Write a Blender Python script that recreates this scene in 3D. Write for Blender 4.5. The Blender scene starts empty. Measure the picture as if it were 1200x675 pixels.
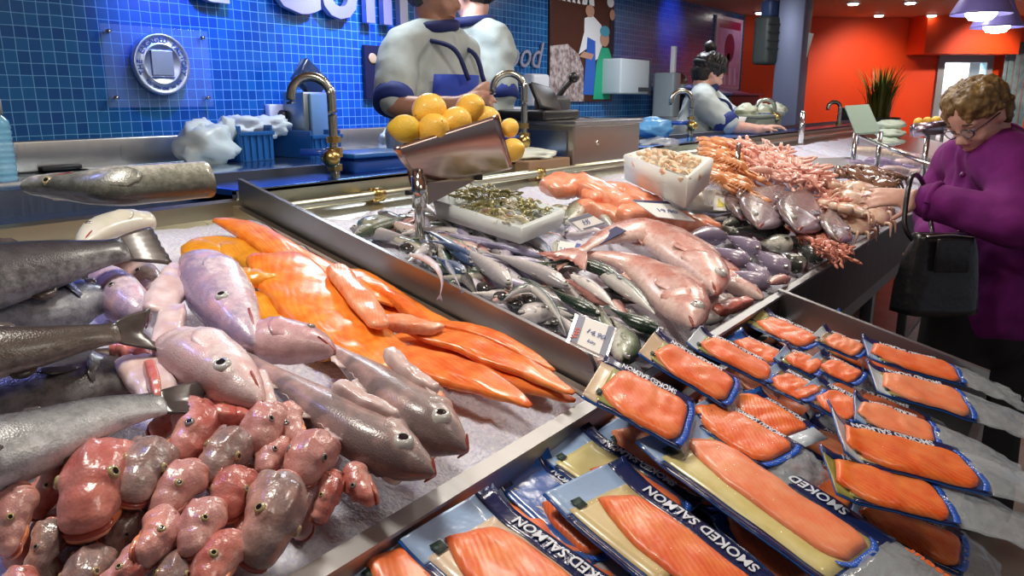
import bpy, bmesh, math, random
from mathutils import Vector, Matrix, noise
random.seed(7)
PI = math.pi
C = bpy.context.scene.collection
R = math.radians
# ------------------------------------------------------------------ camera
FPX = 900.0
PITCH = math.atan(221 / FPX)
YAW = R(36.3)
CAM = Vector((0, 0, 1.5))
cd = bpy.data.cameras.new('camera'); cam = bpy.data.objects.new('camera', cd); C.objects.link(cam)
cd.sensor_width = 36; cd.lens = FPX / 1200 * 36; cd.clip_start = .02
cam.location = CAM
cam.rotation_euler = (PI/2 - PITCH, 0, YAW - PI/2)
bpy.context.scene.camera = cam
vs = bpy.context.scene.view_settings
vs.view_transform = 'Standard'; vs.look = 'None'; vs.gamma = 1; vs.use_curve_mapping = False; vs.exposure = 0.0

# survey of the photograph: where a sight line meets a real plane of the place
def ray(px, py):
    r = (px-600)/FPX; v = (337.5-py)/FPX
    fh = math.cos(PITCH) + v*math.sin(PITCH)
    return Vector((fh*math.cos(YAW)+r*math.sin(YAW), fh*math.sin(YAW)-r*math.cos(YAW), v*math.cos(PITCH)-math.sin(PITCH)))
SL = .249                     # the counter tilts to the customer
def tz(y, h=0): return 1.05 + SL*(y-.55) + h
def tl(px, py, h=0):
    d = ray(px, py); t = (1.05+h-SL*.55-1.5)/(d.z-SL*d.y); return CAM + d*t
def hy(px, py, y): d = ray(px, py); return CAM + d*(y/d.y)
def hz(px, py, z): d = ray(px, py); return CAM + d*((z-1.5)/d.z)
def at(px, py, depth): return CAM + ray(px, py)*depth
FWD = Vector((math.cos(YAW)*math.cos(PITCH), math.sin(YAW)*math.cos(PITCH), -math.sin(PITCH)))
def mpp(p): return (p-CAM).dot(FWD)/FPX       # metres per pixel at a place
NRM = Vector((0, -SL, 1)).normalized()         # normal of the counter plane
UPZ = Vector((0, 0, 1))

# ------------------------------------------------------------------ objects
def tag(o, label=None, cat=None, group=None, kind=None):
    if label: o['label'] = label
    if cat: o['category'] = cat
    if group: o['group'] = group
    if kind: o['kind'] = kind
    return o
def thing(name, label, cat, loc=(0,0,0), group=None):
    o = bpy.data.objects.new(name, None); C.objects.link(o); o.location = Vector(loc); o.empty_display_size = .05
    return tag(o, label, cat, group)
def obj(name, bm, mat, parent=None, smooth=True, loc=None):
    """bm is in world coordinates; the mesh is stored relative to its parent's place"""
    me = bpy.data.meshes.new(name)
    org = Vector(parent['_o']) if (parent is not None and '_o' in parent) else (parent.location.copy() if parent is not None else None)
    if org is None:
        if loc is None:
            n = max(1, len(bm.verts)); cx = sum(v.co.x for v in bm.verts)/n; cy = sum(v.co.y for v in bm.verts)/n
            loc = Vector((cx, cy, min((v.co.z for v in bm.verts), default=0)))
        org = Vector(loc)
    for v in bm.verts: v.co -= org
    bmesh.ops.recalc_face_normals(bm, faces=bm.faces[:])
    bm.to_mesh(me); bm.free()
    if smooth:
        me.polygons.foreach_set('use_smooth', [True]*len(me.polygons))
    for m in (mat if isinstance(mat, (list, tuple)) else [mat]): me.materials.append(m)
    o = bpy.data.objects.new(name, me); C.objects.link(o)
    if parent is not None:
        o.parent = parent
        o['_o'] = tuple(org)
    else:
        o.location = org; o['_o'] = tuple(org)
    return o
def struct(name, bm, mat, smooth=False):
    o = obj(name, bm, mat, None, smooth); o['kind'] = 'structure'; return o

# ------------------------------------------------------------------ shapes
def BM(): return bmesh.new()
def box(bm, c, s, bev=0, M=None, mi=0):
    r = bmesh.ops.create_cube(bm, size=1)
    vs_ = r['verts']
    for v in vs_: v.co = Vector((v.co.x*s[0], v.co.y*s[1], v.co.z*s[2]))
    fs = list({f for v in vs_ for f in v.link_faces})
    for f in fs: f.material_index = mi
    if bev:
        es = list({e for v in vs_ for e in v.link_edges})
        rb = bmesh.ops.bevel(bm, geom=es, offset=bev, segments=2, affect='EDGES', profile=.6)
        vs_ = list({v for f in rb['faces'] for v in f.verts} | {v for v in vs_ if v.is_valid})
        for f in rb['faces']: f.material_index = mi
    c = Vector(c)
    for v in vs_: v.co = (M @ v.co if M is not None else v.co) + c
    return vs_
def frame(T, up=UPZ):
    T = T.normalized(); S = T.cross(up)
    if S.length < 1e-5: S = T.orthogonal()
    S.normalize(); return T, S, S.cross(T).normalized()
def catmull(pts, n):
    pts = [Vector(p) for p in pts]
    if len(pts) == 2: return [pts[0].lerp(pts[1], i/(n-1)) for i in range(n)]
    P = [pts[0]*2-pts[1]] + pts + [pts[-1]*2-pts[-2]]
    L = [0]
    for a, b in zip(pts, pts[1:]): L.append(L[-1]+(b-a).length)
    out = []
    for i in range(n):
        s = L[-1]*i/(n-1); k = 0
        while k < len(pts)-2 and s > L[k+1]: k += 1
        t = (s-L[k])/max(1e-9, L[k+1]-L[k])
        p0, p1, p2, p3 = P[k:k+4]
        out.append(.5*((2*p1)+(p2-p0)*t+(2*p0-5*p1+4*p2-p3)*t*t+(3*p1-p0-3*p2+p3)*t**3))
    return out
def lerp_tab(tab, u):
    if u <= tab[0][0]: return tab[0][1:]
    for a, b in zip(tab, tab[1:]):
        if u <= b[0]:
            t = (u-a[0])/(b[0]-a[0]); t2 = t
            return tuple(x+(y-x)*t2 for x, y in zip(a[1:], b[1:]))
    return tab[-1][1:]
def tube(bm, pts, r, seg=8, n=None, cap=True, mi=0, up=UPZ):
    """round rod along pts; r a number or one per input point"""
    if n is None: n = len(pts) if len(pts) == 2 else max(8, 5*len(pts))
    sp = catmull(pts, n)
    rr = r if isinstance(r, (list, tuple)) else [r]*len(pts)
    rings = []
    for i, p in enumerate(sp):
        T = (sp[min(i+1, n-1)]-sp[max(i-1, 0)])
        T, S, U = frame(T, up)
        x = i/(n-1)*(len(rr)-1); k = min(int(x), len(rr)-2); rad = rr[k]+(rr[k+1]-rr[k])*(x-k)
        rings.append([bm.verts.new(p+(S*math.cos(2*PI*j/seg)+U*math.sin(2*PI*j/seg))*rad) for j in range(seg)])
    for a, b in zip(rings, rings[1:]):
        for j in range(seg):
            f = bm.faces.new((a[j], a[(j+1)%seg], b[(j+1)%seg], b[j])); f.material_index = mi
    if cap:
        for q in (rings[0], rings[-1]):
            f = bm.faces.new(q); f.material_index = mi
def rod(bm, a, b, r, seg=12, r2=None, mi=0): tube(bm, [a, b], [r, r if r2 is None else r2], seg, 2, True, mi)
def ball(bm, c, r, seg=12, rings=8, M=None, mi=0, wob=0, ws=1.0, seed=0):
    q = bmesh.ops.create_uvsphere(bm, u_segments=seg, v_segments=rings, radius=1)
    r = r if isinstance(r, (list, tuple)) else (r, r, r)
    for v in q['verts']:
        d = v.co.copy()
        if wob: d *= 1+wob*noise.noise(d*ws+Vector((seed*7.1, seed*3.3, seed)))
        w = Vector((d.x*r[0], d.y*r[1], d.z*r[2]))
        v.co = (M @ w if M is not None else w)+Vector(c)
    for f in {f for v in q['verts'] for f in v.link_faces}: f.material_index = mi
    return q['verts']
def basis(x, y, z): return Matrix((x, y, z)).transposed()
def quadgrid(bm, fn, nu, nv, mi=0, uv=False):
    g = [[bm.verts.new(fn(i/nu, j/nv)) for j in range(nv+1)] for i in range(nu+1)]
    lay = bm.loops.layers.uv.verify() if uv else None
    for i in range(nu):
        for j in range(nv):
            f = bm.faces.new((g[i][j], g[i+1][j], g[i+1][j+1], g[i][j+1])); f.material_index = mi
            if uv:
                for l, (a, b) in zip(f.loops, ((i, j), (i+1, j), (i+1, j+1), (i, j+1))): l[lay].uv = (a/nu, b/nv)
    return g
def solidify(bm, t, faces=None):
    bmesh.ops.recalc_face_normals(bm, faces=bm.faces[:])
    bmesh.ops.solidify(bm, geom=faces or bm.faces[:], thickness=t)
def prism(bm, poly, d, mi=0):
    """closed outline poly (world points) pushed along d"""
    a = [bm.verts.new(p) for p in poly]; b = [bm.verts.new(Vector(p)+d) for p in poly]
    n = len(a)
    fs = [bm.faces.new(a), bm.faces.new(b[::-1])] + [bm.faces.new((a[i], b[i], b[(i+1)%n], a[(i+1)%n])) for i in range(n)]
    for f in fs: f.material_index = mi
def lathe(bm, prof, M, c, seg=20, mi=0):
    """prof [(r,z)] turned about local z"""
    rings = []
    for r, z in prof:
        rings.append([bm.verts.new(M @ Vector((r*math.cos(2*PI*j/seg), r*math.sin(2*PI*j/seg), z))+Vector(c)) for j in range(seg)])
    for a, b in zip(rings, rings[1:]):
        for j in range(seg):
            f = bm.faces.new((a[j], a[(j+1)%seg], b[(j+1)%seg], b[j])); f.material_index = mi
    for q in (rings[0], rings[-1]):
        try: bm.faces.new(q).material_index = mi
        except ValueError: pass
ID3 = Matrix.Identity(3)
def text_bm(s, size, org, X, Y, depth=.001, align='LEFT', bold=0.0, shear=0.0, squeeze=1.0):
    """writing as geometry: X reading direction, Y up of the letters"""
    cu = bpy.data.curves.new('lettering', 'FONT'); cu.body = s; cu.size = size; cu.align_x = align; cu.resolution_u = 3
    cu.extrude = depth/2; cu.offset = bold; cu.shear = shear; cu.space_character = 1.0
    ob = bpy.data.objects.new('lettering', cu)
    C.objects.link(ob)
    dg = bpy.context.evaluated_depsgraph_get(); dg.update()
    me = bpy.data.meshes.new_from_object(ob.evaluated_get(dg))
    bpy.data.objects.remove(ob); bpy.data.curves.remove(cu)
    bm = bmesh.new(); bm.from_mesh(me); bpy.data.meshes.remove(me)
    X = Vector(X).normalized(); Y = Vector(Y).normalized(); Z = X.cross(Y)
    for v in bm.verts: v.co = Vector(org)+X*v.co.x*squeeze+Y*v.co.y+Z*v.co.z
    return bm

# ------------------------------------------------------------------ materials
MATS = {}
def nodes(name):
    m = bpy.data.materials.new(name); m.use_nodes = True
    nt = m.node_tree; b = nt.nodes['Principled BSDF']; return m, nt, b
def N(nt, t, **k):
    n = nt.nodes.new(t)
    for a, v in k.items():
        if a in n.inputs: n.inputs[a].default_value = v
        else: setattr(n, a, v)
    return n
def rgb(c): return (*c, 1) if len(c) == 3 else c
def ramp(nt, stops):
    n = nt.nodes.new('ShaderNodeValToRGB'); e = n.color_ramp.elements
    while len(e) < len(stops): e.new(.5)
    for x, (p, c) in zip(e, stops): x.position = p; x.color = rgb(c)
    return n
def mat(name, col, rough=.5, metal=0, noise_amt=0, scale=20, col2=None, bump=0, bscale=None, coat=0, spec=.5, sss=0, stretch=None, detail=4):
    if name in MATS: return MATS[name]
    m, nt, b = nodes(name); MATS[name] = m
    b.inputs['Base Color'].default_value = rgb(col); b.inputs['Roughness'].default_value = rough
    b.inputs['Metallic'].default_value = metal; b.inputs['Coat Weight'].default_value = coat; b.inputs['Coat Roughness'].default_value = .12
    b.inputs['Specular IOR Level'].default_value = spec
    if sss:
        b.inputs['Subsurface Weight'].default_value = sss; b.inputs['Subsurface Radius'].default_value = (.01, .004, .002)
    tc = N(nt, 'ShaderNodeTexCoord'); src = tc.outputs['Object']
    if stretch:
        mp = N(nt, 'ShaderNodeMapping'); mp.inputs['Scale'].default_value = stretch; nt.links.new(src, mp.inputs['Vector']); src = mp.outputs['Vector']
    if col2 is not None:
        nz = N(nt, 'ShaderNodeTexNoise', Scale=scale, Detail=detail); nt.links.new(src, nz.inputs['Vector'])
        rp = ramp(nt, [(.5-.5*(1-noise_amt)*.6-.02, col), (.5+.5*(1-noise_amt)*.6+.02, col2)])
        nt.links.new(nz.outputs['Fac'], rp.inputs['Fac']); nt.links.new(rp.outputs['Color'], b.inputs['Base Color'])
    if bump:
        nb = N(nt, 'ShaderNodeTexNoise', Scale=bscale or scale, Detail=3); nt.links.new(src, nb.inputs['Vector'])
        bp = N(nt, 'ShaderNodeBump', Strength=bump, Distance=.004); nt.links.new(nb.outputs['Fac'], bp.inputs['Height']); nt.links.new(bp.outputs['Normal'], b.inputs['Normal'])
    return m
def emis(name, col, s):
    if name in MATS: return MATS[name]
    m, nt, b = nodes(name); MATS[name] = m
    b.inputs['Base Color'].default_value = rgb(col); b.inputs['Emission Color'].default_value = rgb(col); b.inputs['Emission Strength'].default_value = s
    return m
def clear(name, col=(1,1,1), alpha=.25, rough=.08, bump=0, bscale=60):
    """thin clear plastic / glass: mostly lets light through, keeps its gloss"""
    if name in MATS: return MATS[name]
    m, nt, b = nodes(name); MATS[name] = m
    b.inputs['Base Color'].default_value = rgb(col); b.inputs['Roughness'].default_value = rough; b.inputs['Alpha'].default_value = alpha
    b.inputs['Specular IOR Level'].default_value = .8; b.inputs['Coat Weight'].default_value = .6; b.inputs['Coat Roughness'].default_value = .06
    if bump:
        tc = N(nt, 'ShaderNodeTexCoord'); nb = N(nt, 'ShaderNodeTexNoise', Scale=bscale, Detail=2); nt.links.new(tc.outputs['Object'], nb.inputs['Vector'])
        bp = N(nt, 'ShaderNodeBump', Strength=bump, Distance=.01); nt.links.new(nb.outputs['Fac'], bp.inputs['Height']); nt.links.new(bp.outputs['Normal'], b.inputs['Normal'])
    return m
def steel(name, col=(.55,.55,.53), rough=.28, stretch=(60, 2, 2), var=.18):
    if name in MATS: return MATS[name]
    m, nt, b = nodes(name); MATS[name] = m
    b.inputs['Metallic'].default_value = 1; b.inputs['Base Color'].default_value = rgb(col)
    tc = N(nt, 'ShaderNodeTexCoord'); mp = N(nt, 'ShaderNodeMapping'); mp.inputs['Scale'].default_value = stretch
    nt.links.new(tc.outputs['Object'], mp.inputs['Vector'])
    nz = N(nt, 'ShaderNodeTexNoise', Scale=4, Detail=5); nt.links.new(mp.outputs['Vector'], nz.inputs['Vector'])
    mr = N(nt, 'ShaderNodeMapRange'); mr.inputs['To Min'].default_value = max(.03, rough-var/2); mr.inputs['To Max'].default_value = rough+var
    nt.links.new(nz.outputs['Fac'], mr.inputs['Value']); nt.links.new(mr.outputs['Result'], b.inputs['Roughness'])
    return m
# ------------------------------------------------------------------ room shell
def tile_mat():
    m, nt, b = nodes('blue_mosaic')
    tc = N(nt, 'ShaderNodeTexCoord'); sp = N(nt, 'ShaderNodeSeparateXYZ'); cb = N(nt, 'ShaderNodeCombineXYZ')
    nt.links.new(tc.outputs['Object'], sp.inputs[0]); nt.links.new(sp.outputs['X'], cb.inputs['X']); nt.links.new(sp.outputs['Z'], cb.inputs['Y'])
    wb = N(nt, 'ShaderNodeTexNoise', Scale=9, Detail=2)       # the tiles are set slightly crooked
    nt.links.new(tc.outputs['Object'], wb.inputs['Vector'])
    mx = N(nt, 'ShaderNodeVectorMath', operation='SCALE'); mx.inputs['Scale'].default_value = .006
    ad = N(nt, 'ShaderNodeVectorMath', operation='ADD')
    nt.links.new(wb.outputs['Color'], mx.inputs[0]); nt.links.new(cb.outputs[0], ad.inputs[0]); nt.links.new(mx.outputs[0], ad.inputs[1])
    br = N(nt, 'ShaderNodeTexBrick'); br.offset = 0; br.squash = 1
    br.inputs['Scale'].default_value = 1; br.inputs['Brick Width'].default_value = .0455; br.inputs['Row Height'].default_value = .0455
    br.inputs['Mortar Size'].default_value = .0017; br.inputs['Mortar Smooth'].default_value = .3; br.inputs['Bias'].default_value = 0
    br.inputs['Color1'].default_value = (.005, .07, .26, 1); br.inputs['Color2'].default_value = (.010, .125, .34, 1); br.inputs['Mortar'].default_value = (.16, .44, .74, 1)
    nt.links.new(ad.outputs[0], br.inputs['Vector']); nt.links.new(br.outputs['Color'], b.inputs['Base Color'])
    bp = N(nt, 'ShaderNodeBump', Strength=.5, Distance=.002, invert=True); nt.links.new(br.outputs['Fac'], bp.inputs['Height']); nt.links.new(bp.outputs['Normal'], b.inputs['Normal'])
    b.inputs['Roughness'].default_value = .22
    return m
M_TILE = tile_mat()
M_CEIL = mat('ceiling_warm_bounce', (.72, .36, .18), .6)  # orange bounce light on the ceiling is put into its base colour
M_ORANGE = mat('orange_paint', (.87, .055, .004), .55, noise_amt=.2, scale=2, col2=(.93, .085, .006))
M_FLOOR = mat('floor_stone', (.22, .20, .19), .35, noise_amt=.3, scale=6, col2=(.30, .27, .25))
M_STEEL = steel('brushed_steel')
M_STEELD = steel('dark_steel', (.20, .21, .22), .35)
M_STEELG = steel('grey_steel_plate', (.36, .37, .39), .38, var=.1)
M_STEELW = steel('warm_steel', (.60, .52, .42), .3)
M_CHROME = steel('chrome', (.66, .67, .66), .14, (3, 3, 3), .06)
M_BRASS = mat('brass', (.55, .40, .14), .28, 1)
M_WHITE = mat('white_plastic', (.80, .82, .83), .4)
M_BLACK = mat('black_plastic', (.012, .012, .014), .4)
M_DARK = mat('dark_grey_plastic', (.05, .055, .06), .45)
M_NAVY = mat('navy_print', (.012, .02, .10), .4)
M_PAPER = mat('white_paper', (.84, .84, .82), .7)

WY = 3.3
def slab(name, x0, x1, y0, y1, z0, z1, m, **k):
    bm = BM(); box(bm, ((x0+x1)/2, (y0+y1)/2, (z0+z1)/2), (x1-x0, y1-y0, z1-z0), k.get('bev', 0)); return struct(name, bm, m)
slab('floor', -2, 14, -4.5, 5, -.1, 0, M_FLOOR)
slab('floor_platform', -2, 9, 1.95, WY, 0, .25, M_STEELD)
slab('wall_back', -2, 8.95, WY, WY+.12, 0, 2.5, M_TILE)
slab('ceiling', -2, 14, -4.5, 5, 2.42, 2.52, M_CEIL)
slab('wall_side', -2.12, -2, -4.5, 5, 0, 2.5, mat('side_paint', (.5, .5, .52), .7))
# the orange end wall stands askew behind the counter
OA = Vector((8.95, 3.42, 0)); OB = Vector((11.9, .1, 0))
od = (OB-OA).normalized(); on = Vector((od.y, -od.x, 0))     # faces away from the shop
if on.dot(CAM-OA) > 0: on = -on
def owall(name, s0, s1, z0, z1, front, thick, m):
    bm = BM(); L = (OB-OA).length
    p = [OA+od*s0-on*front, OA+od*s1-on*front]
    a = [Vector((p[0].x, p[0].y, z0)), Vector((p[1].x, p[1].y, z0)), Vector((p[1].x, p[1].y, z1)), Vector((p[0].x, p[0].y, z1))]
    prism(bm, a, on*thick); return struct(name, bm, m)
def os_at(px, front=0):         # distance along the orange wall under a sight line
    d = ray(px, 100); d.z = 0; q = OA-on*front
    t = ((q-Vector((0, 0, 0))).dot(on))/d.dot(on); return (d*t-q).dot(od)
def oz_at(px, py, front=0):
    d = ray(px, py); q = OA-on*front; t = (q-Vector((0, 0, q.z))).dot(on)/Vector((d.x, d.y, 0)).dot(on); return 1.5+d.z*t
L0 = (OB-OA).length
sd0, sd1 = os_at(1098), os_at(1156)
zd1 = oz_at(1125, 68)
owall('wall_orange', 0, sd0-.03, 0, 2.45, 0, .15, M_ORANGE)
owall('wall_orange', sd1+.03, L0+.8, 0, 2.45, 0, .15, M_ORANGE)
owall('wall_orange', sd0-.03, sd1+.03, zd1+.03, 2.45, 0, .15, M_ORANGE)
owall('trim_header', os_at(1078, .35), os_at(1188, .35), oz_at(1120, 63, .35), 2.42, .35, .34, M_ORANGE)
M_DOORF = mat('door_frame', (.35, .42, .48), .4)
bm = BM()
def ob(bm, s0, s1, z0, z1, fr, th):
    p0 = OA+od*s0-on*fr; p1 = OA+od*s1-on*fr
    prism(bm, [Vector((p0.x, p0.y, z0)), Vector((p1.x, p1.y, z0)), Vector((p1.x, p1.y, z1)), Vector((p0.x, p0.y, z1))], on*th)
ob(bm, sd0-.03, sd0+.05, 0, zd1+.03, .03, .12); ob(bm, sd1-.05, sd1+.03, 0, zd1+.03, .03, .12); ob(bm, sd0+.05, sd1-.05, zd1-.05, zd1+.03, .03, .12); ob(bm, sd0+.05, sd1-.05, 0, .08, .03, .12)
dr = struct('door_1', bm, M_DOORF)
bm = BM(); ob(bm, sd0+.05, sd1-.05, .08, zd1-.05, -.01, .02); obj('glass_pane', bm, clear('door_glass', (.8, .95, 1), .15), dr, False)
bm = BM(); ob(bm, sd0+.08, sd0+.11, 1.0, 1.35, .09, .03); obj('door_handle', bm, M_CHROME, dr)
# lit cold room behind the glass
M_COLD = mat('cold_room_white', (.75, .88, .92), .5)
bm = BM(); ob(bm, sd0-.5, sd1+.6, 0, 2.4, -1.2, .1); struct('wall_cold_room', bm, M_COLD)
bm = BM(); ob(bm, sd0-.5, sd0-.45, 0, 2.4, -.16, 1.0); struct('wall_cold_room', bm, M_COLD)
for k, zz in enumerate((1.0, 1.45, 1.85)):
    bm = BM(); ob(bm, sd0-.1, sd1+.1, zz, zz+.03, -.75, .4)
    sh = tag(obj('cold_shelf', bm, M_WHITE, None, False), ('lowest', 'middle', 'top')[k]+' shelf seen through the glass door', 'shelf', 'shelves in the cold room')
    for j in range(3):
        s = sd0+.02+(sd1-sd0-.1)*j/2.2; p = OA+od*(s+.06)+on*.9
        bm = BM(); box(bm, (p.x, p.y, zz+.03+.09), (.16, .16, .18), .02)
        tag(obj('cold_box', bm, [mat('box_blue', (.05, .22, .5), .5), M_WHITE, mat('box_teal', (.1, .4, .5), .5)][(j+k) % 3]),
            ('blue', 'white', 'teal')[(j+k) % 3]+' box on the '+('lowest', 'middle', 'top')[k]+' shelf behind the glass door', 'box', 'boxes in the cold room')
# strip curtain beside the door
s0, s1 = os_at(1174, .2), os_at(1206, .2); zc = oz_at(1185, 62, .2)
t = thing('strip_curtain', 'dark teal hanging strip curtain beside the orange wall door', 'curtain', OA+od*(s0+s1)/2-on*.2)
bm = BM(); ob(bm, s0-.04, s1+.04, zc, zc+.12, .25, .1); obj('rail', bm, M_DARK, t, False)
M_STRIP = mat('curtain_strip', (.10, .22, .27), .25, noise_amt=.3, scale=8, col2=(.35, .5, .55))
for k in range(9):
    a = s0+(s1-s0)*k/9; bm = BM(); ob(bm, a, a+(s1-s0)/9*.92, .1, zc, .2+.012*(k % 2), .01); obj('strip', bm, M_STRIP, t, False)

# ---- recessed ceiling lights
M_LAMP = emis('lamp_glow', (1, .95, .88), 9)
for k, (px, py, w, lb) in enumerate([(808, 19, 1, 'recessed ceiling light beside the blue wall above the woman worker'), (893, 14, 1, 'recessed ceiling light next to the top of the steel pillar'),
        (1000, 3, .7, 'small ceiling spot above the tall grass plant'), (1030, 17, .7, 'small ceiling spot low over the orange wall'), (1067, 2, .7, 'small ceiling spot at the top edge near the lamps'), (1092, 17, .7, 'small ceiling spot beside the pendant lamps')]):
    p = hz(px, py, 2.42)
    t = thing('ceiling_light', lb, 'ceiling light', p, 'recessed ceiling lights')
    bm = BM(); lathe(bm, [(.075*w, .0), (.095*w, .0), (.095*w, -.012), (.07*w, -.012)], ID3, p, 20); obj('rim', bm, M_WHITE, t)
    bm = BM(); lathe(bm, [(.001, -.004), (.075*w, -.004), (.06*w, -.024), (.001, -.028)], ID3, p, 20); obj('lamp', bm, M_LAMP, t)
# ---- two pendant lamps
for k, (px, py, w, lb) in enumerate([(1150, 14, 66, 'violet pendant lamp hanging highest, at the top edge over the customer'), (1168, 30, 56, 'violet pendant lamp hanging a little lower, just behind the other')]):
    dp = (3.6, 4.3)[k]; p = at(px, py, dp); r = w/2*dp/FPX
    t = thing('pendant_lamp', lb, 'lamp', p, 'pendant lamps')
    bm = BM(); lathe(bm, [(r*.42, .16), (r*.5, .13), (r*.62, .09), (r*.97, 0), (r, -.012), (r*.96, -.012), (r*.6, .08), (r*.4, .15)], ID3, p, 32); obj('shade', bm, mat('violet_shade', (.22, .20, .62), .35, coat=.4), t)
    bm = BM(); lathe(bm, [(.002, .01), (r*.5, .01), (r*.5, -.012), (r*.36, -.035), (.002, -.042)], ID3, p, 24); obj('bulb', bm, emis('pendant_glow', (1, .97, .9), 14), t)
    bm = BM(); rod(bm, p+Vector((0, 0, .15)), Vector((p.x, p.y, 2.42)), .006); obj('cable', bm, M_BLACK, t)

# ------------------------------------------------------------------ wall fittings
def wall_xz(px, py, y=WY): q = hy(px, py, y); return q.x, q.z
# steel letters
M_LET = mat('letter_steel', (.50, .50, .60), .42, .75)
t = thing('wall_sign', 'large brushed steel letters fixed to the blue tiles near the top edge', 'sign', hy(400, 20, WY))
for s, px, py, size in (('d', 212, -3, .42), ('C', 306, 9, .46), ('o', 368, 17, .46), ('m', 418, 24, .46)):
    x, z = wall_xz(px, py)
    bm = text_bm(s, size, (x, WY-.045, z), (1, 0, 0), (0, 0, 1), .035, bold=.012)
    obj('letter', bm, M_LET, t, False)
x, z = wall_xz(584, 77)
t = thing('script_sign', 'small thin grey script lettering on the tiles beside the poster', 'sign', hy(605, 70, WY))
bm = text_bm('Food', .26, (x-.06, WY-.015, z), (1, 0, 0), (0, 0, 1), .012, shear=.35); obj('lettering', bm, M_LET, t, False)
# round medallion on a clear panel
x, z = wall_xz(189, 76); t = thing('medallion_plaque', 'round embossed steel medallion on a clear panel on the tiles', 'plaque', (x, WY, z))
x0, z0 = wall_xz(124, 126); x1, z1 = wall_xz(238, 37)
bm = BM(); box(bm, ((x0+x1)/2, WY-.03, (z0+z1)/2), (x1-x0, .008, z1-z0), .001); pn = obj('clear_panel', bm, clear('acrylic', (.5, .7, 1), .10, .05), t, False)
for (a, b) in ((x0+.03, z0+.04), (x1-.03, z0+.04), (x0+.03, z1-.03), (x1-.03, z1-.03)):
    bm = BM(); rod(bm, Vector((a, WY, b)), Vector((a, WY-.045, b)), .009); obj('standoff', bm, M_CHROME, pn)
x -= .03; rr = .128; MX = basis(Vector((1, 0, 0)), Vector((0, 0, 1)), Vector((0, -1, 0)))
bm = BM(); lathe(bm, [(.001, 0), (rr, 0), (rr, .022), (rr*.96, .028), (rr*.90, .022), (rr*.68, .022), (rr*.65, .027), (rr*.61, .022), (.001, .022)], MX, (x, WY-.04, z), 48)
md = obj('medallion', bm, steel('medallion_steel', (.50, .58, .72), .3), t)
word = 'THE ENGAGED FACTORY'
M_ENG = mat('engraving', (.04, .09, .22), .5)
def ringtext(word, r, a0, a1, size, flip=False):
    for i, ch in enumerate(word):
        if ch == ' ': continue
        a = R(a0+(a1-a0)*i/(len(word)-1)); c = Vector((x+math.cos(a)*r, WY-.0632, z+math.sin(a)*r))
        Y = Vector((math.cos(a), 0, math.sin(a)))*(-1 if flip else 1); X = Vector((Y.z, 0, -Y.x))
        obj('lettering', text_bm(ch, size, c-Y*size*.35, X, Y, .003, 'CENTER', .0006), M_ENG, md, False)
ringtext(word, rr*.79, 200, -20, .03); ringtext('YOU OWN ONE TO YOU', rr*.79, 222, 318, .016, True)
bm = BM(); box(bm, (x, WY-.065, z+.005), (rr*.75, .006, rr*.8), .002); obj('relief', bm, steel('relief_steel', (.40, .48, .62), .35), md, False)
bm = BM(); box(bm, (x, WY-.066, z-rr*.42), (rr*.78, .004, .004)); obj('relief_line', bm, M_ENG, md, False)
# dark panel near the men
x0, z0 = wall_xz(425, 116); x1, z1 = wall_xz(468, 56)
t = thing('menu_board', 'dark panel with a small gold picture on the tiles behind the men', 'board', (x0, WY, z0))
bm = BM(); box(bm, ((x0+x1)/2, WY-.02, (z0+z1)/2), (x1-x0, .02, z1-z0), .003); obj('panel', bm, mat('board_dark', (.01, .012, .03), .3), t, False)
bm = BM(); ball(bm, (x0+.06, WY-.034, z1-.07), (.035, .004, .028), wob=.3); obj('picture', bm, mat('gold_print', (.6, .4, .12), .5), t)
# poster of a fishmonger
def poster_frame(name, label, px0, py0, px1, py1, fm, edge):
    x0, z0 = wall_xz(px0, py1); x1, z1 = wall_xz(px1, py0)
    t = thing(name, label, 'poster', ((x0+x1)/2, WY, z0))
    bm = BM(); box(bm, ((x0+x1)/2, WY-.012, (z0+z1)/2), (x1-x0, .02, z1-z0), .002); obj('board', bm, edge, t, False)
    def flat(n, pts, m, lay=1):
        bm = BM(); yy = WY-.022-.0015*lay
        prism(bm, [Vector((x0+(x1-x0)*u, yy, z0+(z1-z0)*v)) for u, v in pts], Vector((0, .0014, 0))); obj(n, bm, m, t, False)
    return t, flat
def ell(u, v, a, b, n=18): return [(u+a*math.cos(2*PI*k/n), v+b*math.sin(2*PI*k/n)) for k in range(n)]
M_SKIN0 = mat('print_skin', (.55, .30, .20), .5)
t, fl = poster_frame('fish_poster', 'tall printed poster of a fishmonger with fish on the blue tiles', 641, -6, 718, 119, None, mat('poster_brown', (.07, .022, .012), .35))
fl('printed_fish', [(.0, .0), (.52, .0), (.5, .3), (.42, .42), (.25, .5), (.0, .47)], mat('print_fish', (.62, .52, .48), .5, noise_amt=.6, scale=30, col2=(.2, .13, .12)))
fl('printed_coat', [(.42, .42), (.5, .62), (.5, .74), (.62, .78), (.78, .7), (.8, .42), (.64, .36), (.6, .5)], M_PAPER, 2)
fl('printed_apron', [(.5, .06), (.7, .06), (.68, .55), (.55, .58)], mat('print_blue', (.03, .13, .55), .5), 3)
fl('printed_hat', [(.5, .86), (.48, .97), (.55, 1.0), (.63, .98), (.65, .86)], M_PAPER, 3)
fl('printed_face', ell(.58, .81, .07, .055), M_SKIN0, 4)
fl('printed_arm', [(.42, .40), (.62, .38), (.66, .43), (.5, .45)], M_SKIN0, 4)
fl('printed_boy', [(.66, .02), (.95, .02), (.97, .4), (.9, .5), (.78, .5), (.7, .35)], mat('print_green', (.02, .42, .22), .5), 5)
fl('printed_boy_head', ell(.83, .58, .075, .07), M_SKIN0, 5)
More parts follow.
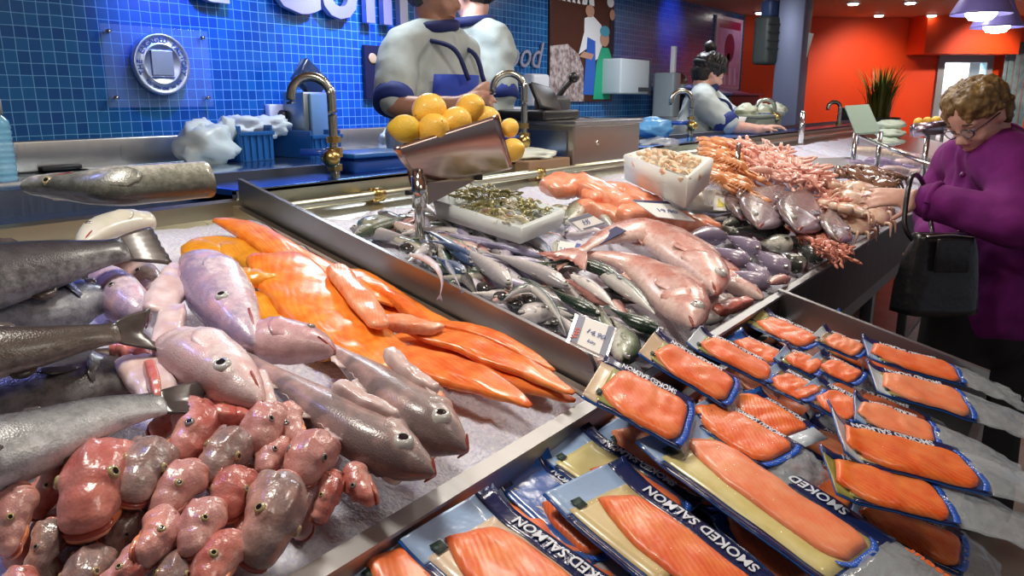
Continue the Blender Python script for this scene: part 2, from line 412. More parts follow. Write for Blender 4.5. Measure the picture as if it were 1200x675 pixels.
fl('printed_cap', ell(.83, .65, .08, .05), mat('print_teal', (.08, .35, .45), .5), 6)
fl('printed_lamp', ell(.92, .92, .06, .045), M_PAPER, 3)
fl('printed_onlooker', [(.9, .45), (1, .45), (1, .8), (.93, .8)], mat('print_dark', (.015, .015, .03), .5), 3)
fl('printed_onlooker_head', ell(.955, .81, .045, .05), M_SKIN0, 4)
for k in range(7):
    u = .08+.075*k; fl('printed_letter', [(u, .86), (u+.02, .94), (u+.045, .93), (u+.03, .89), (u+.05, .855)], M_PAPER, 3)
t, fl = poster_frame('crab_poster', 'pink framed poster with a dark red oval by the room corner', 833, 24, 869, 104, None, mat('poster_frame_pink', (.72, .55, .70), .35))
fl('picture', [(.06, .04), (.94, .04), (.94, .96), (.06, .96)], mat('poster_violet', (.52, .28, .68), .4, noise_amt=.4, scale=9, col2=(.75, .45, .75)))
fl('banner', [(.1, .84), (.9, .84), (.9, .95), (.1, .95)], mat('poster_crimson', (.35, .01, .09), .4), 2)
fl('printed_oval', ell(.52, .58, .19, .2), mat('poster_maroon', (.26, .02, .10), .4), 2)
fl('printed_stem', [(.42, .2), (.5, .2), (.56, .5), (.44, .5)], mat('poster_maroon', (.26, .02, .10), .4), 2)
for k in range(4):
    fl('printed_stripe', [(.15+.2*k, .06), (.25+.2*k, .06), (.22+.19*k, .3), (.17+.19*k, .3)], mat('poster_pale', (.8, .7, .9), .4), 3)
# dispensers and sockets on the tiles
def wbox(px0, py0, px1, py1, dep, y=WY, bev=.01, bm=None):
    x0, z0 = wall_xz(px0, py1, y-dep); x1, z1 = wall_xz(px1, py0, y-dep)
    bm = bm or BM(); box(bm, ((x0+x1)/2, y-dep/2, (z0+z1)/2), (x1-x0, dep, z1-z0), bev); return bm, (x0, z0, x1, z1)
t = thing('soap_dispenser', 'white wall soap dispenser right beside the fishmonger poster', 'dispenser', hy(634, 105, WY))
bm, q = wbox(625, 87, 645, 124, .11, bev=.025); obj('body', bm, M_WHITE, t)
bm = BM(); box(bm, ((q[0]+q[2])/2, WY-.1, q[1]+.0), (.07, .05, .03), .008); obj('push_lever', bm, M_DARK, t)
t = thing('notice_card', 'small white card with a blue stripe under the soap dispenser', 'sign', hy(645, 130, WY))
bm, q = wbox(637, 122, 652, 137, .01, bev=.001); obj('card', bm, M_PAPER, t, False)
bm = BM(); box(bm, ((q[0]+q[2])/2, WY-.011, q[3]-.02), (q[2]-q[0], .003, .03)); obj('stripe', bm, mat('card_blue', (.05, .25, .6), .5), t, False)
for lb, a in (('white wall socket above the blue crates', (317, 122, 343, 143)), ('white wall socket beside the second tap', (600, 125, 618, 143))):
    t = thing('wall_socket', lb, 'socket', hy(a[0], a[1], WY)); bm, q = wbox(*a, .04, bev=.008); obj('plate', bm, M_WHITE, t)
    bm = BM(); rod(bm, Vector(((q[0]+q[2])/2, WY-.035, (q[1]+q[3])/2-.01)), Vector(((q[0]+q[2])/2, WY-.07, (q[1]+q[3])/2-.015)), .026); obj('plug', bm, M_BLACK, t)
t = thing('towel_dispenser', 'square pale paper towel dispenser on the dark tiles', 'dispenser', hy(743, 90, WY))
bm, q = wbox(727, 71, 763, 110, .2, bev=.015); obj('body', bm, mat('dispenser_grey', (.62, .70, .72), .4), t)
bm = BM(); box(bm, (q[2]-.12, WY-.206, q[1]+.04), (.2, .02, .03), .005); obj('paper_slot', bm, M_DARK, t)
bm = BM(); box(bm, (q[2]-.02, WY-.205, (q[1]+q[3])/2), (.02, .012, .3), .004); obj('window_strip', bm, M_DARK, t)
# ------------------------------------------------------------------ wall worktop
WZ = 1.225
t = thing('wall_counter', 'dark edged steel worktop running along the blue tiled wall', 'counter', (2, 3, .25))
bm = BM(); box(bm, (2.7, 2.97, WZ-.02), (8.4, .64, .04), .004); obj('worktop', bm, steel('worktop_steel', (.34, .42, .50), .14), t)
bm = BM(); box(bm, (2.7, WY-.02, WZ+.06), (8.4, .03, .12), .006); obj('backsplash', bm, M_STEEL, t)
bm = BM(); box(bm, (2.7, 2.66, WZ-.045), (8.4, .03, .07), .003); obj('front_edge', bm, M_BLACK, t)
bm = BM(); box(bm, (2.7, 3.0, .72), (8.3, .55, .9), .004); obj('cabinet', bm, M_DARK, t)
# ------------------------------------------------------------------ fish counter body
M_LIP = steel('lip_steel', (.46, .46, .46), .5, var=.1)
YB = 1.62                                       # back of the trays
t = thing('fish_counter', 'long stainless steel fish display counter with dark front edge', 'counter', (2.2, 1.0, 0))
def tslab(bm, x0, x1, y0, y1, h0, h1, mi=0):     # slab lying on the tilted plane
    P = [Vector((x, y, tz(y, h))) for h in (h0, h1) for (x, y) in ((x0, y0), (x1, y0), (x1, y1), (x0, y1))]
    v = [bm.verts.new(p) for p in P]
    for f in ((0, 3, 2, 1), (4, 5, 6, 7), (0, 1, 5, 4), (1, 2, 6, 5), (2, 3, 7, 6), (3, 0, 4, 7)):
        bm.faces.new([v[i] for i in f]).material_index = mi
bm = BM(); tslab(bm, -1.2, 8.4, .61, YB, -.2, -.085); obj('bed', bm, M_STEEL, t, False)
bm = BM(); tslab(bm, -1.2, 1.10, .585, .605, -.14, -.048); obj('tray_front', bm, M_STEELG, t, False)
bm = BM(); tslab(bm, -1.2, 1.10, .582, .607, -.052, -.047); obj('front_lip', bm, M_LIP, t, False)
bm = BM(); tslab(bm, 1.10, 8.4, .545, .562, -.2, -.012); obj('tray_front', bm, steel('black_steel', (.07, .075, .08), .32), t, False)
bm = BM(); tslab(bm, 1.10, 8.4, .54, .556, -.014, -.008); obj('front_lip', bm, M_STEELG, t, False)
bm = BM(); tslab(bm, 1.10, 8.4, .56, .64, -.2, -.085); obj('bed_front', bm, M_STEELD, t, False)
# divider plate between the trays, rounded at the customer's end
bm = BM(); pts = []
for k in range(7):
    a = PI/2*k/6; pts.append((.645+.03*(1-math.sin(a)), -.03*(1-math.cos(a))))
poly = [Vector((1.098, y, tz(y, h))) for y, h in [(.625, -.1)]+[(.63+.03*(1-math.cos(PI/2*k/6)), -.03+.03*math.sin(PI/2*k/6)) for k in range(7)]+[(YB, 0), (YB, -.1)]]
prism(bm, poly, Vector((.011, 0, 0))); obj('divider', bm, M_STEELG, t, False)
bm = BM(); tslab(bm, 1.072, 1.09, .62, YB, -.09, -.06); obj('tray_wall', bm, M_STEELW, t, False)
# back upstand and ledge
bm = BM(); tslab(bm, -1.2, 1.10, YB-.01, YB+.01, -.12, -.05); obj('back_rim', bm, steel('olive_rim', (.42, .40, .28), .35, (3, 3, 3), .08), t, False)
bm = BM(); box(bm, (4.75, YB+.02, 1.17), (7.3, .02, .23)); obj('back_panel', bm, steel('olive_steel', (.50, .52, .44), .3), t, False)
bm = BM(); box(bm, (4.75, YB+.12, 1.28), (7.3, .22, .016), .004); box(bm, (-.05, YB+.12, 1.247), (2.3, .22, .016), .004); obj('back_ledge', bm, steel('ledge_blue_reflection', (.08, .24, .66), .22, (3, 3, 3), .08), t, False)  # saturated blue is the reflected blue surroundings put into the ledge colour
bm = BM(); box(bm, (3.6, YB+.22, .66), (9.6, .02, 1.3)); obj('service_side', bm, M_STEELD, t, False)
# customer side: apron and legs
bm = BM(); box(bm, (5.1, .60, .84), (6.5, .03, .18), .004); obj('apron', bm, steel('apron_steel', (.25, .26, .27), .35), t, False)
bm = BM(); box(bm, (3.6, 1.55, .45), (9.6, .03, .9)); obj('rear_skirt', bm, mat('skirt_dark', (.05, .05, .055), .5), t, False)
for x in (1.95, 2.75, 3.6, 4.6, 5.6, 7.0, 8.3):
    bm = BM(); box(bm, (x, .68, .42), (.05, .05, .84), .004); obj('leg', bm, M_STEELG, t)
bm = BM(); box(bm, (5.0, .68, .2), (6.4, .04, .04), .004); obj('stretcher', bm, M_STEELG, t)
# pipe behind the fish
t = thing('water_pipe', 'thin steel pipe running behind the fish under the taps', 'pipe', (1.4, YB-.05, tz(YB, .02)))
zp = tz(YB-.05, -.062)
bm = BM(); rod(bm, Vector((1.14, YB-.05, zp)), Vector((8.2, YB-.05, zp)), .014); obj('pipe', bm, steel('pipe_steel', (.60, .62, .50), .3, (3, 3, 3)), t)
for x in (1.5, 2.3, 3.1):
    bm = BM(); rod(bm, Vector((x, YB-.05, zp)), Vector((x, YB+.02, zp)), .009); obj('bracket', bm, M_BRASS, t)
    bm = BM(); rod(bm, Vector((x-.02, YB-.05, zp)), Vector((x+.02, YB-.05, zp)), .02); obj('coupling', bm, M_BRASS, t)
# ------------------------------------------------------------------ salmon case
XS0, XS1, YS0, YS1 = -.35, 1.845, .105, .572
t = thing('salmon_case', 'open steel case full of packed salmon in front of the fish counter', 'display case', (.8, .33, 0))
bm = BM(); tslab(bm, XS0, XS1, YS0, YS1, -.16, -.105); obj('bed', bm, M_STEELD, t, False)
bm = BM(); tslab(bm, XS1, XS1+.015, YS0-.01, YS1-.02, -.16, 0); obj('end_wall', bm, M_STEELG, t, False)
bm = BM(); tslab(bm, XS0, XS1, YS0-.015, YS0, -.16, -.085); obj('front_wall', bm, M_STEELG, t, False)
bm = BM(); tslab(bm, 1.10, XS1, YS1-.06, YS1-.045, -.16, -.06); obj('back_wall', bm, M_STEELG, t, False)
bm = BM(); box(bm, ((XS0+XS1)/2, .36, .4), (XS1-XS0-.1, .36, .8), .01); obj('plinth', bm, M_DARK, t, False)
# ------------------------------------------------------------------ crushed ice in the trays
M_ICE = mat('crushed_ice', (.80, .82, .92), .3, noise_amt=.5, scale=120, col2=(.62, .64, .80), bump=.9, bscale=160, sss=.2)
def ice(x0, x1, y0, y1, h, label, amp=.012):
    bm = BM(); quadgrid(bm, lambda u, v: (lambda x, y: Vector((x, y, tz(y, h+amp*noise.noise(Vector((x*9, y*9, 1)))+.006*noise.noise(Vector((x*60, y*60, 3)))-.022*max(0, (v-.93)/.07)-.012*max(0, 1-v*12)))))(x0+(x1-x0)*u, y0+(y1-y0)*v), int((x1-x0)*70), int((y1-y0)*70))
    o = obj('crushed_ice', bm, M_ICE); tag(o, label, 'ice', kind='stuff'); return o
ice(-1.1, 1.07, .606, YB-.02, -.068, 'white crushed ice under the fish heads and orange fillets')
ice(1.12, 6.6, .62, YB-.09, -.07, 'crushed ice under the whole fish behind the grey divider')
# ------------------------------------------------------------------ steel pillar and its fittings
pp = hy(918, 160, 1.95)
bm = BM(); box(bm, (pp.x+.05, pp.y, 1.25), (.2, .2, 2.4), .008); o = obj('steel_pillar', bm, mat('pillar_paint', (.13, .15, .23), .4, .3)); o['kind'] = 'structure'
q = at(900, 48, mpp(pp)*FPX-.12)
t = thing('loudspeaker', 'dark hooded loudspeaker box hung high on the steel pillar', 'loudspeaker', q)
sx = .19
Mz = Matrix.Rotation(R(-20), 3, 'Z')
bm = BM(); box(bm, q, (sx, .15, .36), .03, Mz); obj('body', bm, mat('speaker_grey', (.045, .055, .05), .5), t)
bm = BM(); box(bm, q+Vector((0, 0, .235)), (.11, .1, .13), .02, Mz); obj('top_cap', bm, mat('speaker_blue', (.03, .06, .16), .4), t)
bm = BM()
for k in range(4): box(bm, q+Mz@Vector((-.02, -.076, .12-.06*k)), (sx*.9, .012, .012), .003, Mz)
obj('grille', bm, M_DARK, t)
q2 = at(938, 66, mpp(pp)*FPX-.1)
bm = BM(); box(bm, q2, (.012, .10, .36), .002, Matrix.Rotation(R(12), 3, 'X')); tag(obj('paper_sheet', bm, M_PAPER, None, False), 'white paper sheet taped to the side of the steel pillar', 'paper')
# ------------------------------------------------------------------ fish
def fish_mat(name, back, flank, belly, spot=None, spot_amt=0, spot_scale=90, stripe=0, rough=.26, scale_bump=.16, mott=.35, mscale=28, gill=.25, mouthline=True, blush=None):
    """pigment runs from back to belly (uv.y) and along the fish (uv.x)"""
    if name in MATS: return MATS[name]
    m, nt, b = nodes(name); MATS[name] = m; L = nt.links.new
    uv = N(nt, 'ShaderNodeUVMap'); sp = N(nt, 'ShaderNodeSeparateXYZ'); L(uv.outputs[0], sp.inputs[0])
    tc = N(nt, 'ShaderNodeTexCoord')
    nz = N(nt, 'ShaderNodeTexNoise', Scale=mscale, Detail=5, Roughness=.65); L(tc.outputs['Object'], nz.inputs['Vector'])
    ma = N(nt, 'ShaderNodeMath', operation='MULTIPLY_ADD'); ma.inputs[1].default_value = mott; ma.inputs[2].default_value = -mott/2
    L(nz.outputs['Fac'], ma.inputs[0])
    ad = N(nt, 'ShaderNodeMath', operation='ADD'); L(sp.outputs['Y'], ad.inputs[0]); L(ma.outputs[0], ad.inputs[1])
    n5 = N(nt, 'ShaderNodeTexNoise', Scale=mscale*3.2, Detail=6, Roughness=.75); L(tc.outputs['Object'], n5.inputs['Vector'])
    m5 = N(nt, 'ShaderNodeMath', operation='MULTIPLY_ADD'); m5.inputs[1].default_value = mott*1.1; m5.inputs[2].default_value = -mott*.55; L(n5.outputs['Fac'], m5.inputs[0])
    a5 = N(nt, 'ShaderNodeMath', operation='ADD'); L(ad.outputs[0], a5.inputs[0]); L(m5.outputs[0], a5.inputs[1]); ad = a5
    rp = ramp(nt, [(.12, belly), (.42, flank), (.66, [x*.5+y*.5 for x, y in zip(flank, back)]), (.85, back)]); L(ad.outputs[0], rp.inputs['Fac'])
    col = rp.outputs['Color']
    def mix(fac, c):
        nonlocal col
        mx = N(nt, 'ShaderNodeMix', data_type='RGBA'); L(fac, mx.inputs['Factor']); L(col, mx.inputs['A']); mx.inputs['B'].default_value = rgb(c); col = mx.outputs['Result']
    if blush:
        n3 = N(nt, 'ShaderNodeTexNoise', Scale=17, Detail=3); L(tc.outputs['Object'], n3.inputs['Vector'])
        r3 = ramp(nt, [(.44, (0, 0, 0)), (.62, (.85, .85, .85))]); L(n3.outputs['Fac'], r3.inputs['Fac']); mix(r3.outputs['Color'], blush)
    if spot:
        vo = N(nt, 'ShaderNodeTexNoise', Scale=spot_scale, Detail=6, Roughness=.7); L(tc.outputs['Object'], vo.inputs['Vector'])
        r2 = ramp(nt, [(.44, (0, 0, 0)), (.74, (spot_amt,)*3)]); L(vo.outputs['Fac'], r2.inputs['Fac']); mix(r2.outputs['Color'], spot)
    if stripe:
        wv = N(nt, 'ShaderNodeTexWave', Scale=stripe, Distortion=3.5, Detail=2); wv.inputs['Detail Scale'].default_value = 2
        L(uv.outputs[0], wv.inputs['Vector'])
        r4 = ramp(nt, [(.45, (0, 0, 0)), (.6, (.85, .85, .85))]); L(wv.outputs['Fac'], r4.inputs['Fac'])
        gt = N(nt, 'ShaderNodeMath', operation='GREATER_THAN'); gt.inputs[1].default_value = .58; L(ad.outputs[0], gt.inputs[0])
        mu = N(nt, 'ShaderNodeMath', operation='MULTIPLY'); L(gt.outputs[0], mu.inputs[0]); L(r4.outputs['Color'], mu.inputs[1]); mix(mu.outputs[0], [x*.18 for x in back])
    L(col, b.inputs['Base Color'])
    b.inputs['Roughness'].default_value = rough; b.inputs['Coat Weight'].default_value = .35; b.inputs['Coat Roughness'].default_value = .16; b.inputs['Specular IOR Level'].default_value = .55
    rz = N(nt, 'ShaderNodeMapRange'); rz.inputs['To Min'].default_value = rough*.7; rz.inputs['To Max'].default_value = rough+.28; L(nz.outputs['Fac'], rz.inputs['Value']); L(rz.outputs[0], b.inputs['Roughness'])
    if scale_bump:
        vb = N(nt, 'ShaderNodeTexVoronoi', Scale=420); L(tc.outputs['Object'], vb.inputs['Vector'])
        n2 = N(nt, 'ShaderNodeTexNoise', Scale=60, Detail=4); L(tc.outputs['Object'], n2.inputs['Vector'])
        a2 = N(nt, 'ShaderNodeMath', operation='ADD'); L(vb.outputs['Distance'], a2.inputs[0]); L(n2.outputs['Fac'], a2.inputs[1])
        bp = N(nt, 'ShaderNodeBump', Strength=scale_bump, Distance=.002); L(a2.outputs[0], bp.inputs['Height']); L(bp.outputs['Normal'], b.inputs['Normal'])
    return m
M_EYEW = mat('eye_silver', (.55, .55, .52), .12, coat=1)
M_EYEG = mat('eye_gold', (.42, .34, .16), .12, coat=1)
M_EYED = mat('eye_dim', (.22, .20, .18), .12, coat=1)
M_PUP = mat('eye_pupil', (.006, .008, .014), .05, coat=1)
M_MOUTH = mat('mouth_flesh', (.34, .06, .045), .3, coat=.3)
M_FLESHR = mat('cut_flesh', (.50, .12, .09), .35, noise_amt=.5, scale=60, col2=(.70, .35, .28), coat=.4)
PROF = {
 'hake': [(0, .20, .30, .22), (.04, .36, .46, .38), (.18, .60, .74, .54), (.36, .82, .92, .68), (.55, .92, .98, .72), (.63, .90, .92, .70), (1, .92, .9, .7)],
 'codt': [(0, .10, .12, .10), (.03, .30, .26, .28), (.08, .56, .50, .46), (.15, .80, .74, .62), (.22, .94, .94, .70), (.32, 1, 1, .72), (.45, .96, .92, .66), (.62, .82, .78, .52), (.8, .58, .56, .36), (.93, .42, .42, .22), (1, .42, .42, .12)],  # u from snout to tail root: (u, back half-height, belly half-height, half-thickness) of the widest half-height
 'cod': [(0, .10, .12, .10), (.025, .26, .22, .24), (.07, .50, .42, .42), (.13, .72, .66, .58), (.21, .92, .90, .70), (.30, 1, 1, .72), (.45, .92, .86, .64), (.62, .66, .60, .46), (.8, .38, .34, .26), (.93, .22, .20, .13), (1, .21, .2, .08)],
 'bream': [(0, .10, .14, .10), (.03, .30, .24, .22), (.09, .62, .46, .34), (.17, .92, .74, .44), (.30, 1.05, .95, .46), (.48, .92, .86, .40), (.66, .62, .58, .28), (.82, .32, .30, .16), (.93, .19, .18, .09), (1, .2, .2, .06)],
 'mackerel': [(0, .06, .08, .08), (.05, .34, .32, .32), (.13, .72, .66, .58), (.24, .95, .92, .74), (.38, 1, 1, .76), (.58, .84, .80, .6), (.76, .5, .46, .36), (.9, .2, .18, .15), (1, .12, .12, .08)],
 'head': [(0, .12, .16, .14), (.06, .32, .30, .32), (.16, .56, .52, .48), (.32, .80, .78, .64), (.52, .98, .98, .76), (.74, 1.0, 1.02, .78), (.86, .96, .98, .72), (.90, .86, .88, .60), (1, .78, .72, .5)],
 'gurnard': [(0, .30, .34, .34), (.05, .46, .46, .50), (.14, .64, .56, .64), (.30, .86, .66, .80), (.50, 1, .76, .90), (.72, .98, .80, .90), (.88, .86, .74, .80), (1, .66, .6, .62)],
 'round': [(0, .34, .30, .36), (.06, .60, .52, .58), (.16, .82, .74, .76), (.34, 1, .92, .9), (.58, 1, .96, .92), (.82, .84, .82, .78), (1, .6, .58, .56)],
}
def loft(bm, sp, fn, seg=16, up=None, dors=1, mi=0, cap0=True, cap1=True, caps_mi=None, pw=.92):
    """rings round the spine sp; fn(u) -> (back, belly, thick) in metres; up: outward side of a fish lying flat"""
    n = len(sp); lay = bm.loops.layers.uv.verify(); rings = []; frames = []
    for i, p in enumerate(sp):
        T = (sp[min(i+1, n-1)]-sp[max(i-1, 0)]).normalized()
        U = (up if up is not None else NRM); U = (U-T*U.dot(T)).normalized(); D = U.cross(T).normalized()*dors
        frames.append((T, U, D)); u = i/(n-1); hb, hv, w = fn(u); ring = []
        for j in range(seg):
            a = 2*PI*j/seg; c = math.cos(a); s = math.sin(a)
            cc = math.copysign(abs(c)**pw, c); ss = math.copysign(abs(s)**(pw-.07), s)
            ring.append(bm.verts.new(p+D*(cc*(hb if c > 0 else hv))+U*(ss*w)))
        rings.append(ring)
    def setuv(f, uvs):
        for l, q in zip(f.loops, uvs): l[lay].uv = q
    for i in range(n-1):
        for j in range(seg):
            k = (j+1) % seg
            f = bm.faces.new((rings[i][j], rings[i][k], rings[i+1][k], rings[i+1][j])); f.material_index = mi
            vj = .5+.5*math.cos(2*PI*j/seg); vk = .5+.5*math.cos(2*PI*k/seg)
            setuv(f, ((i/(n-1), vj), (i/(n-1), vk), ((i+1)/(n-1), vk), ((i+1)/(n-1), vj)))
    for on_, r, e, in ((cap0, rings[0], 0), (cap1, rings[-1], 1)):
        if on_:
            c = sum((v.co for v in r), Vector())/seg+frames[0 if e == 0 else -1][0]*(-.25 if e == 0 else .15)*(r[0].co-r[seg//2].co).length
            cv = bm.verts.new(c)
            for j in range(seg):
                f = bm.faces.new((r[j], r[(j+1) % seg], cv)); f.material_index = mi if caps_mi is None or e == 0 else caps_mi
                setuv(f, ((e, .5+.5*math.cos(2*PI*j/seg)), (e, .5+.5*math.cos(2*PI*(j+1)/seg)), (e, .5)))
    return frames
def fan(bm, base, out, side, nrm, length, w0, w1, fork=0, thick=.0012, n=10, rays=.0015, droop=0, mi=0):
    """a fin: root width w0 along side, tip width w1, fork >0 notches the tip"""
    lay = bm.loops.layers.uv.verify(); G = []
    for i in range(7):
        u = i/6; row = []
        for j in range(n+1):
            v = j/n*2-1; ln = length*(1-fork*(1-abs(v)**1.2))*(1-.12*v*v) if fork >= 0 else length*(1+fork*v*v)
            w = (w0+(w1-w0)*u**.8)/2
            row.append(Vector(base)+out*(ln*u)+side*(v*w)+nrm*(rays*u*(1 if j % 2 else -1)-droop*u*u*length))
        G.append(row)
    vt = [[[bm.verts.new(p+nrm*s*thick*(1.2-u_i/8)) for p in row] for u_i, row in enumerate(G)] for s in (.5, -.5)]
    def q(*a):
        f = bm.faces.new(a); f.material_index = mi
        for l in f.loops: l[lay].uv = (.98, .75)
    for s in (0, 1):
        for i in range(6):
            for j in range(n): q(vt[s][i][j], vt[s][i+1][j], vt[s][i+1][j+1], vt[s][i][j+1])
    A, B = vt
    for j in range(n): q(A[6][j], A[6][j+1], B[6][j+1], B[6][j]); q(A[0][j], A[0][j+1], B[0][j+1], B[0][j])
    for i in range(6): q(A[i][0], A[i+1][0], B[i+1][0], B[i][0]); q(A[i][n], A[i+1][n], B[i+1][n], B[i][n])
def eye_bm(c, nrm, r, bulge=.45):
    """a fish eye: dark pupil, bright ring"""
    bm = BM(); nrm = nrm.normalized(); X = nrm.orthogonal().normalized(); M = basis(X, nrm.cross(X), nrm)
    prof = [(0.0005*r, bulge*1.02), (.30, bulge), (.50, bulge*.92), (.54, bulge*.98), (.78, bulge*.75), (1, bulge*.2), (1.1, -.3)]
    seg = 16; rings = [[bm.verts.new(M@Vector((a*r*math.cos(2*PI*j/seg), a*r*math.sin(2*PI*j/seg), z*r))+c) for j in range(seg)] for a, z in prof]
    for i, (a, b) in enumerate(zip(rings, rings[1:])):
        for j in range(seg): bm.faces.new((a[j], a[(j+1) % seg], b[(j+1) % seg], b[j])).material_index = 1 if i < 2 else 0
    bm.faces.new(rings[0]).material_index = 1
    return bm
def spine_of(pts, h, n=26):
    """pixel survey points (px, py[, extra height]) -> a smooth curve lying h above the tilted counter"""
    return catmull([tl(p[0], p[1], h+(p[2] if len(p) > 2 else 0)) for p in pts], n)
def fish(name, label, cat, group, kind, m, pts, w, h, roll=0, dors=1, tail='fork', eye=M_EYEW, eye_r=.17, eye_u=None, fins=True, cut=None, mouth=True, fin_m=None, tail_len=1.5, seg=16, thick=1.0, parts=True, wob=.03, sp=None, up=None, flare=1.0, tail_w=1.5, n=30, pect=True, lips=None, wi=.33):
    """pts run snout -> tail root in the photograph; w is the full height of the body in pixels there"""
    if sp is None: sp = spine_of(pts, h, n)
    n = len(sp); mid = sp[int(n*wi)]; H = w*mpp(mid)/2; prof = PROF[kind]; T0 = (sp[-1]-sp[0]).normalized()
    U0 = (up if up is not None else NRM).copy()
    U0 = Matrix.Rotation(R(roll), 3, T0) @ U0
    ln = sum((b-a).length for a, b in zip(sp, sp[1:])); sd = random.random()*50
    def fn(u):
        a, b, c = lerp_tab(prof, u); k = 1+wob*noise.noise(Vector((u*6, sd, 0)))
        gl = 1+.05*max(0, 1-abs(u-.235)/.03) if kind in ('cod', 'codt', 'bream', 'mackerel') else 1
        return a*H*k*gl, b*H*k*gl, c*H*thick*gl
    root = thing(name, label, cat, sp[n//2]-NRM*H*.6, group)
    bm = BM(); fr = loft(bm, sp, fn, seg, U0, dors, 0, True, True, 1 if cut else None); 
    fm = fin_m or m
    if not parts:
        obj('body', bm, [m, cut] if cut else m, root); return root
    # eyes on both flanks
    eu = eye_u if eye_u is not None else {'hake': .27, 'codt': .11, 'cod': .115, 'bream': .125, 'mackerel': .085, 'head': .36, 'gurnard': .42, 'round': .42}[kind]
    i = int(eu*(n-1)); T, U, D = fr[i]; hb, hv, wd = fn(eu); er = H*eye_r; eyes = []
    for s in (1, -1):
        if kind in ('gurnard', 'round'): a = R(58)
        else: a = R(66)
        pos = sp[i]+D*(hb*math.cos(a))+U*(s*wd*math.sin(a)**.85); nn = (D*(math.cos(a)/hb)+U*(s*math.sin(a)/wd)).normalized()
        eyes.append((pos, nn))
    for v in bm.verts:
        for pos, nn in eyes:
            d = (v.co-pos).length/er
            if d < 3: v.co += nn*er*(.38*math.exp(-((d-1.25)/.5)**2)-.1*math.exp(-(d/.7)**2))
    obj('body', bm, [m, cut] if cut else m, root)
    for pos, nn in eyes: obj('eye', eye_bm(pos+nn*er*.05, nn, er), [eye, M_PUP], root)
    gr = {'hake': (.36, .6), 'codt': (.15, .245), 'cod': (.15, .25), 'bream': (.16, .27), 'mackerel': (.12, .22), 'head': (.44, .80)}.get(kind)
    if gr and H > .012:
        for s in (1, -1):
            def gp(a, b):
                an = R(62+80*b); u = gr[0]+(gr[1]-gr[0])*a*(1-.35*(2*b-1)**2); x = u*(n-1); j = min(int(x), n-2); p = sp[j].lerp(sp[j+1], x-j); T, U, D = fr[j]; q = fn(u)
                c, sn = math.cos(an), math.sin(an); off = H*(-.05+.115*a**1.1)*(1 if .1 < b < .9 else .45)-(H*.05 if b < .05 or b > .95 else 0)
                return p+D*(c*((q[0] if c > 0 else q[1])+off))+U*(s*(sn**.85*q[2]+off))
            g = BM(); lay = g.loops.layers.uv.verify(); G = quadgrid(g, gp, 8, 8)
            bmesh.ops.recalc_face_normals(g, faces=g.faces[:])
            bmesh.ops.solidify(g, geom=g.faces[:], thickness=H*.02)
            for f in g.faces:
                for l in f.loops: l[lay].uv = (.2, .42)
            obj('gill_cover', g, m, root)
    # mouth: a lip round the front, hinged lower jaw
    if mouth:
        mu = {'hake': .3, 'codt': .06, 'cod': .06, 'bream': .055, 'mackerel': .05, 'head': .24, 'gurnard': .10, 'round': .10}[kind]
        i1 = max(1, int(mu*(n-1))); T, U, D = fr[i1]; hb, hv, wd = fn(mu); pt = []
        a0 = fr[0]; tip = sp[0]-a0[0]*H*.02
        wide = kind in ('gurnard', 'round')
        hb0, hv0, wd0 = fn(0)
        for k in range(9):
            s = k/4-1; x = 1-abs(s)**1.6
            back = sp[0].lerp(sp[i1], 1-x)
            q = fn(mu*(1-x)); ang = R(98)
            pt.append(back-D*(q[1]*(.30 if not wide else .42))+U*(math.copysign(1, s)*q[2]*(abs(s)**.6)*.97 if s else 0)-(a0[0]*(.06*hb0) if x > .8 else Vector()))
        rr = H*((.07 if kind == 'head' else .055) if not wide else .085)
        bm = BM(); tube(bm, pt, [rr*.5, rr, rr*1.15, rr, rr*.5], 6, 22); obj('mouth', bm, lips or M_MOUTH, root)
    if tail:
        T, U, D = fr[-1]; hb, hv, _ = fn(1); bm = BM(); Lh = H*tail_len
        fan(bm, sp[-1]-T*H*.12, T, D, U, Lh, (hb+hv)*.92, H*tail_w, {'fork': .42, 'flat': .12, 'round': -.25}[tail], H*.05, 12, H*.03, .15); obj('tail_fin', bm, fm, root)
    if fins:
        spans = {'hake': (), 'codt': ((.30, .44, .4), (.5, .7, .3)), 'cod': ((.30, .44, .55), (.47, .66, .42), (.69, .9, .36)), 'bream': ((.28, .78, .42),), 'mackerel': ((.36, .46, .4), (.68, .76, .25)), 'head': (), 'gurnard': (), 'round': ()}[kind]
        for sgn, sps in ((1, spans), (-1, [(.55, .72, .35)] if spans else [])):
            for a, b, hh in sps:
                bm = BM(); lay = bm.loops.layers.uv.verify(); prev = None
                for k in range(9):
                    u = a+(b-a)*k/8; x = u*(n-1); j = min(int(x), n-2); p = sp[j].lerp(sp[j+1], x-j); T, U, D = fr[j]; hb, hv, wd = fn(u)
                    e = hb if sgn > 0 else hv; top = H*hh*math.sin(PI*min(1, (k+1)/6))**.6*(1-.45*k/8)
                    b0 = p+D*sgn*e*.9; t0 = p+D*sgn*(e+top*.72)+T*top*.6+U*H*.05*(k % 2); th = U*H*.035
                    r = [bm.verts.new(b0+th), bm.verts.new(t0+th*.4), bm.verts.new(t0-th*.4), bm.verts.new(b0-th)]
                    if prev:
                        for q in range(4):
                            f = bm.faces.new((prev[q], prev[(q+1) % 4], r[(q+1) % 4], r[q]))
                            for l in f.loops: l[lay].uv = (.5, .9 if sgn > 0 else .3)
                    else: bm.faces.new(r)
                    prev = r
                bm.faces.new(prev); obj('dorsal_fin' if sgn > 0 else 'anal_fin', bm, fm, root)
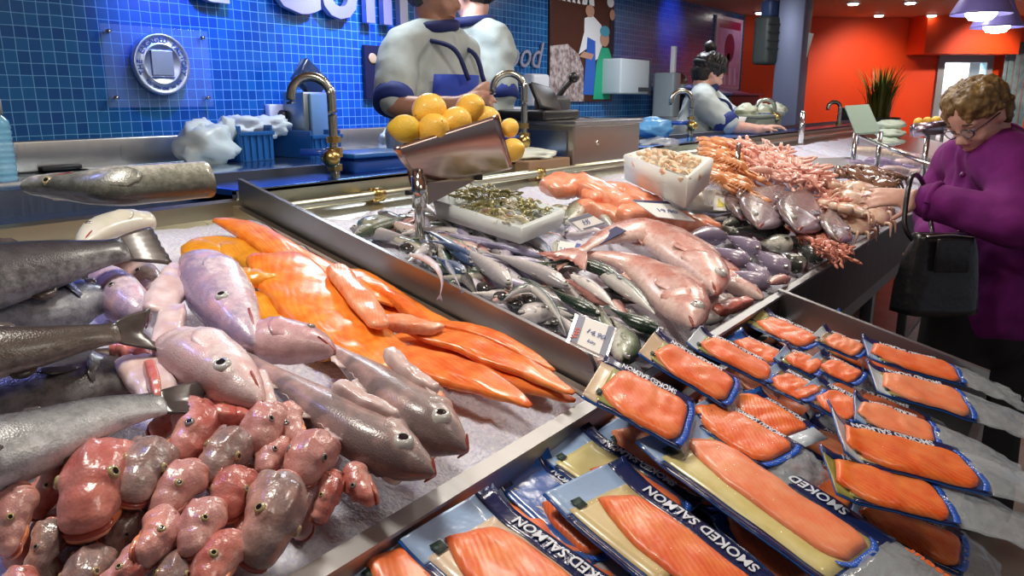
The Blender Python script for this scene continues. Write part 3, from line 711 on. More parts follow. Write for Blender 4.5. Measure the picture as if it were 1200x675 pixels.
        if pect and spans:
            pu = .29; j = int(pu*(n-1)); T, U, D = fr[j]; hb, hv, wd = fn(pu)
            for s in (1, -1):
                base = sp[j]-D*hv*.25+U*s*wd*.93; out = (T-D*.35+U*s*.12).normalized(); sid = out.cross(U).normalized(); bm = BM()
                fan(bm, base, out, sid, U*s, H*.85, H*.16, H*.34, -.3, H*.03, 8, H*.02, -.02); obj('pectoral_fin', bm, fm, root)
    return root
def fillet_mat(name, a, b2, sheen=.3, wave=.09):
    if name in MATS: return MATS[name]
    m, nt, b = nodes(name); MATS[name] = m; L = nt.links.new
    uv = N(nt, 'ShaderNodeUVMap'); tc = N(nt, 'ShaderNodeTexCoord')
    wv = N(nt, 'ShaderNodeTexWave', Scale=7, Distortion=2.5, Detail=2, bands_direction='DIAGONAL'); L(uv.outputs[0], wv.inputs['Vector'])
    nz = N(nt, 'ShaderNodeTexNoise', Scale=30, Detail=4); L(tc.outputs['Object'], nz.inputs['Vector'])
    ad = N(nt, 'ShaderNodeMath', operation='MULTIPLY_ADD'); ad.inputs[1].default_value = wave; L(wv.outputs['Fac'], ad.inputs[0]); L(nz.outputs['Fac'], ad.inputs[2])
    rp = ramp(nt, [(.36, a), (.66+wave*.6, b2)]); L(ad.outputs[0], rp.inputs['Fac']); L(rp.outputs['Color'], b.inputs['Base Color'])
    b.inputs['Roughness'].default_value = sheen; b.inputs['Coat Weight'].default_value = .35; b.inputs['Coat Roughness'].default_value = .15
    b.inputs['Subsurface Weight'].default_value = .12; b.inputs['Subsurface Radius'].default_value = (.012, .004, .002)
    bp = N(nt, 'ShaderNodeBump', Strength=.5, Distance=.003); L(ad.outputs[0], bp.inputs['Height']); L(bp.outputs['Normal'], b.inputs['Normal'])
    return m
FPROF = [(0, .25, .25, .25), (.05, .52, .5, .55), (.18, .85, .8, .85), (.38, 1, .95, 1), (.62, .9, .92, .95), (.82, .62, .6, .7), (.95, .32, .3, .45), (1, .16, .16, .25)]
FBLUNT = [(0, .55, .5, .5), (.04, .8, .78, .8), (.2, .98, .95, 1), (.5, 1, 1, 1), (.8, .92, .9, .9), (.96, .75, .72, .7), (1, .5, .5, .45)]
def fillet(name, label, cat, group, m, pts, w, h, th=.014, prof=FPROF, wob=.16, n=26, up=None, fold=.3):
    sp = spine_of(pts, h, n); H = w*mpp(sp[n//2])/2; sd = random.random()*60
    def fn(u):
        a, b, c = lerp_tab(prof, u); x = 1+wob*noise.noise(Vector((u*5, sd, 0))); y = 1+wob*noise.noise(Vector((u*5, sd, 9)))
        return a*H*x, b*H*y, c*th*(1+.2*noise.noise(Vector((u*7, sd, 4))))
    sp = [p+NRM*(th*fold*noise.noise(Vector((i*.22, sd, 2)))) for i, p in enumerate(sp)]
    bm = BM(); loft(bm, sp, fn, 24, up, 1, pw=.66)
    ax = (sp[-1]-sp[0]).normalized(); cr = NRM.cross(ax)
    for v in bm.verts:                       # long muscle ridges and a slight ripple
        q = v.co; v.co += NRM*(th*.30*noise.noise(q*26+Vector((sd, 0, 0)))+th*.22*noise.noise(Vector((q.dot(cr)*130, q.dot(ax)*16, sd))))
    o = obj(name, bm, m); tag(o, label, cat, group); return o
def fuse(name, bm, m, parent, voxel=.009, sm=6, extra=None):
    """grow one continuous skin over the lumps in bm"""
    me = bpy.data.meshes.new('t'); bm.to_mesh(me); bm.free(); o = bpy.data.objects.new('t', me); C.objects.link(o)
    r = o.modifiers.new('r', 'REMESH'); r.mode = 'VOXEL'; r.voxel_size = voxel
    s = o.modifiers.new('s', 'SMOOTH'); s.factor = .5; s.iterations = sm
    dg = bpy.context.evaluated_depsgraph_get(); dg.update(); e = bpy.data.meshes.new_from_object(o.evaluated_get(dg)); bpy.data.objects.remove(o); bpy.data.meshes.remove(me)
    b2 = bmesh.new(); b2.from_mesh(e); bpy.data.meshes.remove(e)
    if extra: extra(b2)
    if name is None: return b2
    return obj(name, b2, m, parent)
def gurnard_model(seed, snout=1.0, tall=1.0, wide=1.0):
    """a steep bony head about a local origin, x to the mouth, z up; half width 25 mm"""
    k = .025; V = lambda x, y, z: Vector((x*snout if x > 0 else x, y*wide, z*tall))*k
    def ov(bm, c, r): ball(bm, V(*c), (r[0]*k, r[1]*k*wide, r[2]*k*tall), 18, 12)
    def tidy(b2, uvz=True):
        lay = b2.loops.layers.uv.verify()
        for v in b2.verts:
            q = v.co/k; n_ = v.co.normalized()
            v.co += n_*k*(.045*noise.noise(q*1.6+Vector((seed, 0, 0)))+.010*noise.noise(q*7+Vector((0, seed, 0))))
        for f in b2.faces:
            for l in f.loops: l[lay].uv = (l.vert.co.x/k*.3+.5, min(.98, max(.02, .48+.42*l.vert.co.z/k/tall)))
    def to_mesh(n, b, mats=()):
        bmesh.ops.recalc_face_normals(b, faces=b.faces[:]); me = bpy.data.meshes.new(n); b.to_mesh(me); b.free(); me.polygons.foreach_set('use_smooth', [True]*len(me.polygons))
        for m in mats: me.materials.append(m)
        return me
    out = []
    bm = BM(); ov(bm, (-.35, 0, .10), (1.25, .92, .84)); ov(bm, (.42, 0, -.02), (.78, .78, .66)); ov(bm, (.84, 0, -.10), (.46, .66, .44))
    for s in (1, -1):
        ov(bm, (-.75, s*.48, -.05), (.62, .52, .72)); ov(bm, (.16, s*.48, .48), (.40, .27, .30))
    tube(bm, [V(.45, 0, .52), V(-.1, 0, .84), V(-.9, 0, .86)], [.10*k, .18*k, .16*k], 8)
    out.append(('body', to_mesh('body', fuse(None, bm, None, None, k*.07, 14, tidy)), 0))
    bm = BM(); ov(bm, (.52, 0, -.46), (.76, .70, .28)); ov(bm, (.98, 0, -.48), (.30, .60, .17)); ov(bm, (-.1, 0, -.50), (.6, .56, .30)); out.append(('lower_jaw', to_mesh('lower_jaw', fuse(None, bm, None, None, k*.075, 8, tidy)), 1))
    bm = BM(); ov(bm, (.90, 0, -.36), (.42, .63, .11)); out.append(('mouth', to_mesh('mouth', bm, [M_MOUTH]), None))
    for s in (1, -1):
        nn = Vector((.25, s*.86, .42)).normalized(); out.append(('eye', to_mesh('eye', eye_bm(V(.22, s*.70, .54), nn, .17*k, .4)), 2))
        bm = BM(); lay = bm.loops.layers.uv.verify()
        def gp(a, b):
            an = R(-62+118*b); x = -.55-.62*a*(1-.35*(2*b-1)**2); r = .93+.06*a+.04*noise.noise(Vector((a*3, b*4, seed)))
            return V(x, s*(.93*r*math.cos(an)+.04), .06+.80*r*math.sin(an))
        quadgrid(bm, gp, 7, 9); solidify(bm, .04*k)
        for f in bm.faces:
            for l in f.loops: l[lay].uv = (.3, min(.95, max(.1, .48+.42*l.vert.co.z/k)))
        out.append(('gill_cover', to_mesh('gill_cover', bm), 0))
    bm = BM(); ov(bm, (-1.42, 0, .06), (.2, .52, .46)); out.append(('cut_flesh', to_mesh('cut_flesh', bm, [M_FLESHR]), None))
    return out
GMODELS = None
def gurnard(label, m, jaw, eye, px, py, w, h, rot, tw, pt, group, kind=0):
    """rot: turn of the mouth in the picture from straight down (to the right +); tw: roll showing a cheek; pt: how far the mouth is raised to the viewer"""
    global GMODELS
    if GMODELS is None: GMODELS = [gurnard_model(3), gurnard_model(11, 1.15, .95, .9), gurnard_model(23, .85, 1.08, 1.0), gurnard_model(31, 1.5, .9, .82), gurnard_model(47, .7, 1.0, .95)]
    p = tl(px, py, h); see = (CAM-p).normalized(); rt = Vector((.592, -.806, 0)); rt = (rt-see*rt.dot(see)).normalized(); dn = -(see.cross(rt)); dn = dn if dn.z < 0 else -dn
    d = dn*math.cos(R(rot))+rt*math.sin(R(rot)); F = d*math.cos(R(pt))+see*math.sin(R(pt)); U = see*math.cos(R(pt))-d*math.sin(R(pt)); U = Matrix.Rotation(R(tw), 3, F)@U; S = U.cross(F)
    sc = w*mpp(p)/2/.025*1.16; t = thing('gurnard_head', label, 'fish head', p, group); t.rotation_mode = 'QUATERNION'; t.rotation_quaternion = basis(F, S, U).to_quaternion(); t.scale = (sc,)*3
    for n, me, k in GMODELS[kind]:
        o = bpy.data.objects.new(n, me); C.objects.link(o); o.parent = t
        if k is not None:
            if not me.materials:
                for q in ([m], [jaw], [eye, M_PUP])[k]: me.materials.append(q)
            o.material_slots[0].link = 'OBJECT'; o.material_slots[0].material = (m, jaw, eye)[k]
            if k == 2: o.material_slots[1].link = 'OBJECT'; o.material_slots[1].material = M_PUP
    return t
# ------------------------------------------------------------------ first tray: whole fish, heads, orange fillets
M_COD = fish_mat('cod_skin', (.026, .026, .030), (.062, .060, .064), (.24, .24, .25), (.012, .012, .014), .9, 55, mott=.6, rough=.22)
M_CODB = fish_mat('cod_brown_skin', (.036, .026, .020), (.085, .064, .050), (.26, .22, .19), (.03, .024, .02), .8, 70, mott=.55, rough=.22)
M_CODBL = fish_mat('cod_blue_skin', (.035, .042, .08), (.10, .115, .2), (.34, .36, .40), (.03, .035, .05), .7, 80, mott=.5, rough=.2)
M_CODP = fish_mat('coley_skin', (.06, .058, .06), (.34, .36, .35), (.66, .67, .70), (.04, .04, .04), .55, 80, mott=.35, rough=.2)
M_TAIL = mat('dark_fin', (.035, .028, .026), .3, noise_amt=.4, scale=40, col2=(.10, .08, .075), coat=.3)
M_WHIT = fish_mat('whiting_skin', (.34, .26, .38), (.68, .56, .62), (.86, .80, .80), (.32, .23, .36), .6, 45, mott=.8, rough=.18, blush=(.74, .44, .48))
M_WHITP = fish_mat('pale_head_skin', (.52, .38, .37), (.78, .66, .64), (.88, .81, .79), (.52, .34, .34), .6, 45, mott=.8, rough=.18, blush=(.78, .45, .43))
M_PINKH = fish_mat('pink_head_skin', (.42, .22, .25), (.60, .34, .36), (.70, .46, .46), (.30, .15, .18), .5, 50, mott=.6, rough=.2)
M_HADD = fish_mat('haddock_skin', (.20, .15, .15), (.40, .32, .31), (.74, .65, .63), (.15, .11, .11), .45, 80, mott=.4, rough=.2, blush=(.56, .36, .33))
M_FINP = mat('pale_fin', (.62, .48, .45), .35, noise_amt=.4, scale=30, col2=(.75, .62, .60), coat=.3)
WF = 'whole dark fish in the first tray'
fish('dark_cod', 'dark grey whole fish lying behind the others at the back edge of the first tray', 'fish', WF, 'codt', M_COD, [(-150, 302), (-20, 300), (60, 294), (125, 285)], 34, -.02, tail=None, wi=.62)
fish('dark_cod', 'dark grey whole fish with a broad ragged tail, highest tail in the first tray', 'fish', WF, 'codt', M_COD, [(-210, 345), (-60, 332), (40, 314), (100, 301), (146, 292)], 84, .065, roll=38, tail='flat', fin_m=M_TAIL, tail_len=1.7, tail_w=1.5, wi=.62)
fish('blue_grey_cod', 'bluish scaly fish showing its toothed open mouth between two tails', 'fish', WF, 'codt', M_CODBL, [(137, 352), (105, 352), (40, 364), (-60, 374), (-200, 385)], 84, -.005, dors=-1, tail=None, eye=M_EYED)
fish('brown_cod', 'slim brown fish with a split tail lying across the middle of the heap', 'fish', WF, 'codt', M_CODB, [(-210, 440), (-70, 422), (30, 409), (92, 397), (138, 390)], 70, .075, roll=38, tail='fork', fin_m=M_TAIL, tail_len=1.8, tail_w=1.9, wi=.62)
fish('dark_cod', 'blackish spotted fish whose head and open jaw point to the pale heads', 'fish', WF, 'codt', M_COD, [(172, 459), (130, 452), (70, 456), (-20, 470), (-180, 490)], 104, .0, dors=-1, tail=None, eye=M_EYED)
fish('silver_coley', 'fish with pale silvery belly and narrow dark tail above the red heads', 'fish', WF, 'codt', M_CODP, [(-170, 560), (-50, 540), (40, 518), (120, 488), (190, 472)], 92, .05, dors=1, roll=16, tail='fork', fin_m=M_TAIL, tail_len=2.2, tail_w=1.5, wi=.62)
# jaw teeth row on the blue fish and a fin under the brown one
PH = 'pale fish heads in the first tray'
fish('whiting_head', 'large pale violet fish head with a red mouth beside the golden fillets', 'fish head', PH, 'head', M_WHIT, [(298, 404), (278, 376), (256, 342), (238, 308)], 80, .035, tail=None, cut=M_FLESHR, eye_r=.20)
fish('whiting_head', 'large pinkish white fish head with a wide silver eye in the middle of the tray', 'fish head', PH, 'head', M_WHITP, [(304, 474), (276, 450), (244, 426), (206, 402)], 86, .045, tail=None, cut=M_FLESHR, eye_r=.25)
fish('whiting_head', 'blunt rosy fish head lying between the violet head and the orange fillets', 'fish head', PH, 'head', M_PINKH, [(392, 412), (366, 405), (335, 400), (296, 392)], 64, .03, dors=-1, tail=None, cut=M_FLESHR, eye=M_EYED, eye_r=.16)
fish('whiting_head', 'small pale lilac head tucked behind the toothed bluish fish', 'fish head', PH, 'round', M_WHIT, [(168, 374), (150, 356), (136, 340), (120, 322)], 54, -.005, tail=None, cut=M_FLESHR, eye=M_EYED)
fish('whiting_head', 'small pinkish white head under the ragged dark tail', 'fish head', PH, 'round', M_WHITP, [(186, 345), (172, 330), (160, 320), (140, 312)], 40, -.01, tail=None, cut=M_FLESHR, eye=M_EYED)
fish('pale_fish', 'pale yellowish fish lying at the very back edge of the first tray', 'fish', None, 'head', mat('pale_belly', (.62, .62, .50), .3, noise_amt=.4, scale=30, col2=(.74, .72, .66), coat=.3), [(92, 290), (115, 272), (145, 262), (176, 258)], 42, .0, tail=None, eye=M_EYED)
t = fish('haddock', 'whole haddock with round glassy eye, nearer the small red heads', 'fish', 'haddocks with heads to the tray front', 'cod', M_HADD, [(508, 556), (480, 540), (430, 510), (370, 473), (322, 440), (288, 415)], 84, .02, dors=1, roll=14, fin_m=M_FINP, eye_r=.29, tail_len=.8, eye_u=.14)
fish('haddock', 'whole haddock with round glassy eye, nearer the orange fillets', 'fish', 'haddocks with heads to the tray front', 'cod', M_HADD, [(546, 528), (518, 508), (482, 480), (440, 446), (402, 418), (372, 398)], 82, .02, dors=1, roll=14, fin_m=M_FINP, eye_r=.28, tail_len=.8, eye_u=.15)
# loose pale cuts between the heads
M_CUT = mat('white_cut', (.62, .42, .40), .3, noise_amt=.3, scale=40, col2=(.80, .70, .68), coat=.4, bump=.3, bscale=70, sss=.1); M_CUTR = mat('red_gill', (.50, .07, .05), .3, noise_amt=.4, scale=60, col2=(.72, .30, .24), coat=.4, bump=.3, bscale=90)
for lb, m, pts, w in (('white skinned belly cut between the ragged tail and the violet head', M_CUT, [(214, 312), (200, 338), (182, 366)], 40), ('pale belly flap under the split brown tail', M_CUT, [(150, 420), (172, 440), (188, 470)], 50),
        ('pinkish collar piece beside the big silver eyed head', M_CUT, [(205, 360), (196, 395), (190, 430)], 34), ('red gill cut showing under the brown fish', M_CUTR, [(132, 408), (152, 414), (176, 428)], 24),
        ('thin red gill strip beside the blackish fish head', M_CUTR, [(172, 425), (180, 448), (184, 470)], 13), ('pale pink pointed throat piece standing among the red heads', M_CUT, [(300, 438), (308, 470), (322, 500)], 30),
        ('pink flesh scrap under the big silver eyed head', M_CUTR, [(240, 482), (270, 486), (300, 484)], 24), ('pinkish white belly flap lying along the nearer haddock', M_CUT, [(392, 452), (430, 474), (466, 488)], 18), ('pinkish white belly flap lying along the farther haddock', M_CUT, [(454, 412), (478, 436), (512, 456)], 20)):
    fillet('fish_cut', lb, 'fish piece', 'loose fish cuts among the heads', m, pts, w, .03 if w > 20 and pts[0][0] < 380 else .05, .012, FBLUNT)
M_DKC = M_CODB
for lb, pts, w in (('dark grey fish back filling the gap under the ragged dark tail', [(-120, 352), (0, 342), (90, 330), (120, 326)], 44), ('dark brown fish back under the split tail fish', [(-120, 436), (0, 428), (90, 418), (130, 412)], 44), ('dark fish flank between the blackish fish and the silvery belly', [(-120, 506), (0, 496), (100, 486), (150, 478)], 40)):
    fish('dark_cod', lb, 'fish', WF, 'codt', M_DKC, pts, w, -.045, tail=None, fins=False, wi=.6)
# ---- orange fillets
M_OR = fillet_mat('orange_fillet', (.86, .17, .012), (.97, .34, .05)); M_GO = fillet_mat('golden_fillet', (.74, .28, .015), (.90, .42, .04)); M_ORD = fillet_mat('deep_orange_fillet', (.84, .13, .015), (.95, .30, .06)); M_ORP = fillet_mat('pink_orange_fillet', (.85, .24, .10), (.93, .50, .32))
OG = 'orange smoked fillets in the first tray'
for lb, m, pts, w, h, th, pr in (
  ('broad orange fillet spread flat below the slim ones of the front row', M_ORD, [(462, 396), (530, 414), (600, 438), (650, 456)], 96, -.046, .009, FPROF),
  ('orange fillet filling the tray side beside the ragged pink one', M_OR, [(400, 318), (445, 348), (490, 376), (530, 396)], 64, -.044, .010, FBLUNT),
  ('golden fillet lying at the back beside the dark tail', M_GO, [(222, 300), (258, 292), (300, 304), (335, 318)], 52, -.045, .018, FBLUNT),
  ('golden fillet half hidden under the broad orange one', M_GO, [(285, 352), (320, 366), (358, 392), (390, 415)], 60, -.04, .02, FBLUNT),
  ('small golden fillet lying on top between violet head and orange pile', M_GO, [(262, 318), (290, 326), (322, 326)], 32, -.015, .014, FBLUNT),
  ('long orange fillet running along the tray wall from the back corner', M_OR, [(252, 258), (290, 270), (340, 300), (400, 332), (462, 358)], 54, -.024, .012, FPROF),
  ('broad bright orange fillet draped in the centre of the pile', M_OR, [(318, 300), (345, 330), (385, 372), (430, 408), (470, 425)], 98, -.018, .017, FBLUNT),
  ('orange fillet with a ragged pink edge on top of the pile', M_ORP, [(392, 312), (410, 336), (432, 362), (446, 384)], 32, .012, .012, FBLUNT),
  ('narrow orange fillet tucked against the tray wall below the long one', M_ORD, [(420, 326), (455, 345), (490, 372), (512, 390)], 22, -.02, .012, FPROF),
  ('pale pink tipped fillet across the middle of the orange pile', M_ORP, [(438, 380), (470, 378), (500, 384), (520, 384)], 26, -.005, .012, FPROF),
  ('slim orange fillet lying closest to the grey divider', M_ORD, [(508, 378), (555, 388), (605, 408), (650, 434)], 26, -.025, .009, FPROF),
  ('long orange fillet in the middle of the front row', M_ORD, [(478, 388), (540, 402), (610, 430), (672, 462)], 50, -.022, .010, FPROF),
  ('orange fillet with its tip touching the front corner of the tray', M_ORD, [(500, 418), (560, 430), (620, 452), (674, 470)], 36, -.04, .010, FPROF),
  ('wide orange fillet nearest the haddock heads', M_ORD, [(430, 416), (490, 424), (560, 446), (622, 474)], 68, -.016, .011, FPROF),
  ('orange fillet end under the wide one beside the haddock', M_ORP, [(420, 420), (450, 446), (486, 462), (520, 470)], 40, -.03, .014, FBLUNT)):
    fillet('smoked_fillet', lb, 'fillet', OG, m, pts, w, h, th, pr)
# ---- small red gurnard heads heaped at the front
M_G1 = fish_mat('gurnard_red', (.46, .11, .09), (.66, .25, .20), (.84, .52, .44), (.34, .12, .10), .6, 60, mott=.8, rough=.16, blush=(.78, .42, .38))
M_G2 = fish_mat('gurnard_pink', (.52, .24, .23), (.68, .38, .34), (.86, .56, .48), (.36, .16, .16), .6, 60, mott=.8, rough=.16, blush=(.76, .30, .22))
M_G3 = fish_mat('gurnard_grey', (.24, .17, .16), (.46, .33, .30), (.74, .50, .42), (.15, .10, .10), .65, 55, mott=.8, rough=.16, blush=(.66, .34, .27))
M_JAWO = mat('orange_jaw', (.78, .24, .09), .25, noise_amt=.4, scale=60, col2=(.86, .42, .28), coat=.4); M_JAWR = mat('red_jaw', (.58, .18, .14), .25, noise_amt=.4, scale=60, col2=(.76, .40, .34), coat=.4)
GG = 'red gurnard heads heaped at the tray front'
for lb, m, a, b, w, h, roll, ex in (
  ('red gurnard head with one dull eye at the frame edge, below the silvery belly', M_G2, (12, 660), (20, 560), 46, .01, 55, 'round'),
  ('narrow bright red gurnard head beside the big glossy red one', M_G1, (46, 606), (72, 540), 40, .0, 70, 'gurnard'),
  ('largest glossy red gurnard head with a thin pale lip', M_G1, (92, 642), (128, 512), 82, .02, 80, 'gurnard'),
  ('grey brown gurnard head with a dark eye pit next to the largest red head', M_G3, (146, 600), (186, 512), 60, .025, 75, 'gurnard'),
  ('pale grey gurnard head pointing down under the largest red head', M_G3, (44, 690), (58, 600), 38, -.01, 70, 'gurnard'),
  ('shadowed brown gurnard head between the largest head and the round eyed pair', M_G3, (126, 664), (158, 590), 38, -.02, 80, 'gurnard'),
  ('red gurnard head right under the narrow dark tail tip', M_G1, (216, 546), (234, 478), 56, .015, 80, 'gurnard'),
  ('grey pink gurnard head with a wide orange lipped mouth', M_G3, (236, 566), (282, 508), 52, .02, 78, 'gurnard'),
  ('pink gurnard head looking sideways just above the round eyed pair', M_G2, (182, 606), (226, 548), 50, .015, 22, 'gurnard'),
  ('small gurnard head with a bright orange mouth', M_G1, (262, 611), (278, 556), 46, .01, 82, 'gurnard'),
  ('round pink gurnard head with small amber eye, lower of the round eyed pair', M_G2, (168, 668), (196, 600), 48, .01, 30, 'round'),
  ('round pink gurnard head with large amber eye, upper of the round eyed pair', M_G2, (220, 654), (244, 590), 50, .015, 24, 'round'),
  ('gurnard head with a pale ringed eye cut by the lower frame edge', M_G1, (232, 700), (268, 630), 54, .0, 15, 'gurnard'),
  ('red gurnard head under the big silver eyed pale head', M_G1, (256, 520), (276, 462), 50, .01, 70, 'gurnard'),
  ('pink gurnard head with a small dark eye near the nearer haddock', M_G2, (294, 535), (320, 480), 46, .025, 40, 'gurnard'),
  ('pink gurnard head pressed against the back of the nearer haddock', M_G2, (350, 530), (332, 478), 38, .02, 55, 'gurnard'),
  ('small gurnard head with a pale chin under the one beside the haddock', M_G2, (302, 560), (330, 514), 36, .01, 35, 'gurnard'),
  ('smooth rounded brown pink gurnard head like an egg', M_G2, (342, 572), (374, 516), 54, .02, 75, 'round'),
  ('long grey violet gurnard head resting at the tray rim', M_G3, (298, 674), (334, 556), 72, .01, 75, 'gurnard'),
  ('thin red gurnard head hanging at the tray rim', M_G1, (372, 626), (394, 542), 34, -.005, 70, 'gurnard'),
  ('red gurnard head with a beaked snout alone on the ice', M_G1, (440, 598), (408, 546), 36, .0, 10, 'gurnard'),
  ('grey brown gurnard head cut by the lower edge below the pale grey one', M_G3, (88, 720), (108, 646), 54, -.02, 70, 'gurnard'),
  ('pointed red gurnard head at the lower edge under the round eyed pair', M_G1, (118, 704), (172, 640), 44, -.005, 60, 'gurnard'),
  ('reddish brown gurnard head at the lower edge beside the ringed eye', M_G3, (196, 712), (208, 650), 46, -.01, 75, 'gurnard'),
  ('red gurnard head in the dark gap between orange mouth and violet head', M_G1, (268, 668), (292, 600), 36, -.02, 75, 'gurnard'),
  ('dark red gurnard head in the gap under the grey brown one', M_G3, (160, 640), (196, 575), 34, -.03, 75, 'gurnard'),
  ('brown red gurnard head under the egg shaped one', M_G3, (316, 610), (352, 560), 34, -.03, 70, 'gurnard'),
  ('small dark gurnard head deep under the narrow red one', M_G3, (70, 600), (92, 530), 34, -.03, 75, 'gurnard'),
  ('red gurnard scrap head under the silvery belly fish', M_G1, (180, 520), (208, 470), 34, -.01, 70, 'gurnard'),
  ('red gurnard head cut off by the lower corner', M_G1, (10, 740), (24, 668), 44, -.02, 70, 'gurnard')):
    jaw = M_JAWO if 'orange' in lb or random.random() < .45 else (M_JAWR if m is not M_G3 else M_G3)
    rot = math.degrees(math.atan2(a[0]-b[0], a[1]-b[1])); L_ = math.hypot(a[0]-b[0], a[1]-b[1]); ratio = L_/w
    tw = {10: 75, 15: 70, 22: 58, 24: 50, 30: -50, 35: 55, 40: 48, 55: 60}.get(roll, random.choice((-34, -22, 20, 34, 12)))
    kd = 3 if ratio > 1.75 else (1 if ratio > 1.35 else (4 if ex == 'round' else random.choice((0, 2, 0, 2, 1))))
    pt = 24 if kd == 3 else random.uniform(36, 54)
    gurnard(lb, m, jaw, random.choice((M_EYEG, M_EYED, M_EYEG)), a[0]*.46+b[0]*.54, a[1]*.46+b[1]*.54, w*1.02, h, rot, tw, pt, GG, kd)
for k in range(26):
    u, v = random.random(), random.random(); px, py = 0+400*u*(1-.15*v), (560+100*v)-(70*u if u > .3 else 0)+v*40
    if px > 300 and py > 640-(px-300)*.55: continue
    gurnard('reddish gurnard head half buried under the other heads', random.choice((M_G1, M_G2, M_G3)), M_JAWR, M_EYED, px, py, random.uniform(38, 48), -.045, random.uniform(-40, 40), random.choice((-40, 40, 20)), 30, 'gurnard heads buried in the heap', random.choice((0, 1, 2)))
# small gill spines sticking out of two heads are skin folds of the heads themselves
# ---- the big head on the back ledge
hp = [hz(px, py, 1.352) for px, py in ((28, 228), (60, 227), (130, 228), (200, 222), (244, 218))]
fish('hake', 'green grey hake with a long closed jaw lying on the ledge behind the tray', 'fish', None, 'hake', fish_mat('hake_skin', (.07, .075, .06), (.20, .21, .17), (.46, .46, .40), (.05, .055, .045), .6, 90, mott=.6, rough=.2), None, 52, 0, dors=-1, tail=None, sp=catmull([p+Vector((0, 0, .012)) for p in hp], 26), up=Vector((.2, -1, .55)), eye=M_EYEG, eye_r=.22, eye_u=.16, cut=M_FLESHR, fins=False)
# ------------------------------------------------------------------ second tray: small silver fish, breams, fillets, prawns
M_MAC = fish_mat('mackerel_skin', (.02, .06, .06), (.22, .26, .25), (.72, .70, .68), stripe=16, mott=.15, rough=.16)
M_MACG = fish_mat('green_mackerel_skin', (.015, .05, .035), (.10, .15, .11), (.62, .58, .50), stripe=18, mott=.2, rough=.16)
M_SIL = fish_mat('silver_skin', (.38, .37, .40), (.74, .70, .70), (.88, .84, .82), (.4, .36, .38), .25, 60, mott=.35, rough=.14)
M_LIL = fish_mat('lilac_skin', (.34, .33, .52), (.76, .70, .82), (.90, .86, .90), (.5, .46, .6), .25, 60, mott=.35, rough=.13)
M_BLU = fish_mat('blue_skin', (.05, .09, .2), (.28, .34, .48), (.66, .66, .72), (.03, .05, .1), .3, 60, mott=.4, rough=.15)
M_GRN = fish_mat('greenish_skin', (.10, .14, .09), (.40, .44, .34), (.74, .74, .66), (.16, .2, .12), .3, 60, mott=.4, rough=.15)
M_PNK = fish_mat('pink_skin', (.48, .22, .20), (.76, .46, .42), (.84, .68, .62), (.6, .25, .22), .5, 40, mott=.5, rough=.16)
M_BRM = fish_mat('bream_skin', (.42, .13, .10), (.70, .34, .28), (.86, .66, .60), (.46, .18, .15), .5, 90, mott=.5, rough=.17, blush=(.78, .56, .52))
M_BRMR = fish_mat('red_bream_skin', (.34, .08, .06), (.56, .18, .14), (.72, .36, .30), (.3, .08, .07), .4, 80, mott=.5, rough=.17)
M_BLK = fish_mat('black_skin', (.012, .012, .016), (.05, .05, .055), (.24, .22, .22), (.2, .18, .18), .35, 60, mott=.6, rough=.18)
SG = 'small silver fish behind the grey divider'
def sf(lb, m, pts, w, h, dors=1, kind='mackerel', **k):
    k.setdefault('thick', .95); k.setdefault('eye_r', .26); k.setdefault('tail_len', 1.6)
    return fish('mackerel' if m in (M_MAC, M_MACG) else 'small_fish', lb, 'fish', SG, kind, m, pts, w, h, dors=dors, n=22, seg=12, **k)
sf('pale lilac sprat hanging over the edge of the grey divider', M_LIL, [(478, 298, .012), (496, 302, .022), (511, 313, .024), (518, 330, .004), (516, 346, -.02)], 11, .004, kind='mackerel')
sf('thin dark tailed fish poking out over the divider beside the sprat', M_BLU, [(522, 305, .0), (532, 322, .016), (541, 340, .002)], 7, .008)
sf('short dark purple fish at the divider next to the sprat', M_BLU, [(546, 322), (530, 312), (512, 302)], 20, -.03)
sf('blue grey fish with its head beside the purple one', M_BLU, [(556, 312), (538, 296), (520, 282), (503, 272)], 19, -.02)
sf('pale mackerel whose head lies near the black shells', M_SIL, [(600, 337), (582, 320), (560, 303), (538, 288)], 26, -.008)
sf('long cream bellied fish next to the pale mackerel', M_SIL, [(668, 338), (640, 322), (606, 308), (570, 296)], 24, -.012)
sf('greenish fish lying behind the post', M_GRN, [(552, 293), (530, 285), (506, 280), (480, 280)], 17, -.03)
sf('cream headed fish under the post foot', M_GRN, [(424, 272), (436, 262), (452, 258), (474, 262)], 26, -.03)
sf('silver green fish beside the cream headed one', M_GRN, [(560, 278), (530, 268), (500, 264), (470, 266)], 16, -.035)
sf('slim silver fish with an upright tail beside the white box', M_SIL, [(470, 274), (510, 270), (550, 272), (588, 276)], 14, -.03)
sf('silver lilac fish in the row before the white box, nearest the post', M_LIL, [(588, 291), (566, 284), (540, 278), (520, 272)], 15, -.02)
sf('violet blue fish crossing the silver row', M_BLU, [(560, 303), (540, 293), (520, 285), (500, 282)], 11, -.008)
sf('lilac fish in the middle of the silver row', M_LIL, [(638, 301), (612, 294), (590, 288), (566, 284)], 16, -.012)
sf('lilac fish lowest in the silver row', M_LIL, [(640, 309), (612, 306), (588, 302), (562, 298)], 14, -.016)
sf('silver fish at the back of the silver row', M_SIL, [(640, 293), (616, 284), (594, 280), (572, 278)], 13, -.03)
sf('slate blue fish with a bent tail by the small price card', M_BLU, [(604, 274), (624, 280), (640, 292), (646, 304)], 15, -.006)
sf('olive tail piece standing beside the small price card', M_GRN, [(652, 282), (652, 292), (650, 304)], 10, .0, tail=None)
sf('dark green striped mackerel in front of the small price card', M_MACG, [(730, 328), (700, 314), (672, 307), (640, 308)], 20, .004)
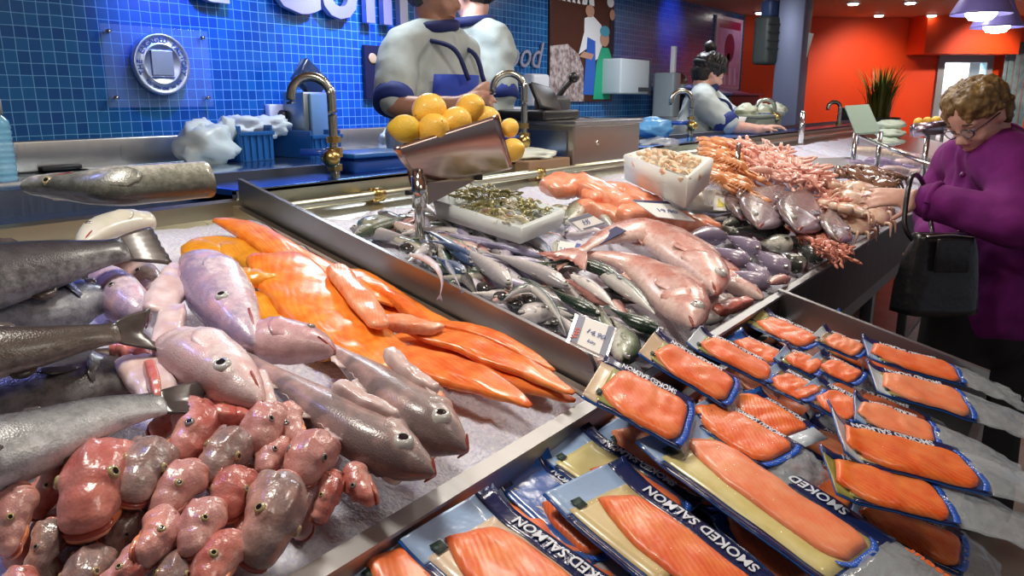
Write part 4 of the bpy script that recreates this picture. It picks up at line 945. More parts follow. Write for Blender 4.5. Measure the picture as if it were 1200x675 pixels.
sf('dark striped mackerel bent over the black shells', M_MAC, [(590, 352, -.02), (606, 340), (624, 338), (642, 352), (656, 374), (664, 394, -.02)], 14, .0)
sf('silver fish head with round eye by the bent mackerel', M_SIL, [(610, 372), (628, 366), (650, 366), (676, 372)], 30, -.03)
sf('green backed mackerel lying beside the bent one', M_MACG, [(704, 370), (684, 360), (664, 350), (646, 338)], 20, .0)
sf('pink fish with a red spot between two mackerels', M_PNK, [(714, 357), (696, 346), (676, 334), (658, 326)], 20, -.014)
sf('speckled white bellied mackerel with its tail at the price card', M_MAC, [(700, 318), (722, 330), (744, 346), (768, 368)], 26, -.004, tail=None)
sf('cream bellied fish with a brown forked tail in the middle of the heap', M_SIL, [(668, 322), (690, 334), (708, 348), (722, 362)], 18, .0)
sf('mackerel head pointing at the salmon packs', M_MACG, [(778, 390), (758, 382), (738, 374), (716, 362)], 24, .0)
sf('pale fish belly sticking out from under the big price card', M_GRN, [(728, 424), (734, 406), (730, 388), (718, 374)], 36, -.03, dors=-1)
sf('pinkish fish head at the end of the divider', M_PNK, [(712, 440), (700, 424), (690, 410), (680, 396)], 26, -.045, dors=-1)
sf('silver fish under the nearest bream by the salmon case', M_SIL, [(792, 404), (772, 398), (752, 392), (730, 384)], 22, -.03)
sf('silver scaled head lying under the bream heads', M_SIL, [(820, 378), (836, 368), (852, 360), (866, 352)], 26, -.03)
for lb, (x, y), w in (('black mussel like shell nearest the pale mackerel head', (566, 337), 22), ('black shell beside the divider', (588, 348), 24), ('black shell under the bent mackerel', (618, 352), 30), ('black shell at the divider behind the price card', (604, 356), 20), ('black shell under the post', (476, 290), 20), ('small black shell low by the divider', (646, 392), 18), ('black shell in the gap under the nearest bream head', (772, 402), 30)):
    p = tl(x, y, -.03); r = w*mpp(p)/2; bm = BM(); ball(bm, p, (r*1.1, r*.7, r*.55), 14, 10, Matrix.Rotation(random.random()*3, 3, 'Z'), wob=.35, seed=x)
    tag(obj('shell', bm, mat('black_shell', (.012, .012, .016), .16, noise_amt=.5, scale=50, col2=(.10, .09, .09), coat=.6, bump=.4)), lb, 'shell', 'black shells among the silver fish')
BG = 'red breams'
fish('red_bream', 'large pink bream with staring violet eye, nearest the salmon packs', 'fish', BG, 'bream', M_BRM, [(814, 382), (798, 356), (774, 331), (740, 310), (700, 300), (668, 300)], 66, .01, dors=-1, roll=-24, eye_r=.24, tail_len=1.3, wob=.02, fin_m=M_BRM)
fish('red_bream', 'large pink bream lying just behind the nearest one', 'fish', BG, 'bream', M_BRM, [(840, 344), (824, 318), (794, 292), (754, 272), (712, 278), (680, 294)], 62, .03, dors=-1, roll=-24, eye_r=.22, tail_len=1.4, wob=.02, fin_m=M_BRM)
fish('red_bream', 'dark red bream half hidden behind the second pink one', 'fish', BG, 'bream', M_BRMR, [(860, 338), (846, 318), (826, 300), (800, 284)], 48, -.012, dors=-1, tail=None, eye_r=.2)
fish('red_bream', 'small orange red gurnard like fish at the dark front edge', 'fish', BG, 'head', M_PNK, [(894, 350), (880, 342), (866, 336), (850, 330)], 26, -.01, dors=-1, tail=None)
for lb, pts, w in (('pink gutted fish lying under the bream heads', [(812, 366), (836, 356), (858, 348)], 20), ('red flesh strip beside the pink gutted fish', [(838, 366), (860, 358), (880, 352)], 16)):
    fillet('fish_cut', lb, 'fish piece', 'loose fish cuts by the breams', M_CUTR if 'red' in lb else M_CUT, pts, w, -.015, .014, FBLUNT)
M_TEN = fish_mat('violet_sole_skin', (.24, .20, .30), (.42, .36, .48), (.62, .55, .64), (.24, .18, .28), .5, 70, mott=.5, rough=.14)
M_TRT = fish_mat('green_trout_skin', (.05, .055, .05), (.24, .26, .22), (.74, .74, .66), (.03, .033, .03), .7, 60, mott=.7, rough=.14)
VG = 'violet grey fish beside the breams'; TG = 'green spotted trout beyond the breams'
for lb, m, pts, w, g, dd in (
  ('violet grey fish lying at the back beside the orange fillets', M_TEN, [(852, 278), (828, 276), (802, 279)], 21, VG, 1), ('violet grey fish pointing to the trout', M_TEN, [(890, 296), (872, 286), (850, 276)], 20, VG, 1),
  ('violet grey fish in the middle of the group', M_TEN, [(882, 310), (860, 302), (834, 290)], 21, VG, 1), ('violet grey fish with its head at the dark counter edge', M_TEN, [(924, 320), (906, 308), (888, 294)], 24, VG, 1),
  ('violet grey fish nearest the dark red bream', M_TEN, [(902, 336), (880, 328), (854, 318)], 22, VG, 1), ('greyer violet fish squeezed between two others', M_TEN, [(898, 330), (886, 318), (874, 306)], 18, VG, 1), ('pinkish violet fish lying lowest at the dark edge', M_PNK, [(926, 326), (912, 328), (898, 334)], 11, VG, 1),
  ('dark green trout lying highest in its group', M_TRT, [(846, 266), (868, 260), (900, 258)], 13, TG, -1), ('dark green trout second from the top of its group', M_TRT, [(926, 272), (896, 270), (862, 268)], 17, TG, 1), ('trout showing a bright pale belly', M_TRT, [(926, 286), (908, 286), (888, 284)], 22, TG, -1),
  ('small trout at the foot of the reddish claws', M_TRT, [(940, 288), (928, 283), (914, 278)], 16, TG, 1), ('trout with its head at the dark counter edge', M_TRT, [(964, 304), (950, 296), (934, 286)], 19, TG, 1), ('speckled trout between the pale bellied one and the violet fish', M_TRT, [(940, 314), (928, 306), (914, 296)], 21, TG, 1), ('little speckled trout behind the violet fish', M_TRT, [(866, 276), (852, 270), (838, 264)], 12, TG, 1)):
    fish('sole' if g == VG else 'trout', lb, 'fish', g, 'mackerel', m, [(p[0], p[1]) for p in pts], w*1.34, .005, dors=dd, thick=1.0, n=18, seg=12, eye_r=.16, tail_len=.9, tail=None if pts[0][0] < 0 else 'round', eye=M_EYED)
# more of the small fish, lying under those above
for k in range(96):
    u = random.random()**(1.0 if k < 64 else 1.7); v = random.random()**1.0; a = (418+(700-418)*u, 268+(402-268)*u); b = (520+(790-520)*u, 246+(370-246)*u); px, py = a[0]+(b[0]-a[0])*v, a[1]+(b[1]-a[1])*v
    an = random.gauss(R(28), .5)+(PI if random.random() < .4 else 0); ln = random.uniform(26, 42); dx, dy = math.cos(an)*ln, math.sin(an)*ln*.75
    m = random.choice((M_MAC, M_SIL, M_LIL, M_LIL, M_GRN, M_MACG, M_PNK, M_SIL, M_BLK))
    fish('small_fish', 'small fish lying half buried under the silver heap by the divider', 'fish', 'half buried small fish behind the divider', 'mackerel', m, [(px+dx, py+dy), (px, py), (px-dx, py-dy)], random.uniform(16, 22), random.uniform(-.05, -.030), dors=random.choice((1, -1)), n=16, seg=10, tail='fork', eye_r=.24, fins=False)
# ---- four big flatfish on edge, overlapping
M_FLAT = fish_mat('plaice_skin', (.16, .11, .09), (.28, .20, .20), (.44, .34, .40), (.36, .30, .52), .5, 40, mott=.5, rough=.12)
for lb, pts, w, h in (('brown violet flatfish leaning at the white paper', [(868, 256), (878, 236), (898, 226)], 50, .03), ('largest glossy brown violet flatfish', [(888, 266), (900, 236), (918, 216)], 58, .055), ('brown flatfish with olive sheen beside the largest one', [(934, 270), (942, 242), (950, 220)], 60, .06), ('smaller violet flatfish nearest the dark counter edge', [(982, 282), (980, 262), (974, 244)], 42, .05)):
    sp = spine_of(pts, h, 22); fish('flatfish', lb, 'fish', 'brown flatfish', 'bream', M_FLAT, None, w, h, sp=sp, up=(Vector((-.62, -.5, .55))).normalized(), tail=None, thick=.55, dors=1, eye_r=.12, wob=.02)
# ---- orange salmon sides beyond the white box
M_SAL = fillet_mat('salmon_slab', (.86, .26, .13), (.94, .46, .30)); SGR = 'orange salmon sides beyond the small fish'
for lb, pts, w, h, th in (('orange salmon side at the back, nearest the second tap', [(644, 222), (668, 216), (706, 226), (738, 240)], 40, .03, .03), ('orange salmon side lying under the white shrimp box', [(690, 232), (722, 224), (756, 236), (786, 258)], 36, .02, .026), ('orange salmon side under the large price sign', [(728, 250), (756, 250), (796, 260), (842, 266)], 32, .018, .026), ('orange salmon end in front of the white bag', [(770, 266), (800, 262), (838, 262)], 26, .0, .022), ('short orange salmon piece over the pale bent fish', [(676, 240), (704, 246), (734, 256)], 26, .0, .022)):
    fillet('salmon_slab', lb, 'fillet', SGR, M_SAL, pts, w, h, th, FBLUNT)
for lb, m, pts, w in (('pale green fish bent in an arch before the salmon sides', M_GRN, [(662, 262), (684, 240), (706, 252), (722, 272)], 22), ('pale silvery fish next to the arched one', M_GRN, [(640, 252), (662, 246), (684, 256)], 20), ('lilac fish under the clear price holder', M_LIL, [(662, 276), (690, 270), (716, 274)], 22), ('lilac blue fish crossing in front of the large price sign', M_LIL, [(776, 278), (750, 268), (722, 262)], 14), ('silver grey fish at the end of the salmon sides', M_SIL, [(874, 258), (854, 256), (834, 258)], 16), ('pinkish small fish in front of the white box end', M_PNK, [(612, 276), (632, 272), (652, 274)], 14)):
    sf(lb, m, pts, w, -.01, kind='mackerel')
# ---- white boxes
M_FOAM = mat('white_foam', (.80, .80, .76), .6, bump=.25, bscale=260)
def foam_box(label, A, B, Cc, Dd, z0, wall=.018, name='foam_box', m=M_FOAM):
    """open box: rim corners A B C D (world), standing down to height drop z0"""
    t = thing(name, label, 'box', (A+B+Cc+Dd)/4-UPZ*z0, None); P = [A, B, Cc, Dd]; ctr = sum(P, Vector())/4
    bm = BM(); inn = [p+(ctr-p).normalized()*wall*1.5 for p in P]; lo = [p-UPZ*z0+(ctr-p).normalized()*.012 for p in P]; ilo = [p-UPZ*z0*.8 for p in inn]
    v = [[bm.verts.new(p) for p in r] for r in (lo, P, inn, ilo)]
    for a, b in zip(v, v[1:]):
        for j in range(4): bm.faces.new((a[j], a[(j+1) % 4], b[(j+1) % 4], b[j]))
    bm.faces.new(v[0]); bm.faces.new(v[3]); bmesh.ops.recalc_face_normals(bm, faces=bm.faces[:])
    bmesh.ops.bevel(bm, geom=bm.edges[:], offset=.004, segments=2, affect='EDGES'); obj('box', bm, m, t)
    return t, inn, ilo
A = tl(730, 181, .10); pB = hz(762, 172, A.z+.01); pC = hz(837, 185, A.z+.005); pD = hz(806, 207, A.z-.012)
bx, inn, ilo = foam_box('white foam box heaped with peeled shrimps', A, pB, pC, pD, .085)
# peeled shrimps: small curled bodies
def curl(bm, c, r, th, ax, mi=0, arc=200, seg=7, n=9, taper=.35):
    """one curled shrimp body about a centre"""
    X, Y, Z = ax; pts = [c+X*(r*math.cos(R(arc*k/(n-1))))+Y*(r*math.sin(R(arc*k/(n-1)))) for k in range(n)]
    tube(bm, pts, [th*(.75+.5*math.sin(PI*min(1, (k+1)/4)))*(1-(1-taper)*(k/(n-1))**2) for k in range(n)], seg, n*2, True, mi)
def rand_axes(flat=.6):
    a = random.random()*2*PI; Z = (NRM+Vector((random.uniform(-1, 1), random.uniform(-1, 1), 0))*flat).normalized(); X = Vector((math.cos(a), math.sin(a), 0)); X = (X-Z*X.dot(Z)).normalized(); return X, Z.cross(X), Z
M_SHR = [mat('peeled_shrimp_'+n, c, .28, coat=.4, sss=.1) for n, c in (('cream', (.80, .60, .40)), ('peach', (.82, .50, .30)), ('pale', (.82, .68, .52)))]
mesh_pool = []
for k in range(6):
    bm = BM(); curl(bm, Vector(), .017, .008, (Vector((1, 0, 0)), Vector((0, 1, 0)), UPZ)); me = bpy.data.meshes.new('shrimp'); 
    for v in bm.verts: v.co += Vector([.002*noise.noise(v.co*120+Vector((k*9, 0, i))) for i in range(3)])
    bm.to_mesh(me); bm.free(); me.polygons.foreach_set('use_smooth', [True]*len(me.polygons)); me.materials.append(M_SHR[k % 3]); mesh_pool.append(me)
for k in range(90):
    u, v = random.random(), random.random(); p = inn[0].lerp(inn[1], u).lerp(inn[3].lerp(inn[2], u), v)
    p = p-UPZ*(.012+.006*(k % 3))+UPZ*.03*math.sin(PI*u)*math.sin(PI*v)*(.4+.6*random.random()); o = bpy.data.objects.new('peeled_shrimp', mesh_pool[k % 6]); C.objects.link(o); o.location = p
    o.rotation_euler = basis(*rand_axes()).to_euler(); o.scale = (1, 1, 1)
    tag(o, 'small curled peeled shrimp in the heap inside the white foam box', 'shrimp', 'peeled shrimps in the foam box')
A = tl(506, 234, .03); pB = hz(548, 211, A.z+.012); pC = hz(664, 246, A.z-.025); pD = hz(612, 266, A.z-.04)
bx2, inn, ilo = foam_box('long white box of greenish crayfish among the silver fish', A, pB, pC, pD, .045, .012, m=mat('white_tray_plastic', (.72, .78, .78), .4))
M_CRY = [mat('crayfish_'+n, c, .25, noise_amt=.5, scale=60, col2=c2, coat=.5) for n, c, c2 in (('olive', (.16, .15, .04), (.36, .32, .12)), ('brown', (.22, .13, .06), (.42, .30, .18)), ('pale', (.42, .38, .24), (.62, .56, .42)))]
def crayfish_meshes(k):
    r = random.Random(k); b = BM(); c = BM(); l = BM()
    tube(b, [Vector((-.03, 0, .006)), Vector((-.012, 0, .012)), Vector((.012, 0, .010)), Vector((.03, 0, .004))], [.006, .011, .010, .004], 10, 18)
    for i in range(5): ball(b, (.0+.007*i, 0, .010-.001*i), (.005, .010-.001*i, .009-.001*i), 10, 6)
    for s in (1, -1):
        tube(c, [Vector((-.026, s*.006, .006)), Vector((-.042, s*.018, .006)), Vector((-.058, s*.014, .005))], [.003, .0035, .003], 7); ball(c, (-.068, s*.010, .005), (.014, .006, .005), 10, 6)
        for i in range(4): tube(l, [Vector((-.014+.008*i, s*.006, .006)), Vector((-.016+.009*i, s*.022, .012)), Vector((-.014+.011*i, s*.034, .0))], [.0016, .0014, .0008], 5, 8)
    out = []
    for n, bm in (('shell_body', b), ('claws', c), ('walking_legs', l)):
        me = bpy.data.meshes.new(n); bm.to_mesh(me); bm.free(); me.polygons.foreach_set('use_smooth', [True]*len(me.polygons)); out.append((n, me))
    return out
CRAY = crayfish_meshes(1)
def crayfish(name, label, cat, group, p, ax, sc, m):
    t = thing(name, label, cat, p, group); t.rotation_euler = basis(*ax).to_euler(); t.scale = (sc,)*3
    for n, me in CRAY:
        o = bpy.data.objects.new(n, me); C.objects.link(o); o.parent = t
        if not me.materials: me.materials.append(m)
        o.material_slots[0].link = 'OBJECT'; o.material_slots[0].material = m
    return t
for k in range(34):
    u, v = random.random()*.92+.04, random.random()*.8+.1; p = inn[0].lerp(inn[1], u).lerp(inn[3].lerp(inn[2], u), v)-UPZ*(.018-.012*math.sin(PI*v)*random.random()*2)
    crayfish('crayfish', 'greenish brown crayfish in the heap inside the long white box', 'crayfish', 'crayfish in the long white box', p, rand_axes(.4), random.uniform(.55, .85), M_CRY[0 if v < .55 else k % 3])
# ---- langoustine heap: orange at the near side, pink beyond
M_LAN = [mat('langoustine_'+n, c, .28, noise_amt=.5, scale=50, col2=c2, coat=.4) for n, c, c2 in (('orange', (.62, .20, .06), (.82, .42, .20)), ('pink', (.80, .38, .30), (.90, .60, .52)), ('rose', (.74, .30, .24), (.88, .52, .42)))]
def heap(n, quad, lift, fn, seedp):
    for k in range(n):
        u, v = random.random(), random.random(); a, b, c, d = quad
        px = (a[0]*(1-u)+b[0]*u)*(1-v)+(d[0]*(1-u)+c[0]*u)*v; py = (a[1]*(1-u)+b[1]*u)*(1-v)+(d[1]*(1-u)+c[1]*u)*v
        fn(k, tl(px, py, lift*(.35+.65*random.random())), u, v)
heap(60, [(826, 168), (868, 168), (876, 224), (832, 216)], .09, lambda k, p, u, v: crayfish('langoustine', 'brownish orange langoustine in the heap behind the shrimp box', 'langoustine', 'orange langoustines behind the shrimp box', p, (lambda X: (X, NRM.cross(X), NRM))((Vector((random.uniform(-.4, .4), .8, .35))).normalized()), random.uniform(1.2, 1.7), M_LAN[0]), 1)
heap(120, [(866, 172), (914, 182), (976, 220), (888, 210)], .09, lambda k, p, u, v: crayfish('langoustine', 'pale pink langoustine in the long heap above the flatfish', 'langoustine', 'pink langoustines above the flatfish', p, rand_axes(.5), random.uniform(1.2, 1.7), M_LAN[1 + k % 2]), 2)
heap(34, [(952, 216), (974, 222), (988, 256), (972, 246)], .05, lambda k, p, u, v: crayfish('langoustine', 'salmon pink langoustine between flatfish and crab stack', 'langoustine', 'langoustines beside the crab stack', p, rand_axes(.5), random.uniform(.9, 1.3), M_LAN[2]), 3)
heap(50, [(912, 262), (950, 262), (998, 296), (972, 306)], .03, lambda k, p, u, v: crayfish('red_shrimp', 'small brick red shrimp in the tangle under the flatfish', 'shrimp', 'brick red shrimps under the flatfish', p, rand_axes(.5), random.uniform(.7, 1.0), mat('brick_shrimp', (.52, .14, .09), .3, noise_amt=.5, scale=50, col2=(.76, .34, .25), coat=.4)), 4)
# ---- crabs
def crab(name, label, group, p, r, ax, m, m2):
    X, Y, Z = ax; t = thing(name, label, 'crab', p, group); M = basis(X, Y, Z)
    bm = BM(); ball(bm, p+Z*r*.3, (r, r*.72, r*.34), 20, 12, M, wob=.14, ws=3, seed=r*100)
    for k in range(9): a = PI*k/8; ball(bm, p+X*(r*.97*math.cos(a))+Y*(r*.68*math.sin(a))+Z*r*.28, r*.09, 6, 4, M)
    obj('shell', bm, m, t)
    for s in (1, -1):
        bm = BM(); tube(bm, [p+X*s*r*.6-Y*r*.5+Z*r*.2, p+X*s*r*1.1-Y*r*.8+Z*r*.25, p+X*s*r*.8-Y*r*1.15+Z*r*.2], [r*.16, r*.2, r*.22], 8)
        ball(bm, p+X*s*r*.5-Y*r*1.25+Z*r*.2, (r*.4, r*.22, r*.2), 12, 8, M); tube(bm, [p+X*s*r*.3-Y*r*1.25+Z*r*.25, p+X*s*r*.0-Y*r*1.15+Z*r*.2], [r*.1, r*.03], 6); obj('claw', bm, m2, t)
        for k in range(4):
            a = R(20+28*k); d = X*s*math.cos(a)+Y*math.sin(a)*.9-Y*.2; bm = BM(); tube(bm, [p+d*r*.75+Z*r*.15, p+d*r*1.25+Z*r*.4, p+d*r*1.65-Z*r*.1], [r*.09, r*.08, r*.03], 6); obj('leg', bm, m2, t)
M_CRB = mat('cooked_crab', (.74, .42, .28), .3, noise_amt=.6, scale=30, col2=(.86, .70, .56), coat=.4, bump=.4); M_CRD = mat('brown_crab', (.16, .07, .04), .2, noise_amt=.5, scale=20, col2=(.32, .17, .11), coat=.6)
for k, (x, y, h, lb) in enumerate([(1008, 268, .0, 'lowest pinkish crab of the stack at the counter edge'), (1000, 254, .03, 'pinkish crab in the middle of the stack, toward the flatfish'), (1026, 256, .03, 'pinkish crab in the middle of the stack, toward the customer'), (1006, 240, .055, 'cream crab near the top of the stack'), (1026, 244, .055, 'pink and cream crab near the top of the stack by the customer'), (1012, 228, .07, 'topmost pale crab of the stack')]):
    p = tl(x-6, y, h); crab('cooked_crab', lb, 'cooked crabs stacked at the counter edge', p, 24*mpp(p), rand_axes(.3), M_CRB, M_CRB)
for k, (x, y, lb) in enumerate([(1004, 214, 'glossy brown crab behind the cooked stack, next to the langoustines'), (1024, 214, 'glossy brown crab in the middle of the brown group'), (1040, 212, 'glossy brown crab nearest the woman in purple'), (1016, 206, 'brown crab at the back of the brown group'), (1034, 222, 'brown crab at the front of the brown group')]):
    p = tl(x, y, .04); crab('brown_crab', lb, 'glossy brown crabs', p, 20*mpp(p), rand_axes(.3), M_CRD, M_CRD)
bm = BM(); Q = [tl(930, 208, .03), tl(1006, 206, .03), tl(1000, 184, .05), tl(928, 186, .05)]; prism(bm, Q, -NRM*.012); tag(obj('cover_plate', bm, steel('lid_steel', (.42, .44, .48), .35), None, False), 'flat grey steel cover plate lying behind the pink langoustines', 'plate')
# ---- price cards
M_TAGB = mat('tag_navy', (.02, .03, .12), .4); M_TAGR = mat('tag_red', (.6, .08, .03), .5); M_INK = mat('ink_blue', (.08, .12, .35), .6)
def card(label, P, bands, lines, name='price_card', stand=True, th=.0025, m=M_PAPER, holder=True, word=None):
    """P: four corners in the photograph with a height each, counter-clockwise from lower left"""
    Q = [tl(*p) for p in P]; n = (Q[1]-Q[0]).cross(Q[3]-Q[0]).normalized()
    if n.dot(CAM-Q[0]) < 0: n = -n
    t = thing(name, label, 'price card', sum(Q, Vector())/4, None)
    f = lambda u, v: Q[0].lerp(Q[1], u).lerp(Q[3].lerp(Q[2], u), v)
    bm = BM(); prism(bm, [f(0, 0), f(1, 0), f(1, 1), f(0, 1)], -n*th); obj('card', bm, m, t, False)
    for (u0, u1, v0, v1, mm) in bands:
        bm = BM(); prism(bm, [f(u0, v0)+n*.0006, f(u1, v0)+n*.0006, f(u1, v1)+n*.0006, f(u0, v1)+n*.0006], -n*.0005); obj('band', bm, mm, t, False)
    if word:
        o = f(word[1], word[2]); X = (f(1, .5)-f(0, .5)).normalized() if len(word) < 5 else (f(.5, 1)-f(.5, 0)).normalized()*word[4]; bm = text_bm(word[0], word[3], o+n*.0012, X, n.cross(X), .0006, bold=.0003); obj('lettering', bm, M_TAGR if len(word) > 4 else M_INK, t, False)
    for (s, u, v, sz) in lines:
        X = (Q[1]-Q[0]).normalized(); bm = text_bm(s, sz, f(u, v)+n*.001, X, n.cross(X), .0005); obj('lettering', bm, M_INK, t, False)
    if holder:
        bm = BM(); prism(bm, [f(-.10, -.06)-n*.003, f(1.06, -.06)-n*.003, f(1.06, 1.06)-n*.003, f(-.10, 1.06)-n*.003], -n*.0015); obj('clear_holder', bm, clear('card_holder', (.85, .88, .9), .35, .1), t, False)
    return t
card('large price card with navy ends standing nearest the salmon packs', [(668, 399, .02), (709, 418, .02), (720, 384, .04), (678, 369, .04)], [(0, .2, 0, 1, M_TAGB), (.84, 1, 0, 1, M_TAGB)], [('14,90', .3, .5, .017), ('kilo', .42, .2, .011)], word=('Vers', .16, .12, .018, 1))
card('small white price card with a blue edge among the silver fish', [(652, 300, .02), (672, 302, .02), (681, 286, .035), (656, 282, .035)], [(.78, 1, 0, 1, mat('tag_blue', (.05, .1, .4), .4))], [('7,95', .12, .4, .014)], holder=False)
card('white price card with grey header in a clear holder before the salmon sides', [(682, 270, .03), (710, 262, .03), (690, 250, .055), (666, 257, .055)], [(0, 1, .75, 1, mat('tag_grey', (.16, .18, .24), .5)), (.1, 1, 0, .12, mat('tag_grey', (.16, .18, .24), .5))], [('9,95', .25, .3, .02)])
card('dark navy sign lying between the price holder and the breams', [(690, 284, .03), (700, 288, .03), (734, 270, .05), (722, 265, .05)], [], [], m=M_TAGB, holder=False)
card('large white price sign resting on the orange salmon sides', [(770, 254, .06), (815, 259, .06), (782, 236, .07), (741, 234, .07)], [(0, 1, .86, 1, M_TAGB)], [('19,90', .25, .35, .03)], holder=False)
card('small yellow and white label by the plastic cups', [(836, 246, .02), (862, 248, .02), (862, 232, .045), (838, 231, .045)], [(.15, .45, .25, .9, mat('tag_yellow', (.75, .66, .12), .5))], [], holder=False)
# ---- crumpled white paper and clear cups round the shrimp box
def crumple(bm, c, r, seed, amp=.35, seg=28, rings=18, M=None, fr=2.2):
    vs_ = ball(bm, (0, 0, 0), (1, 1, 1), seg, rings)
    for v in vs_:
        d = v.co.normalized(); k = 1+amp*(noise.noise(d*fr+Vector((seed, 0, 0)))+.55*abs(noise.noise(d*fr*2.3+Vector((0, seed, 0)))))
        w = Vector((d.x*r[0], d.y*r[1], d.z*r[2]))*k; v.co = (M@w if M is not None else w)+Vector(c)
p = tl(826, 236, .0); bm = BM(); crumple(bm, p, (.13, .13, .035), 5, .3); tag(obj('white_paper_bag', bm, mat('wax_paper', (.80, .80, .74), .5)), 'crumpled white paper spread under the foam shrimp box', 'paper')
p = tl(866, 234, .01); bm = BM(); crumple(bm, p, (.09, .12, .03), 8, .35); tag(obj('white_plastic_bag', bm, mat('milky_plastic', (.74, .72, .80), .35)), 'milky plastic bag lying between the label and the flatfish', 'bag')
for lb, (x, y) in (('clear plastic cup standing by the yellow label', (830, 240)), ('clear plastic cup between the yellow label and the milky bag', (848, 232))):
    p = tl(x, y, .03); bm = BM(); lathe(bm, [(.001, 0), (.016, 0), (.022, .05), (.0205, .05), (.0145, .003), (.001, .003)], ID3, p, 16); tag(obj('plastic_cup', bm, clear('cup_plastic', (.9, .92, .9), .3)), lb, 'cup', 'clear plastic cups')
# ------------------------------------------------------------------ packed smoked salmon
M_PKB = mat('pack_blue', (.012, .10, .42), .22, coat=.5, bump=.35, bscale=45)
M_PKN = mat('pack_navy', (.010, .022, .10), .2, coat=.6, bump=.45, bscale=45)
M_PKP = mat('pack_pale_blue', (.36, .52, .78), .22, coat=.6, bump=.4, bscale=40)
M_PKW = mat('pack_white', (.66, .76, .84), .25, coat=.5, bump=.4, bscale=40)
M_STRIPE = mat('pack_bright_blue', (.01, .13, .72), .2, coat=.6)
M_GOLD = mat('gold_card', (.62, .46, .20), .3, noise_amt=.3, scale=12, col2=(.74, .62, .30), coat=.6)
M_GOLDY = mat('yellow_gold_card', (.66, .56, .18), .3, noise_amt=.4, scale=30, col2=(.80, .72, .34), coat=.6)
M_GOLDG = mat('green_gold_card', (.26, .25, .04), .3, noise_amt=.3, scale=12, col2=(.42, .40, .10), coat=.6)
M_GOLDB = mat('brown_gold_card', (.20, .11, .02), .3, noise_amt=.3, scale=12, col2=(.34, .20, .05), coat=.6)
M_CREAM = mat('cream_card', (.74, .58, .40), .35, coat=.5)
M_FILM = clear('wrap_film', (.80, .84, .90), .03, .05, .7, 70)
M_FILMT = clear('tail_film', (.60, .68, .74), .38, .12, .7, 30)
M_SM = [fillet_mat('smoked_salmon', (.90, .135, .025), (.96, .27, .085), .22, .10), fillet_mat('smoked_salmon_pale', (.92, .22, .08), (.96, .35, .16), .22, .08), fillet_mat('smoked_salmon_deep', (.84, .10, .012), (.96, .26, .05), .22, .14)]
MATS['wrap_film'].node_tree.nodes['Principled BSDF'].inputs['Coat Weight'].default_value = .1; MATS['wrap_film'].node_tree.nodes['Principled BSDF'].inputs['Specular IOR Level'].default_value = .45
for q in M_SM: q.node_tree.nodes['Principled BSDF'].inputs['Coat Weight'].default_value = .12; q.node_tree.nodes['Principled BSDF'].inputs['Roughness'].default_value = .36
M_PTXT = mat('pack_lettering', (.72, .78, .88), .35); M_OTXT = mat('orange_lettering', (.80, .16, .04), .4); M_CODE = mat('dark_green_print', (.012, .04, .03), .5)
